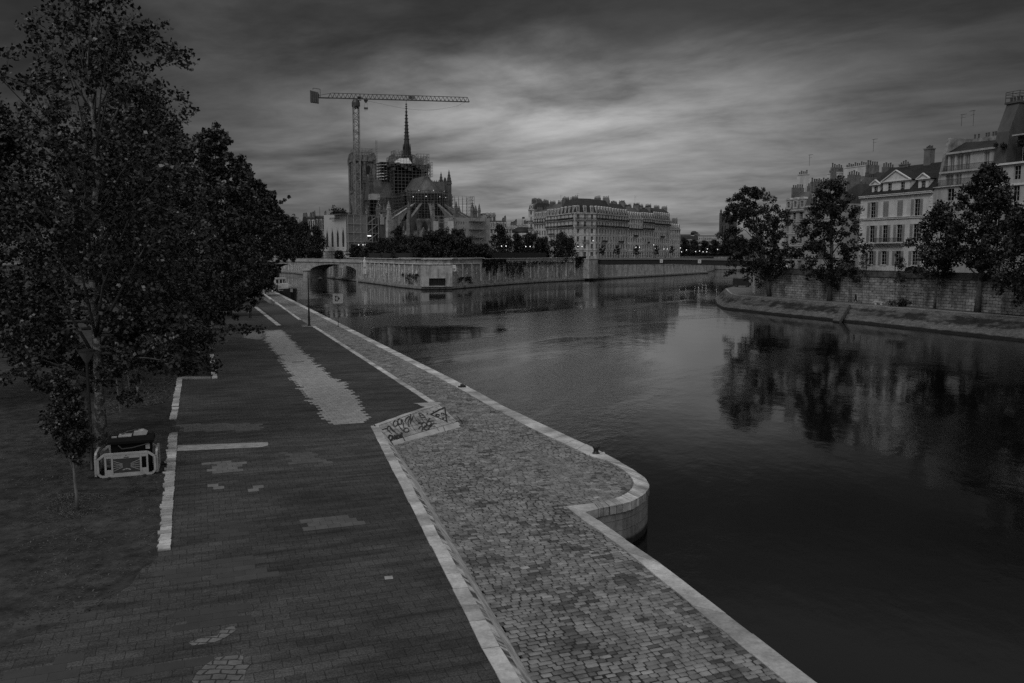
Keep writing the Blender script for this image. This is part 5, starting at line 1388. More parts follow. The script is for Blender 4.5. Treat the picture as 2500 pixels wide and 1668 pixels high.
for x in (1.2, 2.0, 3.6, 4.1, 5.0, 5.5, 5.9, 6.3): put_pot(c2, (x, 8.3, zP), .8, .16)
chimney(h2, W2d - 2.0, W2d - .6, 7.5, 8.3, zC, zpx(345, fx(2390, 7)) - GZ, 3, 'x', m_chim, .8)
aerial(fx(2324, 8.3) + Vector((0, 0, zP + GZ)), 2.2, 'thin television aerial among the chimney pots of the patched party wall', FRZ); aerial(fx(2352, 8.3) + Vector((0, 0, zP + GZ - .3)), 2.9, 'leaning television aerial at the end of the patched party wall', FRZ + 3)
# --- right hand house
A3, B3 = fx(2398), fx(2640); W3 = (B3 - A3).length
h3 = thing('town_house', 'large pale house at the right edge with a tall sloping chimney stack and dark attic', 'house', (A3.x, A3.y, GZ), FRZ, GH)
P3 = fx(2450); z3 = lambda py: zpx(py, P3) - GZ
zt3 = z3(398); w = MB(); holes = []
for zz0, zz1 in ((z3(440), z3(406)), (z3(492), z3(455)), (z3(548), z3(505)), (z3(604), z3(562)), (z3(655), z3(615))):
    for x in (1.9, 5.2, 8.6, 12, 15.5, 19):
        if x < W3 - 1: holes.append((x - .62, x + .62, zz0, zz1)); put_window(h3, (x, .2, zz0), 0, 1.24, zz1 - zz0, False, 1, 2, .07)
w.facade(0, W3, 0, zt3, holes, 0, .22); w.quad((0, 0, 0), (0, 0, zt3), (0, 12, zt3), (0, 12, 0)); w.quad((0, .01, zt3), (W3, .01, zt3), (W3, 12, zt3), (0, 12, zt3)); w.quad((W3, 0, 0), (W3, 12, 0), (W3, 12, zt3), (W3, 0, zt3))
w.build('wall', m_h2, h3)
for zz in (zt3, z3(450), z3(498), z3(610)):
    m_ = MB(); m_.box(-.05, W3, -.45 if zz == zt3 else -.18, -.002, zz - .25, zz + .06); m_.build('cornice' if zz == zt3 else 'string_course', m_trim, h3)
zE, zG = z3(330), z3(268)
m_dk = M('dark_attic_cladding', .018, .7, .3, 1.0)
def attic(za, zb, y0, x0, hs, nm):
    s_ = MB(); s_.facade(x0, W3, za, zb, hs, y0, .3); s_.quad((x0, y0, za), (x0, y0, zb), (x0, 12, zb), (x0, 12, za)); s_.quad((x0, y0, zb), (W3, y0, zb), (W3, 12, zb), (x0, 12, zb)); o = s_.build(nm, m_dk, h3)
    e_ = MB(); e_.box(x0 - .2, W3, y0 - 1.2, y0 + .3, zb + .002, zb + .22); e_.build('eaves', m_h2, o)
    for h in hs: put_window(o, ((h[0] + h[1]) / 2, y0 + .26, h[2]), 0, h[1] - h[0], h[3] - h[2], False, 1, 0, .08)
attic(zt3, zE, 2.2, 3.2, [(4, 6, zt3 + .3, zE - .8), (6.6, 8.8, zt3 + .3, zE - .8), (10, 13, zt3 + .3, zE - .8)], 'attic_floor')
attic(zE, zG, 4.2, 5.4, [(6.2, 7.8, zE + .6, zG - .5), (9, 11, zE + .6, zG - .5)], 'attic_floor')
m_ = MB(); m_.add([(5.8, 3.0, zG + .2), (W3, 3.0, zG + .2), (W3, 12, zG + .2), (5.8, 12, zG + .2), (7.2, 5.2, zG + 4.8), (W3, 5.2, zG + 5.6), (W3, 9, zG + 5.6), (7.2, 9, zG + 4.8), (8.2, 6.2, zG + 6.6), (W3, 6.2, zG + 8), (W3, 8, zG + 8), (8.2, 8, zG + 6.6)],
    [(0, 1, 5, 4), (3, 0, 4, 7), (2, 3, 7, 6), (4, 5, 9, 8), (7, 4, 8, 11), (8, 9, 10, 11), (6, 7, 11, 10)]); m_.build('turret_roof', m_slate, h3)
zS = zpx(255, fx(2440, 4)) - GZ; sx_ = max(-1.6, (fx(2440, 3.6) - A3).dot(-fu) - 2.4)
m_ = MB(); m_.extr([(1.2, zt3), (5.2, zt3), (5.4, zt3 + 4), (6.6, zS), (3.6, zS), (1.6, zt3 + 5.6)], 'x', 1.2 + sx_, 3.6 + sx_); m_.box(1.0 + sx_, 3.8 + sx_, 3.3, 6.8, zS + .003, zS + .35); ck = m_.build('chimney', M('rendered_stack', .075, .85, .3, .7, zscale=.4), h3)
for i in range(7): put_pot(ck, (1.5 + sx_ + i * .33, 4.2 + .5 * (i % 2), zS + .34), .8, .17)
m_ = MB()
for x in (1.1 + sx_, 2.4 + sx_, 3.7 + sx_):
    for y in (3.4, 6.7): m_.bar((x, y, zS + .3), (x, y, zS + 2.0), .07)
for z_ in (1.1, 1.6, 2.0):
    for y in (3.4, 6.7): m_.bar((1.1 + sx_, y, zS + z_), (3.7 + sx_, y, zS + z_), .06)
    for x in (1.1 + sx_, 3.7 + sx_): m_.bar((x, 3.4, zS + z_), (x, 6.7, zS + z_), .06)
m_.build('guard_rail', m_iron, ck)
def bushy(name, label, p, r, n, leaf, seed, cat='plant', sq=(1, 1, .7), group=None, mleaf=None):
    rs = np.random.RandomState(seed); c = rs.normal(0, .45, (max(6, n // 60), 3)) * r * np.array(sq); c[:, 2] = np.abs(c[:, 2]) + .15 * r
    idx = rs.randint(0, len(c), n); d = rs.normal(0, 1, (n, 3)); pos = c[idx] + d * r * .22 * np.array(sq)
    nv = rs.normal(0, 1, (n, 3)); nv /= np.linalg.norm(nv, axis=1)[:, None]; ax = np.cross(nv, rs.normal(0, 1, (n, 3))); ax /= np.linalg.norm(ax, axis=1)[:, None]; bx_ = np.cross(nv, ax); s = leaf * rs.uniform(.6, 1.3, (n, 1))
    v = np.stack([pos - ax * s * .5, pos + bx_ * s * .4, pos + ax * s * .5, pos - bx_ * s * .4], 1)
    t = thing(name, label, cat, p, 0, group)
    np_mesh('foliage', v.reshape(-1, 3), np.arange(n * 4).reshape(-1, 4), 4, mleaf or m_leaf2, t, rs.uniform(.5, 1.6, n)); return t
for i, x in enumerate((1.6, 4.6, 8.2)):
    bushy('terrace_plant', ('dark plants along the roof terrace right of the set-back floors', 'dark plants at the foot of the tall chimney stack', 'dark plants on the terrace under the attic windows')[i], fx(2398) - fu * x + fn * .9 + Vector((0, 0, GZ + zt3 + .05)), 1.0, 500, .22, 70 + i, group='roof terrace plants')
# --- houses left of the white one
def plain_house(label, px0, px1, back, ytop, seed, nw=(2,), fl=None, mat=None, **k):
    a_, b_ = fx(px0, back), fx(px1, back); zc_ = zpx(ytop, (a_ + b_) / 2) - GZ
    n_ = 5; fl = [zc_ * .22] + [zc_ * .78 / (n_ - 1)] * (n_ - 1)
    return block('town_house', label, [a_, b_], nw, GZ, fl, 11, GH, seed, mat or m_h2, (2.6, 1.2), (1.6, 3), True, (), (), win=(1.1, .6), far_=False, cat='house', **k)
plain_house('pale house with a small pedimented dormer set back behind the low gate wall', 2000, 2090, 5.5, 472, 81, (3,))
plain_house('narrow pale house hidden behind the tree left of the gate wall', 1958, 2046, .0, 500, 82, (2,))
plain_house('pale house with tall chimneys at the far end of the row, over the wall corner', 1908, 1957, .0, 512, 83, (3,))
A5, B5 = fx(2047), fx(2091.5)
gt = thing('gate_wall', 'low rendered wall with a wide gate beside the white house', 'wall', (A5.x, A5.y, GZ), FRZ); L5 = (B5 - A5).length
m_ = MB(); m_.facade(0, L5, 0, 4.4, [(1.2, L5 - .9, 0, 2.4)], .1, .4); m_.box(0, L5, .0, .6, 4.4, 4.6); m_.build('wall', m_h2, gt)
m_ = MB(); m_.quad((1.2, .45, 0), (L5 - .9, .45, 0), (L5 - .9, .45, 2.4), (1.2, .45, 2.4)); m_.build('gate', M('gate_paint', .13, .7, .2, 1), gt)
for px_, back, py_, n_, l_ in ((2082, 9, 408, 12, 'long row of chimney pots on the pale party wall left of the white house'), (1950, 8, 428, 5, 'tall rendered chimney stack standing left of the middle tree'), (2026, 9, 424, 6, 'broad chimney stack behind the top of the middle tree')):
    c_ = fx(px_, back); zt_ = zpx(py_, c_); wd = n_ * .62
    t_ = thing('chimney_stack', l_, 'chimney', (c_.x, c_.y, zt_ - 8), FRZ, 'chimney stacks above the far houses')
    m_ = MB(); m_.box(-wd / 2, wd / 2, -.5, .5, 0, 8); m_.box(-wd / 2 - .1, wd / 2 + .1, -.6, .6, 8.002, 8.2); s_ = m_.build('stack', M('pale_stack', .50, .85, .25, .6, zscale=.4), t_)
    for i in range(n_): put_pot(s_, (-wd / 2 + (i + .5) * .62, 0, 8.2), (.6, .9, .7)[i % 3], .16)
aerial(fx(2116, 8) + Vector((0, 0, zpx(402, fx(2116, 8)))), 2.6, 'television aerial on the chimneys just left of the dark tiled roof', FRZ)
aerial(fx(1964, 8) + Vector((0, 0, zpx(434, fx(1964, 8)))), 2.6, 'television aerial on the stack left of the middle tree', FRZ)
# street lamps by the parapet
for px_, py_, l_ in ((2182, 659, 'old street lamp on the parapet before the middle of the white house'), (2112, 661, 'slim dark post before the left windows of the white house')):
    p_ = fx(px_, -9.5); t_ = thing('street_lamp', l_, 'street lamp', (p_.x, p_.y, GZ), 0, 'unlit lamps above the far quay wall')
    m_ = MB(); m_.lathe([(0, 0), (.22, 0), (.2, .5), (.08, .7), (.06, 3.2), (.0, 3.25)], n=8); m_.build('post', m_black, t_)
    m_ = MB(); m_.lathe([(.08, 3.2), (.22, 3.75), (.24, 3.8), (.06, 4.05), (0, 4.1)], n=6); m_.build('lantern', m_iron, t_)
# parked cars showing over the parapet
for px_, back, l_ in ((2235, -4, 'roof of a dark car parked below the right windows of the white house'), (1905, -3, 'pale car parked behind the parapet at the left trees')):
    p_ = fx(px_, back); t_ = thing('parked_car', l_, 'car', (p_.x, p_.y, GZ), FRZ)
    m_ = MB(); m_.extr([(-2.1, .35), (2.1, .35), (2.15, .8), (1.3, .95), (.7, 1.45), (-1.2, 1.48), (-2.0, .95)], 'y', -.85, .85); m_.build('body', m_black if px_ > 2000 else m_white, t_)
    for x in (-1.35, 1.35):
        for y in (-.85, .85): q_ = MB(); q_.tube([(x, y - .1, .32), (x, y + .1, .32)], .32, 10); q_.build('wheel', m_iron, t_)
    q_ = MB(); q_.extr([(-1.1, .98), (1.2, .98), (.68, 1.40), (-1.1, 1.42)], 'y', -.86, .86); q_.build('windows', m_glass, t_)
# ------------------------------------------------------------------ the island ahead: its walls, bridges and streets
CW = [Vector((-205, 600, 0)), Vector((-132, 500, 0)), G(764, 674.6), G(870, 688), G(930, 696), G(981, 703), G(1029, 707.6), G(1104, 706.9), G(1118, 705.5), G(1240, 695.5), G(1319, 690), G(1462, 683), G(1605, 675), G(1729, 667.6)]
CWB = [Vector((135, 560, 0)), Vector((60, 700, 0))]
CZ = 9.3
def ztop(p):
    px = proj(Vector((p.x, p.y, 5)))[0]
    return 9.9 if px < 1466 else (7.6 - 1.9 * (px - 1466) / 263)
def offs(pts, k):
    r_ = []
    for i, p in enumerate(pts):
        a = pts[max(0, i - 1)]; b = pts[min(len(pts) - 1, i + 1)]; d = (b - a).normalized(); r_.append(p + Vector((-d.y, d.x, 0)) * k)
    return r_
cin = offs(CW, .8); cin2 = offs(CW, 1.2)
o = wall_strip('quay_ledge', [Vector((p.x, p.y, .95)) for p in CW], [Vector((p.x, p.y, -1.5)) for p in CW], m_rwall); tag(o, 'long dark stone footing along the waterline of the island', 'footing')
mb = MB()
for a, b, c, d in zip(CW, CW[1:], cin[1:], cin): mb.quad((a.x, a.y, .95), (b.x, b.y, .95), (c.x, c.y, 1.05), (d.x, d.y, 1.05))
tag(mb.build('quay_ledge_top', M('ledge_top', .16, .85, .4, .6)), kind='structure')
m_rubble = MSTONE('dark_rubble_wall', .33, .5, .24, .02, .34, .45, .9, .6, .03, .12, .5, .1)
m_quoin = MSTONE('pale_quoins', .62, 5, .42, .015, .12, .3, .85, .6, .01, .02, .35)
iw = thing('island_wall', 'high rubble river wall with pale stone ribs round the point of the island', 'river wall', (CW[6].x, CW[6].y, 0))
LI = lambda p, z: Vector((p.x - CW[6].x, p.y - CW[6].y, z))
wall_strip('masonry', [LI(p, ztop(p) - 1.6) for p in cin2[:12]], [LI(p, 1.0) for p in cin[:12]], m_rubble, parent=iw)
wall_strip('parapet', [LI(p, ztop(p)) for p in offs(CW, 1.1)[:12]], [LI(p, ztop(p) - 1.6) for p in offs(CW, 1.1)[:12]], MSTONE('weathered_parapet', .34, 1.6, .4, .012, .15, .4, .9, .6, .012, .03, .6), parent=iw)
mb = MB()
for a, b in zip(offs(CW, 1.0)[:11], offs(CW, 1.0)[1:12]):
    mb.bar(LI(a, ztop(a) - 1.55), LI(b, ztop(b) - 1.55), .5, .28); mb.bar(LI(a, ztop(a) + .02), LI(b, ztop(b) + .02), .7, .16)
mb.build('string_course', m_quoin, iw)
# pale ribs and the short blocks between them
def along(pts, s):
    for a, b in zip(pts, pts[1:]):
        l = (b - a).length
        if s <= l: return a.lerp(b, s / l), (b - a).normalized()
        s -= l
    return pts[-1], (pts[-1] - pts[-2]).normalized()
rib = MB(); rib.box(-.42, .42, -.06, .3, 1.0, 8.25); rm = rib.build('rib', m_quoin); COL.objects.unlink(rm)
shb = MB(); shb.box(-.22, .22, -.05, .3, 4.6, 6.9); shb.box(-.42, .42, -.05, .3, 5.4, 6.1); sm_ = shb.build('rib', m_quoin); COL.objects.unlink(sm_)
tot = sum((b - a).length for a, b in zip(cin[:12], cin[1:12])); s_ = 6; k = 0
while s_ < tot - 2:
    p_, d_ = along(cin[:12], s_); px_ = proj(Vector((p_.x, p_.y, 5)))[0]
    if not (1018 < px_ < 1108) and px_ > 690 and px_ < 1425:
        o = (rm if k % 2 == 0 else sm_).copy(); COL.objects.link(o); o.parent = iw; q_ = LI(p_ + Vector((-d_.y, d_.x, 0)) * .12, 0); o.location = q_; o.rotation_euler = (-.045 * 0, 0, math.atan2(d_.y, d_.x))
    s_ += 3.5; k += 1
lw = thing('island_wall', 'lower pale stone wall of the island under and beyond the flat bridge', 'river wall', (CW[11].x, CW[11].y, 0))
LL = lambda p, z: Vector((p.x - CW[11].x, p.y - CW[11].y, z))
wall_strip('masonry', [LL(p, ztop(p) if p.y < 500 else 5.7) for p in cin2[11:] + CWB], [LL(p, 1.0) for p in cin[11:] + CWB], MSTONE('pale_river_masonry', .42, .7, .3, .012, .2, .35, .9, .6, .015, .05, .5, .1), parent=lw)
# smooth stone bastion of the memorial at the point
a_, b_ = V(1029, 690, G(1029, 707.6).y), V(1104, 690, G(1104, 706.9).y); e_ = (b_ - a_); e_.z = 0
ms = thing('memorial_bastion', 'smooth stone bastion with a barred dark opening at the point of the island', 'bastion', (a_.x, a_.y, 0), math.atan2(e_.y, e_.x)); Lm = e_.length
m_smooth = MSTONE('smooth_memorial_stone', .40, 1.8, .6, .01, .05, .3, .85, .8, .006, .01, .5)
mb = MB(); mb.facade(0, Lm, .95, 7.9, [(2.4, 7.9, 1.25, 3.7)], -.5, .9); mb.quad((0, -.5, .95), (0, -.5, 7.9), (0, 1.6, 7.9), (0, 1.6, .95)); mb.quad((Lm, -.5, .95), (Lm, 1.6, .95), (Lm, 1.6, 7.9), (Lm, -.5, 7.9)); mb.build('wall', m_smooth, ms)
mb = MB(); mb.box(2.1, 8.2, -.62, -.51, .97, 1.25); mb.box(2.1, 8.2, -.62, -.51, 3.7, 3.95); mb.box(2.1, 2.4, -.62, -.51, 1.25, 3.7); mb.box(7.9, 8.2, -.62, -.51, 1.25, 3.7); mb.build('opening_frame', m_smooth, ms)
mb = MB(); mb.quad((2.4, .38, 1.25), (7.9, .38, 1.25), (7.9, .38, 3.7), (2.4, .38, 3.7)); mb.build('dark_recess', m_black, ms)
mb = MB()
for i in range(9): mb.extr([(2.7 + i * .55, 3.4), (2.95 + i * .55, 3.4), (2.82 + i * .55, 1.9)], 'y', -.1, .0)
mb.box(2.4, 7.9, -.08, -.02, 3.35, 3.45); mb.build('grille', m_iron, ms)
a2, b2 = V(981, 640, G(981, 703).y + .6), V(1178, 640, G(1160, 703).y); pts_ = [G(975, 701.5), G(1029, 707.2), G(1104, 706.5), G(1118, 704.8), G(1182, 700)]
mp = thing('memorial_parapet', 'broad plain concrete parapet wrapped round the point of the island', 'parapet', (pts_[0].x, pts_[0].y, 0))
mb = MB(); ins = offs(pts_, .5); ins2 = offs(pts_, 2.2)
for i in range(4):
    c = [ins[i], ins[i + 1], ins2[i + 1], ins2[i]]; c = [(v.x - pts_[0].x, v.y - pts_[0].y) for v in c]; mb.prism(c, 7.9, 10.05)
mb.build('wall', M('board_marked_concrete', .32, .85, .35, .35, 6, zscale=2), mp)
mb = MB()
for i in range(4):
    a, b = ins[i] - pts_[0], ins[i + 1] - pts_[0]; mb.bar((a.x, a.y, 10.2), (b.x, b.y, 10.2), 1.6, .26)
mb.build('coping', m_lime2, mp)
# arrow sign
pa = V(1108, 657, G(1108, 706).y - 1.2); sg2 = thing('arrow_sign', 'white river sign with a black arrow pointing right on the island wall', 'sign', (pa.x, pa.y, pa.z), math.atan2(e_.y, e_.x) + .25)
mb = MB(); mb.box(-.85, .85, -.05, .05, -.8, .8); mb.build('board', m_white, sg2)
mb = MB(); mb.box(-.5, .25, -.075, -.055, -.07, .07); mb.extr([(.2, -.26), (.6, 0), (.2, .26)], 'y', -.078, -.056); mb.build('arrow', m_black, sg2)
mb = MB(); mb.box(-.7, .7, -.04, .04, .86, 1.3); mb.build('upper_plate', m_white, sg2)
# island ground
gp_ = [(p.x, p.y, CZ) for p in offs(CW, 1.4)[:12]] + [(p.x, p.y, CZ) for p in offs(CW, 9)[12:]] + [(150, 620, CZ), (40, 900, CZ), (-420, 900, CZ), (-300, 640, CZ)]
mb = MB(); mb.poly(gp_); o = mb.build('island_ground', m_road); tag(o, kind='structure')
if o.data.polygons[0].normal.z < 0: o.data.flip_normals()
mb = MB(); q_ = [(p.x, p.y, ztop(p) - .6) for p in offs(CW, 1.0)[11:]] + [(p.x, p.y, ztop(p) - .6) for p in offs(CW, 9.4)[11:][::-1]]; mb.poly(q_); o = mb.build('quay_terrace', m_road); tag(o, kind='structure')
# hanging ivy on the wall
def ivy(label, s0, s1, zlo, zhi, n, seed):
    rs = np.random.RandomState(seed); pos = []
    m = max(5, int((s1 - s0) / 1.1)); strands = []
    for k in range(m):
        s = s0 + (s1 - s0) * (k + rs.rand()) / m; strands.append((s, zhi - (zhi - zlo) * rs.rand() ** .7))
    for i in range(n):
        s, zl_ = strands[rs.randint(m)]; z = zl_ + (zhi - zl_) * rs.rand() ** .8
        p_, d_ = along(cin[:12], s + rs.normal(0, .45)); nn = Vector((d_.y, -d_.x, 0)); pos.append(tuple(p_ + nn * (.15 + .25 * rs.rand()) + Vector((0, 0, z))))
    pos = np.array(pos); root, _ = along(cin[:12], (s0 + s1) / 2); r_ = np.array((root.x, root.y, zhi)); pos -= r_
    nv = rs.normal(0, 1, (n, 3)); nv /= np.linalg.norm(nv, axis=1)[:, None]; ax = np.cross(nv, rs.normal(0, 1, (n, 3))); ax /= np.linalg.norm(ax, axis=1)[:, None]; bx_ = np.cross(nv, ax); sz = .42 * rs.uniform(.6, 1.3, (n, 1))
    v = np.stack([pos - ax * sz * .5, pos + bx_ * sz * .4, pos + ax * sz * .5, pos - bx_ * sz * .4], 1)
    t = thing('ivy', label, 'ivy', tuple(r_), 0, 'ivy hanging down the island wall'); np_mesh('foliage', v.reshape(-1, 3), np.arange(n * 4).reshape(-1, 4), 4, m_leaf2, t, rs.uniform(.4, 1.7, n))
def s_at(px):
    best = None; s = 0
    while s < tot:
        p_, _ = along(cin[:12], s); x_ = proj(Vector((p_.x, p_.y, 5)))[0]
        if x_ >= px: return s
        s += .5
    return tot
ivy('dense ivy curtain spilling over the island wall right of the arrow sign', s_at(1178), s_at(1232), 3.2, 9.8, 3600, 91)
ivy('ivy strands reaching down to the footing left of the willow', s_at(1232), s_at(1282), 2.0, 8.8, 1500, 92)
ivy('thin ivy trails from the parapet between the ribs under the low van', s_at(1286), s_at(1385), 6.0, 8.8, 700, 93)
ivy('low creeper on the wall just right of the barred opening', s_at(1115), s_at(1150), 1.2, 3.8, 320, 94)
ivy('dark ivy patch on the wall between ribs left of the smooth bastion', s_at(985), s_at(1022), 1.2, 5.0, 420, 95)
ivy('dark bush of ivy hanging at the bridge abutment below the willow', s_at(1404), s_at(1432), 5.2, 10.4, 2200, 96)
# ------------------------------------------------------------------ flat steel bridge
PA, PB = Vector((39.0, 374.0, 0)), Vector((93.0, 312.0, 0)); pd = (PB - PA).normalized(); pn = Vector((pd.y, -pd.x, 0))   # pn towards the camera
if pn.y > 0: pn = -pn
fb = thing('footbridge', 'flat dark steel girder bridge linking the two islands', 'bridge', (PA.x, PA.y, 0), math.atan2(pd.y, pd.x)); Lb = (PB - PA).length
sgn = 1 if Vector((-pd.y, pd.x, 0)).y > 0 else -1
mb = MB(); mb.extr([(-3, 7.0), (4, 6.8), (Lb * .5, 7.5), (Lb - 4, 6.9), (Lb + 4, 7.0), (Lb + 4, 9.0), (Lb * .5, 9.25), (-3, 9.0)], 'y', -0.0, 10.5); mb.build('girder', M('dark_bridge_paint', .02, .6, .2, .5), fb)
mb = MB(); mb.extr([(-3, 9.0), (Lb * .5, 9.252), (Lb + 4, 9.0), (Lb + 4, 9.75), (Lb * .5, 10.0), (-3, 9.75)], 'y', -.35, -.05); mb.build('fascia', M('bridge_fascia', .15, .6, .15, .5), fb)
mb = MB()
for i in range(46):
    x = -2 + (Lb + 5) * i / 45; mb.box(x - .04, x + .04, -.22, -.14, 9.7, 10.95)
mb.bar((-3, -.18, 10.85), (Lb * .5, -.18, 11.1), .09); mb.bar((Lb * .5, -.18, 11.1), (Lb + 4, -.18, 10.85), .09); mb.bar((-3, -.18, 10.35), (Lb * .5, -.18, 10.6), .05); mb.bar((Lb * .5, -.18, 10.6), (Lb + 4, -.18, 10.35), .05)
mb.build('railing', m_iron, fb)
for px_, l_ in ((1613, 'pale square navigation panel on the middle of the flat bridge'), (1706, 'pale square navigation panel on the flat bridge nearer the far trees')):
    k = (px_ - CX) / F; b = PA + pn * .4; t_ = (k * b.y - b.x) / (pd.x - k * pd.y); p_ = b + pd * t_
    mb = MB(); mb.box(-.75, .75, -.06, .06, -.75, .75); mb.t = .12; mb.extr([(-.45, .45), (-.25, .45), (.45, -.45), (.25, -.45)], 'y', -.075, -.058)
    o = mb.build('navigation_panel', M('panel_enamel', .5, .5, .1, 3), loc=(p_.x, p_.y, 8.7)); o.rotation_euler.z = math.atan2(pd.y, pd.x); tag(o, l_, 'sign', 'navigation panels on the flat bridge')
ab = thing('bridge_abutment', 'pale stone abutment block where the flat bridge meets the island', 'abutment', (PA.x, PA.y, 0), math.atan2(CW[11].y - CW[10].y, CW[11].x - CW[10].x))
mb = MB(); mb.box(-8.2, -.6, .35, 5, .9, 9.2); mb.build('block', MSTONE('abutment_stone', .40, 1.0, .42, .012, .10, .35, .9, .6, .01, .03, .4), ab)
mb = MB(); mb.box(-8.4, -.4, .15, 5, 9.2, 9.6); mb.box(-7.9, -4.0, .6, 2, 9.6, 10.7); mb.box(-2.3, -.7, .4, 1.8, 9.6, 11.3); mb.build('coping', m_lime2, ab)
# ------------------------------------------------------------------ stone arch bridge on the left
QA, QB = Vector((-64.0, 348.5, 0)), Vector((-122.0, 377.0, 0)); ad = (QB - QA).normalized()
an = Vector((-ad.y, ad.x, 0))
if an.y < 0: an = -an
m_arch = MSTONE('bridge_masonry', .30, .9, .42, .012, .1, .3, .9, .7, .01, .02, .45)
abr = thing('stone_bridge', 'low stone arch bridge with rounded piers at the left of the island', 'bridge', (QA.x, QA.y, 0), math.atan2(ad.y, ad.x))
ya = 11.0 if (Vector((-ad.y, ad.x, 0)).y > 0) else -11.0
deck = lambda x: 8.0 + .35 * math.sin(math.pi * min(1, max(0, x / 65)))
spans = [(1.0, 25.0), (28.4, 52.0), (55.4, 80)]
def arch_z(x, a, b): t = (2 * (x - a) / (b - a) - 1); return 4.3 + 3.2 * math.sqrt(max(0, 1 - t * t * .93)) - .2
cols_ = [(-3.0, 1.0, None)] + [(25.0, 28.4, None), (52.0, 55.4, None)]
for y0 in (0.0, ya):
    front, soff = MB(), MB()
    for a, b in spans:
        n = 18
        for i in range(n):
            x0, x1 = a + (b - a) * i / n, a + (b - a) * (i + 1) / n
            c = [(x0, y0, arch_z(x0, a, b)), (x1, y0, arch_z(x1, a, b)), (x1, y0, deck(x1)), (x0, y0, deck(x0))]
            front.quad(*c)
            if y0 == 0: soff.quad((x0, 0, arch_z(x0, a, b)), (x0, ya, arch_z(x0, a, b)), (x1, ya, arch_z(x1, a, b)), (x1, 0, arch_z(x1, a, b)))
    for a, b, _ in cols_: front.quad((a, y0, -1), (b, y0, -1), (b, y0, deck(b)), (a, y0, deck(a)))
    front.build('spandrel', m_arch, abr)
    if soff.v: soff.build('soffit', m_arch, abr)
sd = 1 if ya > 0 else -1
for a, b, _ in cols_: mb = MB(); mb.quad((a, 0, -1), (a, ya, -1), (a, ya, 5), (a, 0, 5)); mb.quad((b, 0, -1), (b, ya, -1), (b, ya, 5), (b, 0, 5)); mb.quad((a, 0, 5), (a, ya, 5), (b, ya, 5), (b, 0, 5)); mb.build('pier_core', m_arch, abr)
for a, b, _ in cols_[1:]:
    mb = MB(); xm = (a + b) / 2; mb.lathe([(1.9, -1), (1.9, .9), (1.7, .95), (1.7, 4.3)], c=(xm, -.15 * sd, 0), n=16); mb.lathe([(1.7, 4.3), (2.0, 4.35), (2.0, 4.7), (1.0, 5.5), (0, 5.7)], c=(xm, -.15 * sd, 0), n=16); mb.build('cutwater', m_arch, abr)
mb = MB(); n = 24
for i in range(n):
    x0, x1 = -3 + 83 * i / n, -3 + 83 * (i + 1) / n
    for y0, w_ in ((-.1 * sd, .7), (ya, .7)): mb.bar((x0, y0, deck(x0) + .1), (x1, y0, deck(x1) + .1), w_, .3); mb.bar((x0, y0, deck(x0) + .7), (x1, y0, deck(x1) + .7), .45, 1.0)
mb.build('parapet', MSTONE('bridge_parapet', .30, 1.6, .5, .01, .1, .3, .9, .7, .008), abr)
mb = MB()
for i in range(n):
    x0, x1 = -3 + 83 * i / n, -3 + 83 * (i + 1) / n; mb.quad((x0, 0, deck(x0) + .12), (x1, 0, deck(x1) + .12), (x1, ya, deck(x1) + .12), (x0, ya, deck(x0) + .12))
mb.build('deck', m_road, abr)
for a, b in spans:                                     # a ring of voussoirs standing just proud of the face
    n = 26; mb = MB()
    for i in range(n):
        x0, x1 = a + (b - a) * (i + .06) / n, a + (b - a) * (i + .94) / n; mb.t = 1.05 + .2 * ((i * 7) % 3 - 1) * .5
        f0, f1 = (x0 - (a + b) / 2) * .055, (x1 - (a + b) / 2) * .055
        mb.quad((x0, -.03 * sd, arch_z(x0, a, b)), (x1, -.03 * sd, arch_z(x1, a, b)), (x1 + f1, -.03 * sd, arch_z(x1, a, b) + 1.0), (x0 + f0, -.03 * sd, arch_z(x0, a, b) + 1.0))
    mb.build('voussoirs', m_arch, abr)
# pale statue-like stone at the end of the parapet
stn = thing('bridge_statue', 'weathered pale stone figure at the island end of the arch bridge', 'statue', V(891, 652, 340) - Vector((0, 0, .6)))
mb = MB(); mb.smooth = True; mb.lathe([(.0, 0), (.5, .1), (.7, .9), (.55, 1.8), (.8, 2.6), (.65, 3.4), (.3, 3.7), (.42, 4.1), (.3, 4.5), (0, 4.6)], n=10); mb.build('figure', m_lime, stn)
mb = MB(); mb.extr([(-.8, -2.2), (.8, -2.2), (.55, 0), (-.55, 0)], 'y', -.5, .6); mb.build('corbel', m_lime, stn)
# ------------------------------------------------------------------ the row of apartment houses on the island
def rowpt(px, back=15.0):
    w0, w1 = G(1462, 683), G(1729, 667.6); e = (w1 - w0).normalized(); n_ = Vector((-e.y, e.x, 0)); b = w0 + n_ * back; k = (px - CX) / F
    t = (k * b.y - b.x) / (e.x - k * e.y); return b + e * t
GI = 'stone apartment houses in the island row'
FL = [4.2, 3.7, 3.7, 3.6, 3.5, 3.3]
xs = [1452, 1493, 1531, 1565, 1593, 1632.5, 1657.6]
corner_l, corner_r = V(1402, 620, 404), rowpt(1452)
left_end = V(1364, 620, 424)
block('apartment_house', 'corner apartment house with a chamfered front and tall slate roof, highest of the row', [(left_end.x, left_end.y), (corner_l.x, corner_l.y), (corner_r.x, corner_r.y)] + [(rowpt(1493).x, rowpt(1493).y)], [4, 3, 6], CZ, FL, 12, GI, 101, m_lime2, (3.6, 1.3), (3.4, 2.6), balc=(2,), long_balc=(4, 5), roof=m_slate, far_=True, win=(1.25, .60))
labs = ['wide stone apartment house next right of the corner house', 'stone apartment house in the middle of the island row', 'stone apartment house with one long iron balcony, right of the middle of the row', 'taller stone apartment house with a crowded mansard roof', 'pale low end house of the island row beside the far trees']
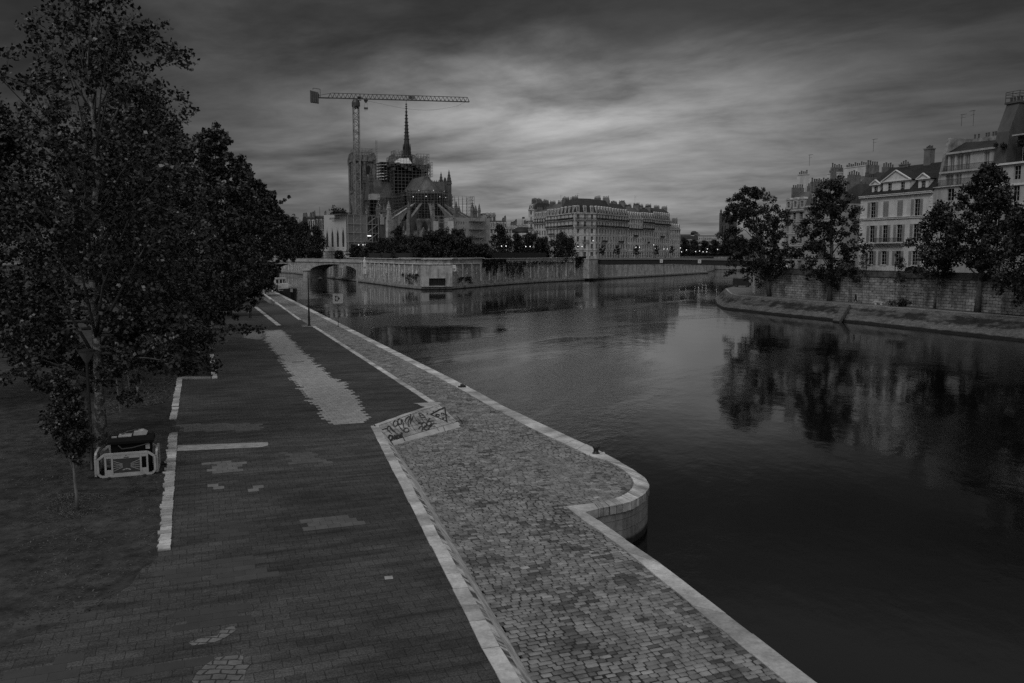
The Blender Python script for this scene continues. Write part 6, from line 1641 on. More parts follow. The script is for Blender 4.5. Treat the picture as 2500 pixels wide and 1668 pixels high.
sizes = [(FL, (3.2, 1.2), (2.8, 3)), ([4, 3.6, 3.6, 3.5, 3.3, 3.1], (3.2, 1.2), (2.6, 3)), ([4.2, 3.7, 3.7, 3.6, 3.4, 3.0], (3.0, 1.2), (2.4, 3)), ([4.0, 3.7, 3.6, 3.5, 3.4, 3.2], (4.6, 1.0), (2.0, 3)), ([3.8, 3.4, 3.3, 3.2, 3.0], (3.0, 1.3), (1.8, 3))]
for i in range(5):
    a, b = rowpt(xs[i + 1]), rowpt(xs[i + 2]); L = (b - a).length
    block('apartment_house', labs[i], [(a.x, a.y), (b.x, b.y)], [max(3, int(L / 2.9))], CZ, sizes[i][0], 12, GI, 110 + i, (m_lime2, m_lime, m_lime2, m_lime2, m_lime)[i], sizes[i][1], sizes[i][2], balc=((2,), (1, 3), (2,), (3,), ())[i], long_balc=((4, 5), (4,), (4, 5), (5,), ())[i], roof=(m_slate, m_zinc, m_slate, m_slate, m_zinc)[i])
# the pieces left of the corner house, stepping down
p1, p2 = V(1333, 620, 436), left_end
block('apartment_house', 'stone apartment house with dark balconies next left of the corner house', [(p1.x, p1.y), (p2.x, p2.y)], [4], CZ, [4.2, 3.7, 3.7, 3.6, 3.5, 3.2], 12, GI, 121, m_lime2, (3.2, 1.2), (2.6, 3), balc=(2, 3), long_balc=(4, 5))
p0, p1 = V(1303, 620, 446), V(1333, 620, 436.5)
block('apartment_house', 'lower plain apartment house with a dormered roof, second left of the corner house', [(p0.x, p0.y), (p1.x, p1.y)], [5], CZ, [4.2, 3.6, 3.6, 3.5, 3.2, 3.0], 12, GI, 122, m_lime2, (3.0, 1.4), (1.4, 3), balc=(), long_balc=(5,))
p0, p1 = V(1290, 620, 449), V(1303, 620, 446.2)
block('apartment_house', 'narrow tall apartment house with a blank flank at the left end of the row', [(p0.x, p0.y), (p1.x, p1.y)], [1], CZ, [4.2, 3.7, 3.7, 3.6, 3.6, 3.6, 3.4], 14, GI, 123, m_lime2, (2.4, 1.0), (1.0, 2), balc=(3, 4, 5), win=(1.2, .6))
for i, (px_, py_, d_) in enumerate(((1369, 492, 430), (1410, 489, 412), (1550, 494, 430))):
    aerial(V(px_, py_, d_), 3.2, ('television aerial left of the tall corner roof', 'television aerial on the tall slate corner roof', 'tall television aerial over the middle of the island row')[i], .4)
# ------------------------------------------------------------------ the cathedral under repair
KO = Vector((-62.8, 508.0, CZ)); KR = math.atan2(-.912, .41)
cath = thing('cathedral', 'great gothic cathedral with a spire, twin towers and flying buttresses wrapped in scaffolding', 'cathedral', KO, KR)
m_got = MSTONE('dark_gothic_stone', .105, 1.2, .5, .01, .12, .4, .9, .7, .01, .02, .6)
m_gotl = MSTONE('pale_gothic_stone', .34, 1.2, .5, .01, .10, .35, .9, .75, .01, .02, .5)
m_gott = MSTONE('tower_stone', .17, 1.2, .5, .01, .12, .4, .9, .7, .01, .02, .7)
m_fly = MSTONE('grey_gothic_stone', .15, 1.2, .5, .01, .10, .35, .9, .75, .01, .02, .5)
m_lead = M('streaked_lead_roof', .085, .6, .5, .5, 7, zscale=.25)
m_spire = M('dark_spire_lead', .03, .55, .3, 1)
m_void = M('dark_gothic_opening', .012, .6, .2, 1)
def pin(mb, x, y, z, w, h):
    mb.box(x - w / 2, x + w / 2, y - w / 2, y + w / 2, z, z + h * .4)
    s = w * .62; mb.add([(x - s, y - s, z + h * .4), (x + s, y - s, z + h * .4), (x + s, y + s, z + h * .4), (x - s, y + s, z + h * .4), (x, y, z + h)], [(0, 1, 4), (1, 2, 4), (2, 3, 4), (3, 0, 4), (3, 2, 1, 0)])
    for k in (.5, .62, .74, .86):
        r = s * (1 - (k - .4) / .6) + .12; mb.box(x - r, x + r, y - r, y + r, z + h * k, z + h * k + h * .02)
def lancet(mb, x, y, z, w, h, ax, dep=.06):
    """a pointed opening on a face; ax 'x' looks along x, 'y' along y; sign of dep gives the side"""
    pts = [(-w / 2, 0), (w / 2, 0), (w / 2, h - w * .9), (w * .3, h - w * .35), (0, h), (-w * .3, h - w * .35), (-w / 2, h - w * .9)]
    vs = [((x + dep, y + a, z + b) if ax == 'x' else (x + a, y + dep, z + b)) for a, b in pts]
    mb.poly(vs)
# towers
for ty, lab in ((-13.7, None), (13.2, None)):
    cx_ = -54.0; w_ = 6.6; mb = MB()
    mb.box(cx_ - w_, cx_ + w_, ty - w_, ty + w_, 0, 44); mb.box(cx_ - w_ - .6, cx_ + w_ + .6, ty - w_ - .6, ty + w_ + .6, 44, 45.5)
    mb.box(cx_ - w_ - .6, cx_ + w_ + .6, ty - w_ - .6, ty + w_ + .6, 65.2, 66.6); mb.box(cx_ - w_, cx_ + w_, ty - w_, ty + w_, 66.6, 69.6)
    mb.box(cx_ - w_ + .5, cx_ + w_ - .5, ty - w_ + .5, ty + w_ - .5, 45.5, 65.2)
    for sx in (-1, 1):
        for sy in (-1, 1):
            X, Y = cx_ + sx * (w_ - .9), ty + sy * (w_ - .9)
            mb.box(X - 1.6, X + 1.6, Y - 1.6, Y + 1.6, 0, 63.5); pin(mb, cx_ + sx * (w_ + .2), ty + sy * (w_ + .2), 63.5, 1.7, 7.5)
    for a in (-1, 1):
        mb.box(cx_ - .7, cx_ + .7, ty + a * (w_ - .1) - .5, ty + a * (w_ - .1) + .5, 45.5, 65.2); mb.box(cx_ + a * (w_ - .1) - .5, cx_ + a * (w_ - .1) + .5, ty - .7, ty + .7, 45.5, 65.2)
    for i in range(9):
        for a in (-1, 1): q_ = -w_ + 1.65 * i; mb.box(cx_ + q_ - .12, cx_ + q_ + .12, ty + a * w_ - .15, ty + a * w_ + .15, 69.6, 71); mb.box(cx_ + a * w_ - .15, cx_ + a * w_ + .15, ty + q_ - .12, ty + q_ + .12, 69.6, 71)
    for a in (-1, 1): mb.box(cx_ - w_, cx_ + w_, ty + a * w_ - .2, ty + a * w_ + .2, 71, 71.35); mb.box(cx_ + a * w_ - .2, cx_ + a * w_ + .2, ty - w_, ty + w_, 71, 71.35)
    mb.v = [(x, y, z * .94) for x, y, z in mb.v]; tw = mb.build('tower', m_gott, cath)
    v = MB()
    for a in (-1, 1):
        for s in (-1, 1):
            lancet(v, cx_ + s * 2.75, ty + a * (w_ - .5), 46.5, 2.7, 16.5, 'y', a * .06); lancet(v, cx_ + a * (w_ - .5), ty + s * 2.75, 46.5, 2.7, 16.5, 'x', a * .06)
            lancet(v, cx_ + s * 2.4, ty + a * w_, 26, 2.0, 10, 'y', a * .06); lancet(v, cx_ + a * w_, ty + s * 2.4, 30, 2.0, 10, 'x', a * .06)
    v.v = [(x, y, z * .94) for x, y, z in v.v]; v.build('belfry_opening', m_void, tw)
mb = MB(); mb.box(-59, -48, -8, 8, 0, 43); mb.build('west_front', m_got, cath)
# nave, choir and transept
HW, EV, RG = 7.6, 35.0, 46.0
mb = MB(); mb.box(-48, 38, -HW, HW, 0, EV); mb.box(-6.6, 6.6, -24, 24, 0, EV)
mb.lathe([(HW, 0), (HW, EV)], c=(38, 0, 0), n=14, a0=-math.pi / 2, a1=math.pi / 2)
for x in range(-46, 38, 6):
    if abs(x) < 8: continue
    for s in (-1, 1): mb.box(x - .6, x + .6, s * HW - .5, s * HW + .5, 20, EV + 1); pin(mb, x, s * (HW + .2), EV + 1, .9, 3)
mb.box(-48, 38, -HW - .4, HW + .4, EV - .8, EV - .002)
mb.build('clerestory', m_void if False else m_got, cath)
v = MB()
for x in range(-43, 36, 6):
    if abs(x) < 9: continue
    for s in (-1, 1): lancet(v, x, s * HW, 23, 3.2, 10, 'y', s * .08)
v.build('clerestory_window', m_void, cath)
r = MB()
r.quad((-48, -HW - .3, EV), (38, -HW - .3, EV), (38, 0, RG), (-48, 0, RG)); r.quad((38, HW + .3, EV), (-48, HW + .3, EV), (-48, 0, RG), (38, 0, RG)); r.add([(-48, -HW, EV), (-48, HW, EV), (-48, 0, RG)], [(0, 1, 2)])
n = 5
ring = [(38 + (HW + .3) * math.cos(-math.pi / 2 + math.pi * i / n), (HW + .3) * math.sin(-math.pi / 2 + math.pi * i / n), EV) for i in range(n + 1)]
for a, b in zip(ring, ring[1:]): r.add([a, b, (38, 0, RG)], [(0, 1, 2)])
for i in range(n + 1): r.bar(ring[i], (38, 0, RG), .28)
r.build('main_roof', m_lead, cath)
r = MB()
for s in (-1, 1): r.quad((s * 6.9, -24, EV), (s * 6.9, 24, EV), (0, 24, RG), (0, -24, RG))
r.build('transept_roof', m_lead, cath)
mb = MB()
for x in np.arange(-47, 38, 1.4): mb.box(x - .15, x + .15, -.1, .1, RG - .1, RG + .7)
for y in np.arange(-23.5, 24, 1.4): mb.box(-.1, .1, y - .15, y + .15, RG - .1, RG + .7)
mb.box(37.8, 38.2, -.2, .2, RG, RG + 3.6); mb.box(37.85, 38.15, -1.1, 1.1, RG + 2.2, RG + 2.7); mb.build('roof_cresting', m_spire, cath)
for s in (-1, 1):                                          # transept ends
    mb = MB(); y = s * 24
    mb.extr([(-6.9, EV - 1), (6.9, EV - 1), (.9, RG + 1.6), (0, RG + 2.6), (-.9, RG + 1.6)], 'y', y - .5, y + .5)
    mb.box(-8.4, -6.0, y - 1.5, y + 1.5, 0, EV + 3); mb.box(6.0, 8.4, y - 1.5, y + 1.5, 0, EV + 3)
    pin(mb, -7.2, y, EV + 3, 2.2, 15); pin(mb, 7.2, y, EV + 3, 2.2, 15)
    for q_ in (-3.6, -1.2, 1.2, 3.6): mb.box(q_ - .18, q_ + .18, y + s * .5 - .1, y + s * .5 + .2, EV - 6, EV)
    mb.box(-6.5, 6.5, y + s * .3, y + s * .9, EV - 1.2, EV - .3); mb.box(-6.5, 6.5, y + s * .3, y + s * .9, 13, 14)
    g_ = mb.build('transept_gable', m_got, cath)
    v = MB(); c = [(5.6 * math.cos(k * math.pi / 10), y + s * .62, 25 + 5.6 * math.sin(k * math.pi / 10)) for k in range(20)]; v.poly(c); v.build('rose_window', m_void, g_)
    v = MB()
    for k in range(12): a = k * math.pi / 6; v.bar((1.2 * math.cos(a), y + s * .7, 25 + 1.2 * math.sin(a)), (5.5 * math.cos(a), y + s * .7, 25 + 5.5 * math.sin(a)), .28)
    for rr_ in (1.2, 3.4, 5.5):
        for k in range(20): a, b = k * math.pi / 10, (k + 1) * math.pi / 10; v.bar((rr_ * math.cos(a), y + s * .7, 25 + rr_ * math.sin(a)), (rr_ * math.cos(b), y + s * .7, 25 + rr_ * math.sin(b)), .22)
    v.build('tracery', m_gotl, g_)
# aisles, ambulatory and ring of chapels
mb = MB(); mb.box(-48, 38, -19, 19, 0, 11.5); mb.lathe([(19.5, 0), (19.5, 11.5), (13.5, 14.5), (13.5, 20.5), (HW, 23)], c=(38, 0, 0), n=18, a0=-math.pi / 2, a1=math.pi / 2)
mb.quad((-48, -19, 11.5), (38, -19, 11.5), (38, -13.5, 14.5), (-48, -13.5, 14.5)); mb.quad((38, 19, 11.5), (-48, 19, 11.5), (-48, 13.5, 14.5), (38, 13.5, 14.5)); mb.box(-48, 38, -13.5, 13.5, 14, 20.5)
mb.build('ambulatory', m_got, cath)
angs = [-90 + 180 * (i + .5) / 7 for i in range(7)]
mb = MB(); v = MB(); tr_ = MB()
for i in range(7):
    a = R(angs[i]); ca, sa = math.cos(a), math.sin(a)
    T_ = Matrix.Translation((38, 0, 0)) @ Matrix.Rotation(a, 4, 'Z')
    mb.T = T_; v.T = T_; tr_.T = T_
    mb.extr([(-3.0, 11.5), (3.0, 11.5), (0, 16.8)], 'x', 19.3, 19.9)                       # gablet over each chapel
    for q_ in (-3.0, 3.0): pin(mb, 19.6, q_, 11.5, .8, 6)
    lancet(v, 19.55, 0, 3.0, 4.2, 8.6, 'x', .12); lancet(v, 13.55, 0, 15.3, 3.0, 4.8, 'x', .12)
    for k in range(10): b0, b1 = k * math.pi / 5, (k + 1) * math.pi / 5; tr_.bar((19.8, 1.3 * math.cos(b0), 9.0 + 1.3 * math.sin(b0)), (19.8, 1.3 * math.cos(b1), 9.0 + 1.3 * math.sin(b1)), .3)
    for q_ in (-1.4, 0, 1.4): tr_.bar((19.8, q_, 3.2), (19.8, q_, 7.6), .22)
mb.build('chapel_gablets', m_gotl, cath); v.build('chapel_window', m_void, cath); tr_.build('window_tracery', m_gotl, cath)
# flying buttresses: one part each
def flyer(T_, r0, r1, pier=True, mat=None):
    f = MB(); f.T = T_
    top = [(r1, 20.5), (r0, 31.0)]; n = 10
    low = []
    for i in range(n + 1):
        t = i / n; x = r1 - .6 + (r0 - r1 + .6) * t; low.append((x, 9.0 + 20.2 * math.sin(t * math.pi / 2) ** .85))
    poly_ = [(r0, 31.0)] + [(r1, 20.8)] + [(r1, 9.0)] + low
    f.extr([(p[0], p[1]) for p in poly_], 'y', -.55, .55)
    f.bar((r1 + .3, 0, 20.9), (r0, 0, 31.15), 1.5, .35)
    if pier:
        f.box(r1 - .4, r1 + 3.4, -.95, .95, 0, 20.5); f.box(r1 + .6, r1 + 3.0, -.8, .8, 20.5, 23); pin(f, r1 + 1.9, 0, 22.5, 1.5, 8)
    return f.build('flying_buttress', mat or m_fly, cath)
for i in range(8):
    a = -90 + 180 * i / 7
    flyer(Matrix.Translation((38, 0, 0)) @ Matrix.Rotation(R(a), 4, 'Z'), HW + .1, 27.0, True, m_gotl if i == 1 else m_fly)
for x in (12, 18, 24, 31):
    for s in (-1, 1): flyer(Matrix.Translation((x, 0, 0)) @ Matrix.Rotation(R(90 * s), 4, 'Z'), HW + .1, 19.5)
for x in (-14, -22, -30, -38):
    for s in (-1, 1): flyer(Matrix.Translation((x, 0, 0)) @ Matrix.Rotation(R(90 * s), 4, 'Z'), HW + .1, 19.5)
# spire
sp = MB()
prof = [(3.6, 44), (3.3, 50), (2.9, 56), (2.2, 62), (1.75, 67), (1.45, 70), (1.05, 76), (.72, 82), (.36, 88), (.10, 91.5)]
sp.lathe(prof, n=8)
for k in range(8):
    a = math.pi / 8 + k * math.pi / 4
    for i in range(5, 9):
        for t in (0, .33, .66):
            rr_ = prof[i][0] * (1 - t) + prof[i + 1][0] * t + .12; z_ = prof[i][1] * (1 - t) + prof[i + 1][1] * t
            sp.box(rr_ * math.cos(a) - .2, rr_ * math.cos(a) + .2, rr_ * math.sin(a) - .2, rr_ * math.sin(a) + .2, z_, z_ + .35)
    pin(sp, 3.1 * math.cos(a), 3.1 * math.sin(a), 54, .7, 8 if k % 2 else 10); pin(sp, 2.1 * math.cos(a), 2.1 * math.sin(a), 61, .5, 7)
so = sp.build('spire', m_spire, cath)
mb = MB(); mb.bar((0, 0, 91), (0, 0, 95.5), .18); mb.bar((-.7, .3, 93.8), (.7, -.3, 93.8), .16); mb.lathe([(0, 0), (.4, .3), (.0, .7)], c=(0, 0, 90.6), n=8); mb.build('cross', m_spire, so)
# ------------------------------------------------------------------ scaffolding
m_scaf = M('scaffold_tube', .17, .5, .3, .5, metal=.3)
m_deckb = M('scaffold_boards', .07, .8, .4, .6)
def grid_scaf(mb, x0, x1, y0, y1, z0, z1, dx=2.2, dz=2.0, w=.13, diag=True, both=True):
    nx = max(1, round((x1 - x0) / dx)); ny = max(1, round((y1 - y0) / dx)); nz = max(1, round((z1 - z0) / dz))
    X = [x0 + (x1 - x0) * i / nx for i in range(nx + 1)]; Y = [y0 + (y1 - y0) * i / ny for i in range(ny + 1)]; Z = [z0 + (z1 - z0) * i / nz for i in range(nz + 1)]
    per = [(x, y) for x in X for y in (y0, y1)] + [(x, y) for y in Y[1:-1] for x in (x0, x1)]
    for x, y in per: mb.box(x - w / 2, x + w / 2, y - w / 2, y + w / 2, z0, z1)
    for z in Z:
        for y in (y0, y1): mb.bar((x0, y, z), (x1, y, z), w)
        for x in (x0, x1): mb.bar((x, y0, z), (x, y1, z), w)
    if diag:
        for k in range(nz):
            for i in range(0, nx, 3):
                for y in (y0, y1): mb.bar((X[i], y, Z[k]), (X[min(nx, i + 1)], y, Z[k + 1]), w * .8)
    return X, Y, Z
def decks(mb, x0, x1, y0, y1, Z, t=.12):
    for z in Z: mb.box(x0, x1, y0, y1, z - t, z)
def kpt(x, y, z): return KO + Matrix.Rotation(KR, 4, 'Z') @ Vector((x, y, z))
def scaffold(label, x0, x1, y0, y1, z0, z1, dx=2.2, dz=2.0, w=.13, deck_=True, sub=None):
    c = Vector(((x0 + x1) / 2, (y0 + y1) / 2, z0)); t = thing('scaffold', label, 'scaffold', kpt(*c), KR, 'scaffolding on the cathedral')
    mb = MB(); _, _, Z = grid_scaf(mb, x0 - c.x, x1 - c.x, y0 - c.y, y1 - c.y, 0, z1 - z0, dx, dz, w); mb.build('tubes', m_scaf, t)
    if deck_: m_ = MB(); decks(m_, x0 - c.x + .1, x1 - c.x - .1, y0 - c.y + .1, y1 - c.y - .1, Z[1:]); m_.build('decks', m_deckb, t)
    return t
sc1 = scaffold('dense dark scaffold tower around the foot of the spire', -10.5, 10.5, -11, 11, 37, 54.5, 2.1, 1.9, .16)
mb = MB()
for a in range(40):
    rs_ = random.Random(a); x, y = rs_.uniform(-9.5, 9.5), rs_.uniform(-9.5, 9.5); z = rs_.uniform(0, 14); l = rs_.uniform(2, 5)
    mb.bar((x, y, z), (x + l, y + rs_.uniform(-1, 1), z + rs_.uniform(0, 1)), .25)
mb.box(-8.5, 8.5, -9, 9, 0, 13); mb.build('shade_backing', m_void, sc1)  # added dark box, stands in for the shade deep among the tubes
mb = MB(); mb.box(-11.5, 11, -12, 11.5, 16.2, 16.5)
for i in range(10): mb.box(-12.5 + i * 2.4, -11 + i * 2.4, -13 + (i * 5) % 3, -11, 14 + (i * 7) % 4, 15.5 + (i * 7) % 4); mb.box(10.5, 12 + (i * 5) % 3 * .6, -12 + i * 2.3, -10.6 + i * 2.3, 13.5 + (i * 3) % 4, 15 + (i * 3) % 4)
mb.build('platform', m_deckb, sc1)
sc2 = thing('scaffold', 'upper platform sheds and white sheets heaped at the spire foot above the dark scaffold', 'scaffold', kpt(0, 0, 54.7), KR, 'scaffolding on the cathedral')
mb = MB(); grid_scaf(mb, -9, 9, -10, 9, 0, 5.0, 1.8, 1.6, .13); grid_scaf(mb, -6, 4, -8, -3, 5, 8.5, 1.8, 1.6, .13); grid_scaf(mb, 7.5, 12, 3, 10, -3, 6, 2.0, 1.8, .13); mb.build('tubes', m_scaf, sc2)
mb = MB(); mb.box(-7, -2.6, -9.2, -3.2, .3, 3.6); mb.box(3, 7, 2.5, 8, .2, 4); mb.build('cabin', M('pale_site_cabin', .30, .7, .25, .7), sc2)
mb = MB(); mb.add([(1, -9, 1.5), (6.5, -6, .5), (6.8, 1, .6), (2.8, 0, 4.4), (2.4, -5, 4.0)], [(0, 1, 4), (1, 2, 3, 4), (0, 4, 3)]); mb.build('sheeting', M('white_sheeting', .6, .7, .2, 1), sc2)
# ring of scaffold round the apse
ra = thing('scaffold', 'curved scaffold of many lifts wrapped round the apse under its conical roof', 'scaffold', kpt(38, 0, 0), KR, 'scaffolding on the cathedral')
mb = MB(); md = MB(); n = 22
for rr_ in (9.2, 11.4):
    P_ = [(rr_ * math.cos(-1.75 + 3.5 * i / n), rr_ * math.sin(-1.75 + 3.5 * i / n)) for i in range(n + 1)]
    for x, y in P_: mb.box(x - .07, x + .07, y - .07, y + .07, 20, 36.8)
    for z in np.arange(20.5, 37, 1.8):
        for a, b in zip(P_, P_[1:]):
            mb.bar((a[0], a[1], z), (b[0], b[1], z), .13)
            if rr_ > 10: mb.bar((a[0], a[1], z + 1), (b[0], b[1], z + 1), .09)
    if rr_ < 10:
        for z in np.arange(20.5, 37, 1.8):
            for i in range(n):
                a, b = P_[i], P_[i + 1]; k = 11.4 / 9.2; md.add([(a[0], a[1], z), (a[0] * k, a[1] * k, z), (b[0] * k, b[1] * k, z), (b[0], b[1], z)], [(0, 1, 2, 3)])
mn = MB(); mn.lathe([(8.7, 20), (8.7, 35.6)], n=20, a0=-1.75, a1=1.75); mn.build('shade_backing', m_void, ra)  # dark shell added behind the tubes in place of real shade
mb.build('tubes', m_scaf, ra); md.build('decks', m_deckb, ra)
m_glint = MEMIT('work_lamp', 1.4)
for i in range(7):
    a = -1.2 + 2.4 * i / 6; m_ = MB(); x, y = 10.2 * math.cos(a), 10.2 * math.sin(a); m_.box(x - .16, x + .16, y - .16, y + .16, 36.6 if i % 2 else 33.4, 36.95 if i % 2 else 33.75); m_.build('work_lamp', m_glint, ra)
scaffold('low-lift scaffold along the south side of the choir', 9, 34, -12.5, -9.0, 14, 36.5, 2.2, 1.8, .14)
scaffold('low-lift scaffold along the north side of the choir', 9, 34, 9.0, 12.5, 14, 36.5, 2.2, 1.8, .14)
scaffold('stepped scaffold at the left of the spire foot', -10, 2, -16.5, -11.2, 44, 56, 1.9, 1.7, .14)
scaffold('light scaffold round the cross at the tip of the apse roof', 35, 40, -2.5, 2.5, 45, 53, 1.7, 1.7, .12, False)
scaffold('open see-through scaffold beyond the north transept', -5, 8, 27, 40, 0, 37, 2.4, 2.0, .15, False)
scaffold('scaffold beside the south transept holding the site cabin', 8, 15, -27, -20, 0, 33, 2.2, 2.0, .14)
zz = thing('scaffold_stair', 'pale zigzag scaffold stair tower between the south transept and the apse', 'stair tower', kpt(22, -22, 0), KR, 'scaffolding on the cathedral')
mb = MB(); _, _, Z = grid_scaf(mb, -2.5, 2.5, -1.5, 1.5, 0, 36, 2.5, 2.4, .14, False); mb.build('tubes', m_scaf, zz); mb = MB()
for i in range(len(Z) - 1): s = 1 if i % 2 else -1; mb.bar((-2.3 * s, -1.4, Z[i]), (2.3 * s, -1.4, Z[i + 1]), .12, .5)
mb.build('stairs', M('pale_stair_flights', .34, .6, .2, 1), zz)
cb = thing('site_cabin', 'white site cabin high on the scaffold by the south transept', 'cabin', kpt(11.5, -23.5, 33.1), KR)
mb = MB(); mb.box(-3.4, 3.4, -2.4, 2.4, 0, 3.6); mb.build('body', M('white_cabin', .42, .6, .15, 1), cb); mb = MB(); mb.box(-3.6, 3.6, -2.6, 2.6, 3.602, 3.85); mb.build('roof', m_steel, cb)
scaffold('small scaffold crowning the south tower', -60, -48, -19.5, -8, 66, 69.5, 2.4, 1.8, .12, False)
mt = MB(); mt.bar((0, 0, 0), (0, 0, 30), .35); mt.bar((.8, 0, 0), (.8, 0, 30), .2)
for i in range(20): mt.bar((0, 0, i * 1.5), (.8, 0, i * 1.5 + .75), .12)
tag(mt.build('hoist_mast', m_scaf, loc=kpt(-47.5, -6.0, 45)), 'thin hoist mast beside the south tower', 'hoist')
# ------------------------------------------------------------------ tower crane
cr = thing('tower_crane', 'huge tower crane with a flat lattice jib standing over the cathedral', 'crane', (-87.0, 477.0, CZ), math.atan2(14, 89))
m_crane = M('crane_steel', .20, .5, .3, .6, metal=.2); m_crd = M('dark_crane_steel', .05, .5, .3, .6)
def lattice(mb, p0, p1, u, v_, n, w=.2, wd=.14):
    """square lattice column from p0 to p1 with half sides u, v_"""
    p0, p1 = Vector(p0), Vector(p1); u, v_ = Vector(u), Vector(v_); cs = [(-1, -1), (1, -1), (1, 1), (-1, 1)]
    for a, b in cs: mb.bar(p0 + u * a + v_ * b, p1 + u * a + v_ * b, w)
    for i in range(n):
        q0, q1 = p0.lerp(p1, i / n), p0.lerp(p1, (i + 1) / n)
        for k in range(4):
            a, b = cs[k], cs[(k + 1) % 4]
            if i % 2: a, b = b, a
            mb.bar(q0 + u * a[0] + v_ * a[1], q1 + u * b[0] + v_ * b[1], wd)
            if i % 3 == 0: mb.bar(q0 + u * a[0] + v_ * a[1], q0 + u * b[0] + v_ * b[1], wd)
mb = MB(); lattice(mb, (0, 0, 0), (0, 0, 84), (1.45, .35, 0), (-.35, 1.45, 0), 36, .46, .27); mb.build('mast', m_crane, cr)
mb = MB(); mb.lathe([(1.5, 83), (2.3, 84), (2.3, 86), (1.6, 87.6)], n=12); mb.box(-2.0, 2.0, -1.6, 1.6, 84.5, 86.6); mb.build('slewing_ring', m_crd, cr)
mb = MB(); mb.box(1.0, 3.0, -2.6, -1.0, 87.0, 89.2); cbn = mb.build('operator_cab', m_crane, cr); m_ = MB(); m_.quad((1.1, -2.62, 87.6), (2.9, -2.62, 87.6), (2.9, -2.62, 89.0), (1.1, -2.62, 89.0)); m_.build('window', m_glass, cbn)
mb = MB(); zj = 88.2; th = 2.7; n = 34; x0, x1 = -15.0, 63.5
for y in (-.9, .9): mb.bar((x0, y, zj), (x1, y, zj), .26)
mb.bar((x0 + 2, 0, zj + th), (x1 - 1, 0, zj + th * .92), .3)
for i in range(n):
    a, b = x0 + (x1 - x0) * i / n, x0 + (x1 - x0) * (i + 1) / n; m_ = (a + b) / 2
    for y in (-.9, .9): mb.bar((a, y, zj), (m_, 0, zj + th * .96), .17); mb.bar((m_, 0, zj + th * .96), (b, y, zj), .17)
    mb.bar((a, -.9, zj), (b, .9, zj), .1)
mb.build('jib', m_crd, cr)
mb = MB()
for y in (-.9, .9): mb.bar((-24.5, y, zj), (-14, y, zj), .35)
mb.bar((-21.5, 0, zj + .9), (-13, 0, zj + th), .2); mb.box(-24.5, -15, -1.0, 1.0, zj - .2, zj + .05)
mb.bar((-19.3, 0, zj), (-19.3, 0, zj + 4.6), .25); mb.bar((-19.3, 0, zj + 4.6), (-23.2, 0, zj + 5.1), .25); mb.bar((-23.2, 0, zj + 5.1), (-23.2, 0, zj + 4.2), .25); mb.box(-21.2, -19.9, -.8, .8, zj + .1, zj + 1.9); mb.build('counter_jib', m_crd, cr)
for i in range(4):
    m_ = MB(); m_.extr([(-24.7 + i * 1.15, zj - 2.6 - .12 * i), (-23.7 + i * 1.15, zj - 2.7 - .12 * i), (-23.7 + i * 1.15, zj + 3.4 - .25 * i), (-24.7 + i * 1.15, zj + 3.6 - .25 * i)], 'y', -1.5, 1.5); m_.build('counterweight', m_crd, cr)
mb = MB(); mb.box(4.4, 6.6, -1.1, 1.1, zj - .9, zj - .2); mb.extr([(4.4, zj - .9), (6.6, zj - .9), (5.5, zj - 2.4)], 'y', -.6, .6); mb.bar((4.7, 0, zj - 1), (4.7, 0, zj - 4.6), .08); mb.bar((6.3, 0, zj - 1), (6.3, 0, zj - 4.6), .08); mb.box(4.4, 6.6, -.4, .4, zj - 5.6, zj - 4.6); mb.bar((5.0, 0, zj - 5.6), (5.0, 0, zj - 6.6), .2); mb.bar((6.0, 0, zj - 5.6), (6.0, 0, zj - 6.4), .2); mb.build('hook_block', m_crd, cr)
mb = MB(); mb.box(29, 32.6, -1.05, -.95, zj + .3, zj + 2.3); pl_ = mb.build('name_plate', M('crane_plate', .10, .5, .2, 1), cr)
mb = MB(); mb.lathe([(.25, 0), (.65, 0), (.65, .06), (.25, .06), (.25, 0)], n=14); mb.v = [(30.3 + x, -1.06 - z, zj + 1.35 + y) for x, y, z in mb.v]; mb.build('emblem', m_black, pl_)
mb = MB(); rope = [Vector((6.5, 0, zj - 1))] + [Vector((6.5 + 55 * i / 12, 0, zj - 1 - 5.2 * math.sin(math.pi * (i / 12)) * (.6 + .4 * i / 12))) for i in range(1, 12)] + [Vector((61.5, 0, zj))]; mb.tube(rope, .05, 4); mb.build('slack_cable', m_crd, cr)
# ------------------------------------------------------------------ banner building and site offices
ba_, bb_ = V(793, 600, 392), V(846, 600, 380); e_ = bb_ - ba_; e_.z = 0
ex = thing('banner_building', 'boxy building with a tall pale banner of four dark spires facing the river', 'building', (ba_.x, ba_.y, CZ), math.atan2(e_.y, e_.x)); Lx = e_.length
zt_ = zpx(527, ba_) - CZ; zb_ = zpx(613.5, ba_) - CZ
mb = MB(); mb.box(0, Lx, .1, 12, 0, zt_ - .2); mb.build('wall', M('plain_cladding', .2, .8, .2, .5), ex)
mb = MB(); mb.box(-.1, Lx, -.08, .05, zb_, zt_ + .3); bn = mb.build('banner', M('banner_cloth', .42, .8, .06, .3), ex)
mb = MB()
def blob(pts): mb.extr(pts, 'y', -.11, -.085)
hb = zt_ - zb_
for i in range(4):
    cx2 = Lx * (.13 + .245 * i); w2 = Lx * .052; zq = zb_ + hb * .12; hh = hb * (.50, .53, .53, .56)[i]
    blob([(cx2 - w2 * .8, zq), (cx2 + w2 * .8, zq), (cx2 + w2, zq + hh * .45), (cx2 + w2 * .75, zq + hh * .7), (cx2 + w2 * .2, zq + hh * .85), (cx2, zq + hh), (cx2 - w2 * .2, zq + hh * .82), (cx2 - w2 * .7, zq + hh * .68), (cx2 - w2 * .9, zq + hh * .4)])
mb.build('spire_pictures', M('banner_print', .025, .8, .5, .9), bn)
mb = MB()
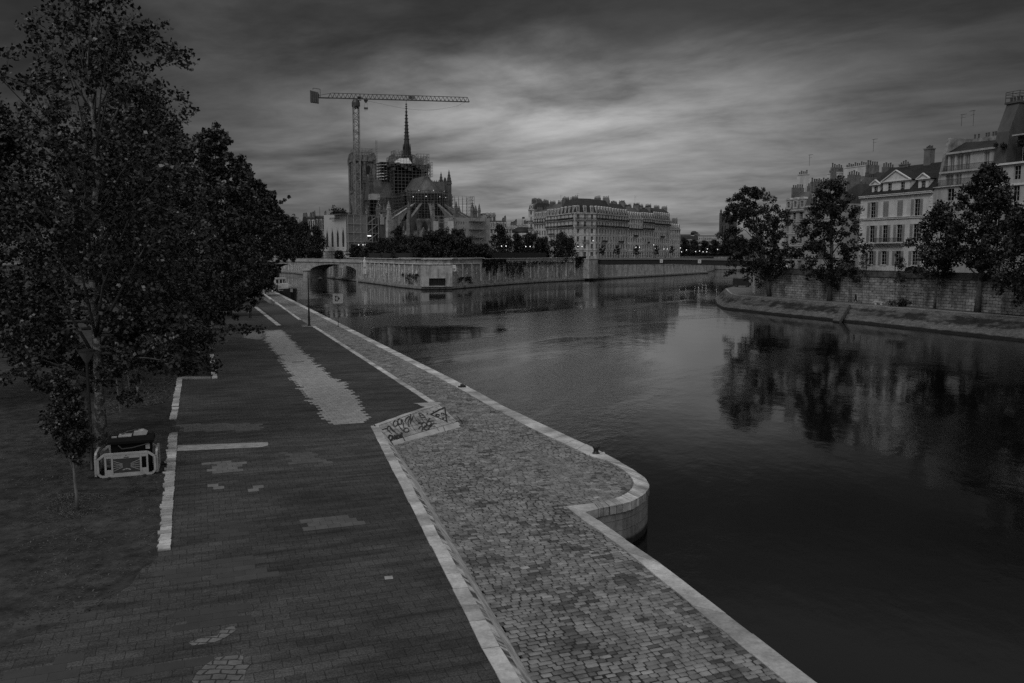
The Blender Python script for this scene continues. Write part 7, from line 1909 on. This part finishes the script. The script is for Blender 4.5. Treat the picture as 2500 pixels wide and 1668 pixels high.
for i in range(4):
    for dx_ in (-.05, .03):
        for k in range(9): mb.box(Lx * (.13 + .245 * i + dx_), Lx * (.13 + .245 * i + dx_) + .12, -.11, -.085, zb_ + hb * (.45 + .025 * k), zb_ + hb * (.462 + .025 * k))
mb.build('fine_drawing', M('banner_letters', .10, .8, .1, 2), bn)
mb = MB()
for k in range(13): x = Lx * (.26 + .036 * k); mb.box(x, x + Lx * .022, -.11, -.085, zb_ + hb * (.885 if k % 3 else .88), zb_ + hb * .935)
for k in range(8): x = Lx * (.38 + .024 * k); mb.box(x, x + Lx * .018, -.11, -.085, zb_ + hb * .83, zb_ + hb * .85)
for i in range(4):
    for k in range((3, 3, 7, 4)[i]): x = Lx * (.13 + .245 * i) - .6 + k * .22; mb.box(x, x + .16, -.11, -.085, zb_ + hb * .055, zb_ + hb * .07)
mb.build('lettering', M('banner_letters', .10, .8, .1, 2), bn)
ea, eb = Vector((bb_.x, bb_.y, 0)), V(925, 600, 394)
e2_ = Vector((eb.x - ea.x, eb.y - ea.y, 0)); st2 = thing('stair_scaffold', 'open steel stair scaffold of four levels right of the banner', 'scaffold', (ea.x + .4, ea.y, CZ), math.atan2(e2_.y, e2_.x)); Ls = e2_.length - .4
mb = MB(); lv = [zt_ * k / 5.0 for k in range(6)]
for z in lv[1:]: mb.box(.2, Ls, -.2, 2.2, z - .22, z)
for f in (.02, .2, .42, .6, .78, .98):
    for y in (-.15, 2.1): mb.box(Ls * f - .1, Ls * f + .1, y - .1, y + .1, 0, zt_)
mb.build('frame', M('pale_steel_frame', .34, .6, .2, .8), st2)
m_flight = M('pale_stairs', .30, .6, .2, .8)
for k in range(5):
    mb = MB(); mb.bar((Ls * .22, .1, lv[k]), (Ls * .42, .1, lv[k + 1] - .3), .12, .45); mb.build('stair_flight', m_flight, st2); mb = MB(); mb.bar((Ls * .96, .1, lv[k + 1] - .2), (Ls * .62, .1, lv[k]), .12, .4); mb.build('stair_flight', m_flight, st2)
mb = MB(); mb.box(.2, Ls + 3.5, 2.3, 9, 0, zt_ * .97); mb.box(Ls + .3, Ls + 3.2, -.4, 2.2, 0, zt_ * .80); mb.build('cladding', M('stained_cladding', .10, .8, .4, .4, 6, zscale=.4), st2)
mb = MB(); mb.box(Ls + .6, Ls + 2.6, -.9, -.45, zt_ * .80, zt_ * .98); mb.box(Ls + .9, Ls + 1.8, -.9, -.45, zt_ * .98, zt_ * 1.04); mb.build('container', M('pale_container', .36, .6, .15, 1), st2)
mb = MB(); mb.box(Ls * .62, Ls * .74, -.2, -.05, zt_ * .52, zt_ * .545); mb.build('strip_lamp', MEMIT('strip_lamp', 1.6), st2)
mb = MB(); mb.box(-Lx * .2, Ls, -.25, 9, zt_ + .002, zt_ + .25); mb.build('roof', m_steel, st2)
# site offices on the right
oa, ob_ = V(1106, 600, 420), V(1196, 600, 432); e3 = ob_ - oa; e3.z = 0
of = thing('site_offices', 'stacked pale site offices with rows of small windows right of the apse', 'building', (oa.x, oa.y, CZ), math.atan2(e3.y, e3.x)); Lo_ = e3.length; zo = zpx(531, oa) - CZ
hs = [(Lo_ * .02 + i * 1.35, Lo_ * .02 + i * 1.35 + .85, zo - 3.6 - 4.2 * r_, zo - 2.0 - 4.2 * r_) for i in range(5) for r_ in range(4)]
mb = MB(); mb.facade(0, Lo_, 0, zo, hs, 0, .2); mb.quad((0, 0, 0), (0, 0, zo), (0, 9, zo), (0, 9, 0)); mb.quad((0, 0, zo), (Lo_, 0, zo), (Lo_, 9, zo), (0, 9, zo)); mb.quad((Lo_, 0, 0), (Lo_, 9, 0), (Lo_, 9, zo), (Lo_, 0, zo)); mb.build('wall', M('office_cladding', .30, .7, .12, .4), of)
for h in hs: put_window(of, ((h[0] + h[1]) / 2, .18, h[2]), 0, h[1] - h[0], h[3] - h[2], True, 1, 0)
mb = MB()
for f in (.42, .47, .66, .84): mb.box(Lo_ * f - .1, Lo_ * f + .1, -1.8, -1.6, 0, zo + 1)
for k in range(5): z = zo * (k + .6) / 5; mb.box(Lo_ * .42, Lo_ * .85, -1.9, -.05, z - .2, z); mb.bar((Lo_ * .5, -1.7, z), (Lo_ * .8, -1.7, z + zo / 5 - .3), .14, .4)
mb.build('outside_stair', m_scaf, of)
mb = MB()
for i in range(30): x = Lo_ * i / 29; mb.box(x - .05, x + .05, .1, .2, zo, zo + 1.1)
mb.box(0, Lo_, .1, .2, zo + 1.1, zo + 1.2); mb.build('roof_rail', m_scaf, of)
hd = thing('hoarding_tower', 'pale boarded tower with a printed panel between the apse and the offices', 'tower', V(1086, 600, 418) * 1.0, 0); hd.location.z = CZ
zh = zpx(538, hd.location) - CZ
mb = MB(); grid_scaf(mb, -5.5, 5, -2, 2, 0, zh + 2, 2.6, 3, .15); mb.build('tubes', m_scaf, hd)
for x0_, x1_, za_, zb2, nm, bs in ((-5.4, -2.9, zh - 6, zh - .5, 'panel', .3), (1.6, 4.6, zh - 8, zh - .5, 'panel', .42), (-5.6, 0, 0, zh - 6.3, 'hoarding', .34)):
    mb = MB(); mb.box(x0_, x1_, -2.3, -2.12, za_, zb2); mb.build(nm, M('hoarding_board', bs, .7, .2, .5), hd)
# ------------------------------------------------------------------ planting on the island
GT = 'trees in the garden at the point of the island'
protoA = tree('garden_tree', 'dark spreading tree at the left end of the garden belt', (0, 0, -500), 11, .6, 6.5, 'dome', 9000, .62, 131, (0, 0), .25, 20, GT, m_leaf2, m_bark, 1.7, twigs=3, fill=.9)
protoB = tree('garden_tree', 'broad dark tree in the middle of the garden belt', (0, 0, -500), 12, .4, 7.5, 'dome', 11000, .62, 132, (.5, 0), .3, 22, GT, m_leaf2, m_bark, 1.9, twigs=3, fill=.9)
protoC = tree('garden_tree', 'round chestnut', (0, 0, -500), 13, 1.2, 5.2, 'oval', 8000, .55, 133, (0, 0), .28, 20, GT, m_leaf2, m_bark, 1.5, twigs=3, fill=.8)
used = set()
def itree(proto, px, d, top_, hw, label, zg=CZ, group=GT):
    h0 = {id(protoA): 11, id(protoB): 12, id(protoC): 13}[id(proto)]; r0 = {id(protoA): 7.6, id(protoB): 8.8, id(protoC): 6.0}[id(proto)]
    p_ = Vector((gx(px, d), d, zg)); h_ = zat(top_, d) - zg; sx = hw * 1.38 * d / F / r0; sc = (sx, sx, h_ / h0)
    if id(proto) not in used:
        used.add(id(proto)); proto.location = p_; proto.scale = sc; proto['label'] = label; proto['group'] = group; return proto
    return dup(proto, p_, (px * 7.3) % 6.28, label, group, sc)
for pr, px, d, top_, hw, lab in ((protoA, 962, 330, 590, 22, 'low dark tree at the left end of the garden belt'), (protoB, 1003, 328, 577, 30, 'spreading dark tree before the large flying buttress'), (protoA, 1030, 312, 592, 26, 'low rounded tree in front of the broad dark tree'), (protoB, 1080, 340, 563, 30, 'rounded dark tree behind the belt at the printed panel'), (protoA, 982, 318, 600, 24, 'low rounded bush-like tree at the front of the belt'), (protoB, 1052, 330, 567, 34, 'broad dark tree before the middle of the apse'),
        (protoA, 1098, 322, 573, 30, 'dark tree before the printed panel of the hoarding'), (protoB, 1136, 318, 580, 32, 'dark tree before the office windows'), (protoA, 1176, 316, 596, 28, 'low tree at the right end of the garden belt'),
        (protoA, 1118, 352, 561, 24, 'lighter tree behind the belt under the office windows'), (protoC, 1222, 348, 553, 25, 'tall round chestnut standing alone right of the offices'), (protoC, 1262, 356, 573, 22, 'dark tree right of the round chestnut'),
        (protoB, 1296, 362, 572, 26, 'dark tree with a flat top between chestnut and willow'), (protoA, 1324, 368, 580, 20, 'dark tree close to the left of the willow'), (protoA, 872, 372, 598, 20, 'low dark tree under the stair scaffold'), (protoA, 912, 356, 592, 24, 'dark bushy tree right of the stair scaffold'), (protoA, 940, 348, 582, 20, 'dark tree between the stair scaffold and the belt'), (protoC, 975, 400, 556, 20, 'taller dark tree behind the belt at the foot of the zigzag stair'),
        (protoC, 776, 380, 556, 22, 'dark tree close to the left edge of the banner'), (protoA, 745, 400, 545, 24, 'tree showing between the quay trees and the banner'), (protoB, 712, 420, 535, 30, 'far tree glimpsed behind the quay trees'), (protoB, 832, 455, 517, 34, 'treetop showing above the banner building'), (protoA, 830, 366, 612, 12, 'round clipped bush below the banner')):
    itree(pr, px, d, top_, hw, lab)
wl = tree('willow', 'weeping willow with trailing branches by the bridge abutment', Vector((gx(1374, 364), 364, CZ)), zat(572, 364) - CZ, 1.0, 5.4, 'weep', 12000, .5, 141, (0, 0), .3, 26, None, m_leaf2, m_bark, 1.3, twigs=4, fill=.8, droop=.45)
for i, (px, d) in enumerate(((1470, 378), (1505, 395), (1552, 420), (1600, 446), (1638, 468))):
    p_ = rowpt(px, 5.0); tree('street_tree', ('small street tree at the left end of the row, by the abutment', 'small street tree before the house next to the corner', 'small street tree before the middle of the row', 'small street tree before the crowded mansard house', 'small street tree before the last houses of the row')[i], Vector((p_.x, p_.y, CZ)), 6.5, 2.2, 1.6, 'oval', 900, .42, 150 + i, (0, 0), .09, 9, 'small street trees before the island row', m_leaf2, m_bark, .7, twigs=2, fill=.3)
def slab(name, label, cat, px0, px1, d0, d1, y0, y1, mat, th=.8):
    a, b = V(px0, y0, d0), V(px1, y0, d1); zb_ = zat(y1, (d0 + d1) / 2); zt_ = zat(y0, (d0 + d1) / 2); e = b - a; e.z = 0
    mb = MB(); mb.box(0, e.length, 0, th, 0, zt_ - zb_); o = mb.build(name, mat, loc=(a.x, a.y, zb_)); o.rotation_euler.z = math.atan2(e.y, e.x); return tag(o, label, cat)
m_hedge = M('dark_clipped_hedge', .02, .9, .4, 1.5, bump=.1, bscale=3)
slab('hedge', 'long dark clipped hedge behind the parapet right of the garden', 'hedge', 1202, 1334, 322, 352, 617, 632, m_hedge, 1.2)
slab('hedge', 'dark hedge on the parapet below the garden belt', 'hedge', 900, 1000, 345, 300, 618, 632, m_hedge, 1.2)
slab('garden_wall', 'low pale wall behind the arch bridge under the banner', 'wall', 790, 878, 390, 372, 617, 632, m_lime2, .5)
# small kiosk van on the parapet, notice boards
kv = thing('parked_van', 'pale van parked behind the hedge left of the willow', 'van', V(1285, 632, 346) * 1.0, R(20)); kv.location.z = CZ
mb = MB(); mb.extr([(-3.2, .4), (3.2, .4), (3.2, 1.4), (2.4, 1.6), (1.9, 2.6), (-3.2, 2.7)], 'y', -1, 1); mb.build('body', M('pale_van_paint', .42, .5, .1, 2), kv)
mb = MB(); mb.box(-2.8, 1.6, -1.03, -1.002, 1.5, 2.3); mb.build('windows', m_glass, kv)
for x in (-2.1, 2.0):
    for y in (-.95, .95): q_ = MB(); q_.tube([(x, y - .1, .4), (x, y + .1, .4)], .4, 10); q_.build('wheel', m_iron, kv)
for px, l_ in ((917, 'narrow pale notice panel left of the garden belt'), (936, 'white notice board left of the garden belt')):
    p_ = V(px, 625, 340); t_ = thing('notice_board', l_, 'notice board', (p_.x, p_.y, CZ)); w_ = .35 if px < 930 else .9
    mb = MB(); mb.box(-w_, w_, -.05, .05, .9, 2.6); mb.build('panel', m_white, t_)
    for s in (-1, 1): mb = MB(); mb.box(s * w_ * .8 - .04, s * w_ * .8 + .04, -.04, .04, 0, .9); mb.build('leg', m_iron, t_)
# ------------------------------------------------------------------ lit street lamps
def lit_lamp(px, py, d, label, zg=CZ, double=True, s=1.0):
    p_ = V(px, py, d); t_ = thing('street_lamp', label, 'street lamp', (p_.x, p_.y, zg), 0, 'lit street lamps across the river'); h_ = max(2.0, p_.z - zg)
    mb = MB(); mb.lathe([(.0, 0), (.2, 0), (.18, .6), (.07, .8), (.05, h_ - .1), (0, h_)], n=7)
    xs_ = (-.9, .9) if double else (0,)
    if double: mb.bar((-.9, 0, h_ - .35), (.9, 0, h_ - .35), .08)
    mb.build('post', m_black, t_)
    for x in xs_:
        g_ = MB(); g_.smooth = True; g_.lathe([(.0, -.30 * s), (.11 * s, -.13 * s), (.16 * s, 0), (.11 * s, .15 * s), (0, .22 * s)], c=(x, 0, h_), n=10); g_.build('globe', m_lamp, t_)
for px, py, d, dbl, lab in ((881, 598, 352, True, 'lit twin-globe street lamp left of the notice boards'), (897, 598, 366, True, 'lit twin-globe street lamp under the stair scaffold'), (1230, 601, 340, True, 'lit twin-globe lamp before the round chestnut'), (1289, 602, 350, True, 'lit twin-globe lamp before the pale van'),
        (1416, 602, 372, True, 'lit twin-globe lamp right of the willow'), (1448, 588, 392, False, 'lit high single lamp before the corner house'), (1533, 594, 440, False, 'lit high single lamp before the middle of the row'), (1510, 610, 410, False, 'lit low lamp before the house next to the corner'), (1557, 604, 420, True, 'lit twin-globe lamp before the middle houses'),
        (1596, 598, 450, False, 'lit high single lamp before the crowded mansard house'), (1600, 607, 446, False, 'lit low lamp before the crowded mansard house'), (1625, 608, 462, True, 'lit twin lamp before the last houses'), (1637, 604, 478, False, 'lit single lamp before the pale end house')):
    lit_lamp(px, py, d, lab, CZ, dbl)
# ------------------------------------------------------------------ the far bank behind the flat bridge
RB = 8.5
mb = MB(); mb.poly([(120, 620, RB), (420, 560, RB), (1500, 700, RB), (1500, 5000, RB), (-2500, 5000, RB), (-2500, 900, RB), (-420, 830, RB), (40, 840, RB)]); o = mb.build('city_ground', m_road); tag(o, kind='structure')
if o.data.polygons[0].normal.z < 0: o.data.flip_normals()
mb = MB(); mb.box(0, 330, 0, 1, -1, RB + 1.0); o = mb.build('quay_wall', m_rwall, loc=(118, 618, 0)); o.rotation_euler.z = math.atan2(-60, 300); tag(o, 'distant pale quay wall seen under and beyond the flat bridge', 'quay wall')
GF = 'trees on the distant quay beyond the flat bridge'
for px, d, top_, hw, lab in ((1668, 640, 584, 18, 'distant tree close to the right of the end house'), (1692, 660, 588, 20, 'distant tree above the first pair of far lamps'), (1718, 650, 590, 20, 'distant tree in the middle of the far quay'), (1742, 640, 588, 20, 'distant tree under the stone tower'), (1772, 630, 586, 22, 'distant tree behind the broad riverside tree'), (1806, 620, 584, 24, 'distant tree hidden by the broad riverside tree')):
    itree(protoC, px, d, top_, hw, lab, RB, GF)
for px, py, lab in ((1661, 605.5, 'highest left lamp beyond the bridge'), (1664, 615, 'lowest left lamp beyond the bridge'), (1676, 610.5, 'brightest lamp, third from the end house'), (1698.5, 614.5, 'lamp left of the close pair'), (1708, 613, 'left lamp of the close pair'), (1716.5, 615, 'lamp right of the close pair'), (1725.5, 615, 'low lamp before the single high one'), (1727, 608, 'single high lamp right of centre'), (1752, 609, 'lamp beside the broad riverside tree')):
    lit_lamp(px, py, 600, 'distant lit lamp, ' + lab, RB, False, 1.4)
def farblock(label, px0, px1, d, ytop, n, seed, roof=None, fl=5, mat=None, mans=3.0, top=1.5, zg=RB, chim=True, group='distant houses on the skyline', D=14):
    a, b = V(px0, 600, d), V(px1, 600, d + 2); zt_ = zat(ytop, d) - zg; zc_ = zt_ - mans - top
    return block('distant_house', label, [(a.x, a.y), (b.x, b.y)], [n], zg, [zc_ / fl] * fl, D, group, seed, mat or m_lime2, (mans, 1.4), (top, 3), n < 14, (), (), roof=roof or m_slate, chim=chim, win=(1.2, .55))
farblock('long distant building with a dark roof and a squat dome right of the end house', 1655, 1712, 720, 572, 14, 201, fl=4, chim=False)
farblock('distant pale building with two rows of roof windows behind the far trees', 1705, 1762, 700, 574, 12, 202, roof=m_zinc, fl=4)
dm = thing('roof_dome', 'squat dark dome on the long distant building', 'dome', V(1694, 572, 726) - Vector((0, 0, 1)))
mb = MB(); mb.smooth = True; mb.lathe([(2.6, 0), (2.6, 1.2), (2.9, 1.3), (2.7, 2.4), (1.9, 3.4), (1.2, 3.7), (0, 3.8)], n=16); mb.build('shell', m_slate, dm); mb = MB(); mb.box(-3.2, 3.2, -3, 3, -.6, .0); mb.build('base', m_lime2, dm)
tj = thing('stone_tower', 'distant square gothic tower rising behind the broad riverside tree', 'tower', V(1776, 600, 1000) * 1.0, R(25)); tj.location.z = RB
ht = zat(520, 1000) - RB; mb = MB(); mb.box(-6, 6, -6, 6, 0, ht - 3)
for sx in (-1, 1):
    for sy in (-1, 1): mb.box(sx * 6 - 1.3, sx * 6 + 1.3, sy * 6 - 1.3, sy * 6 + 1.3, 0, ht); pin(mb, sx * 6, sy * 6, ht, 1.6, 5)
for k in range(1, 4): mb.box(-6.5, 6.5, -6.5, 6.5, ht * k / 4, ht * k / 4 + .8)
mb.build('shaft', m_got, tj); v = MB()
for a in (-1, 1):
    for q_ in (-2.6, 2.6): lancet(v, q_, a * 6, ht * .52, 2.2, ht * .2, 'y', a * .1); lancet(v, q_, a * 6, ht * .78, 2.2, ht * .15, 'y', a * .1); lancet(v, a * 6, q_, ht * .52, 2.2, ht * .2, 'x', a * .1); lancet(v, a * 6, q_, ht * .78, 2.2, ht * .15, 'x', a * .1)
v.build('window', m_void, tj)
# skyline between the cathedral and the row, and left of the banner
farblock('pale flat-fronted building with a grey stack right of the site offices', 1196, 1238, 470, 538, 5, 203, roof=m_slate, fl=5, zg=CZ, mans=3.6, top=.8)
farblock('plain grey tower block peeping over the site offices', 1186, 1211, 500, 520, 3, 204, roof=m_zinc, fl=6, zg=CZ, mans=.6, top=.4, chim=False)
farblock('low pale building between the round chestnut and the row', 1236, 1262, 520, 550, 4, 205, roof=m_zinc, fl=5, zg=CZ, mans=1.0, top=.8)
farblock('low pale building close to the left end of the row', 1262, 1292, 540, 546, 4, 206, roof=m_zinc, fl=5, zg=CZ, mans=1.0, top=.8)
db = thing('glass_dome_hall', 'dark barrel roofed hall in front of the low pale buildings', 'hall', V(1275, 600, 500) * 1.0); db.location.z = CZ
zd = zat(569, 500) - CZ; mb = MB(); mb.box(-6.4, 6.4, 0, 14, 0, zd); mb.build('wall', m_lime, db); mb = MB(); mb.smooth = True
mb.extr([(6.3 * math.cos(k * math.pi / 10), zd + 3.6 * math.sin(k * math.pi / 10)) for k in range(11)], 'y', 0, 14); mb.build('barrel_roof', m_void, db)
farblock('far house with a steep dark roof left of the banner', 752, 772, 470, 528, 2, 207, fl=4, zg=CZ, mans=6, top=1)
farblock('far house with a steep dark roof touching the banner', 770, 800, 475, 526, 3, 208, fl=4, zg=CZ, mans=6.5, top=1)
farblock('far pale house behind the quay trees', 700, 735, 520, 545, 4, 209, fl=5, zg=CZ)
for px, py0, py1, d, l_ in ((781, 505, 530, 470, 'very thin tall mast over the steep dark roofs'), (1170, 506, 528, 480, 'thin spike mast over the site offices'), (1275, 530, 548, 540, 'flag mast over the low pale buildings')):
    a = V(px, py1, d); b = V(px, py0, d); mb = MB(); mb.tube([(0, 0, 0), (0, 0, (b - a).z)], [.14, .08], 5); mb.lathe([(.0, 0), (.3, .05), (.3, .3), (0, .4)], n=6)
    if px == 1275: mb.box(0, 1.6, -.03, .03, (b - a).z - 1.1, (b - a).z)
    tag(mb.build('mast', m_iron, loc=a), l_, 'mast', 'thin masts on the skyline')
# retaining wall and street of the left bank, behind the quay trees
lb = thing('quay_wall', 'high dark retaining wall behind the quay trees at the left', 'retaining wall', (-72, 4, UP), 0)
mb = MB(); mb.box(-1.2, 0, 0, 330, -.2, 6.3); mb.build('masonry', m_ashlar, lb); mb = MB(); mb.box(-1.35, .15, 0, 330, 6.302, 6.7); mb.build('coping', m_lime2, lb)
lb.rotation_euler.z = math.atan2(95, 330) * .9
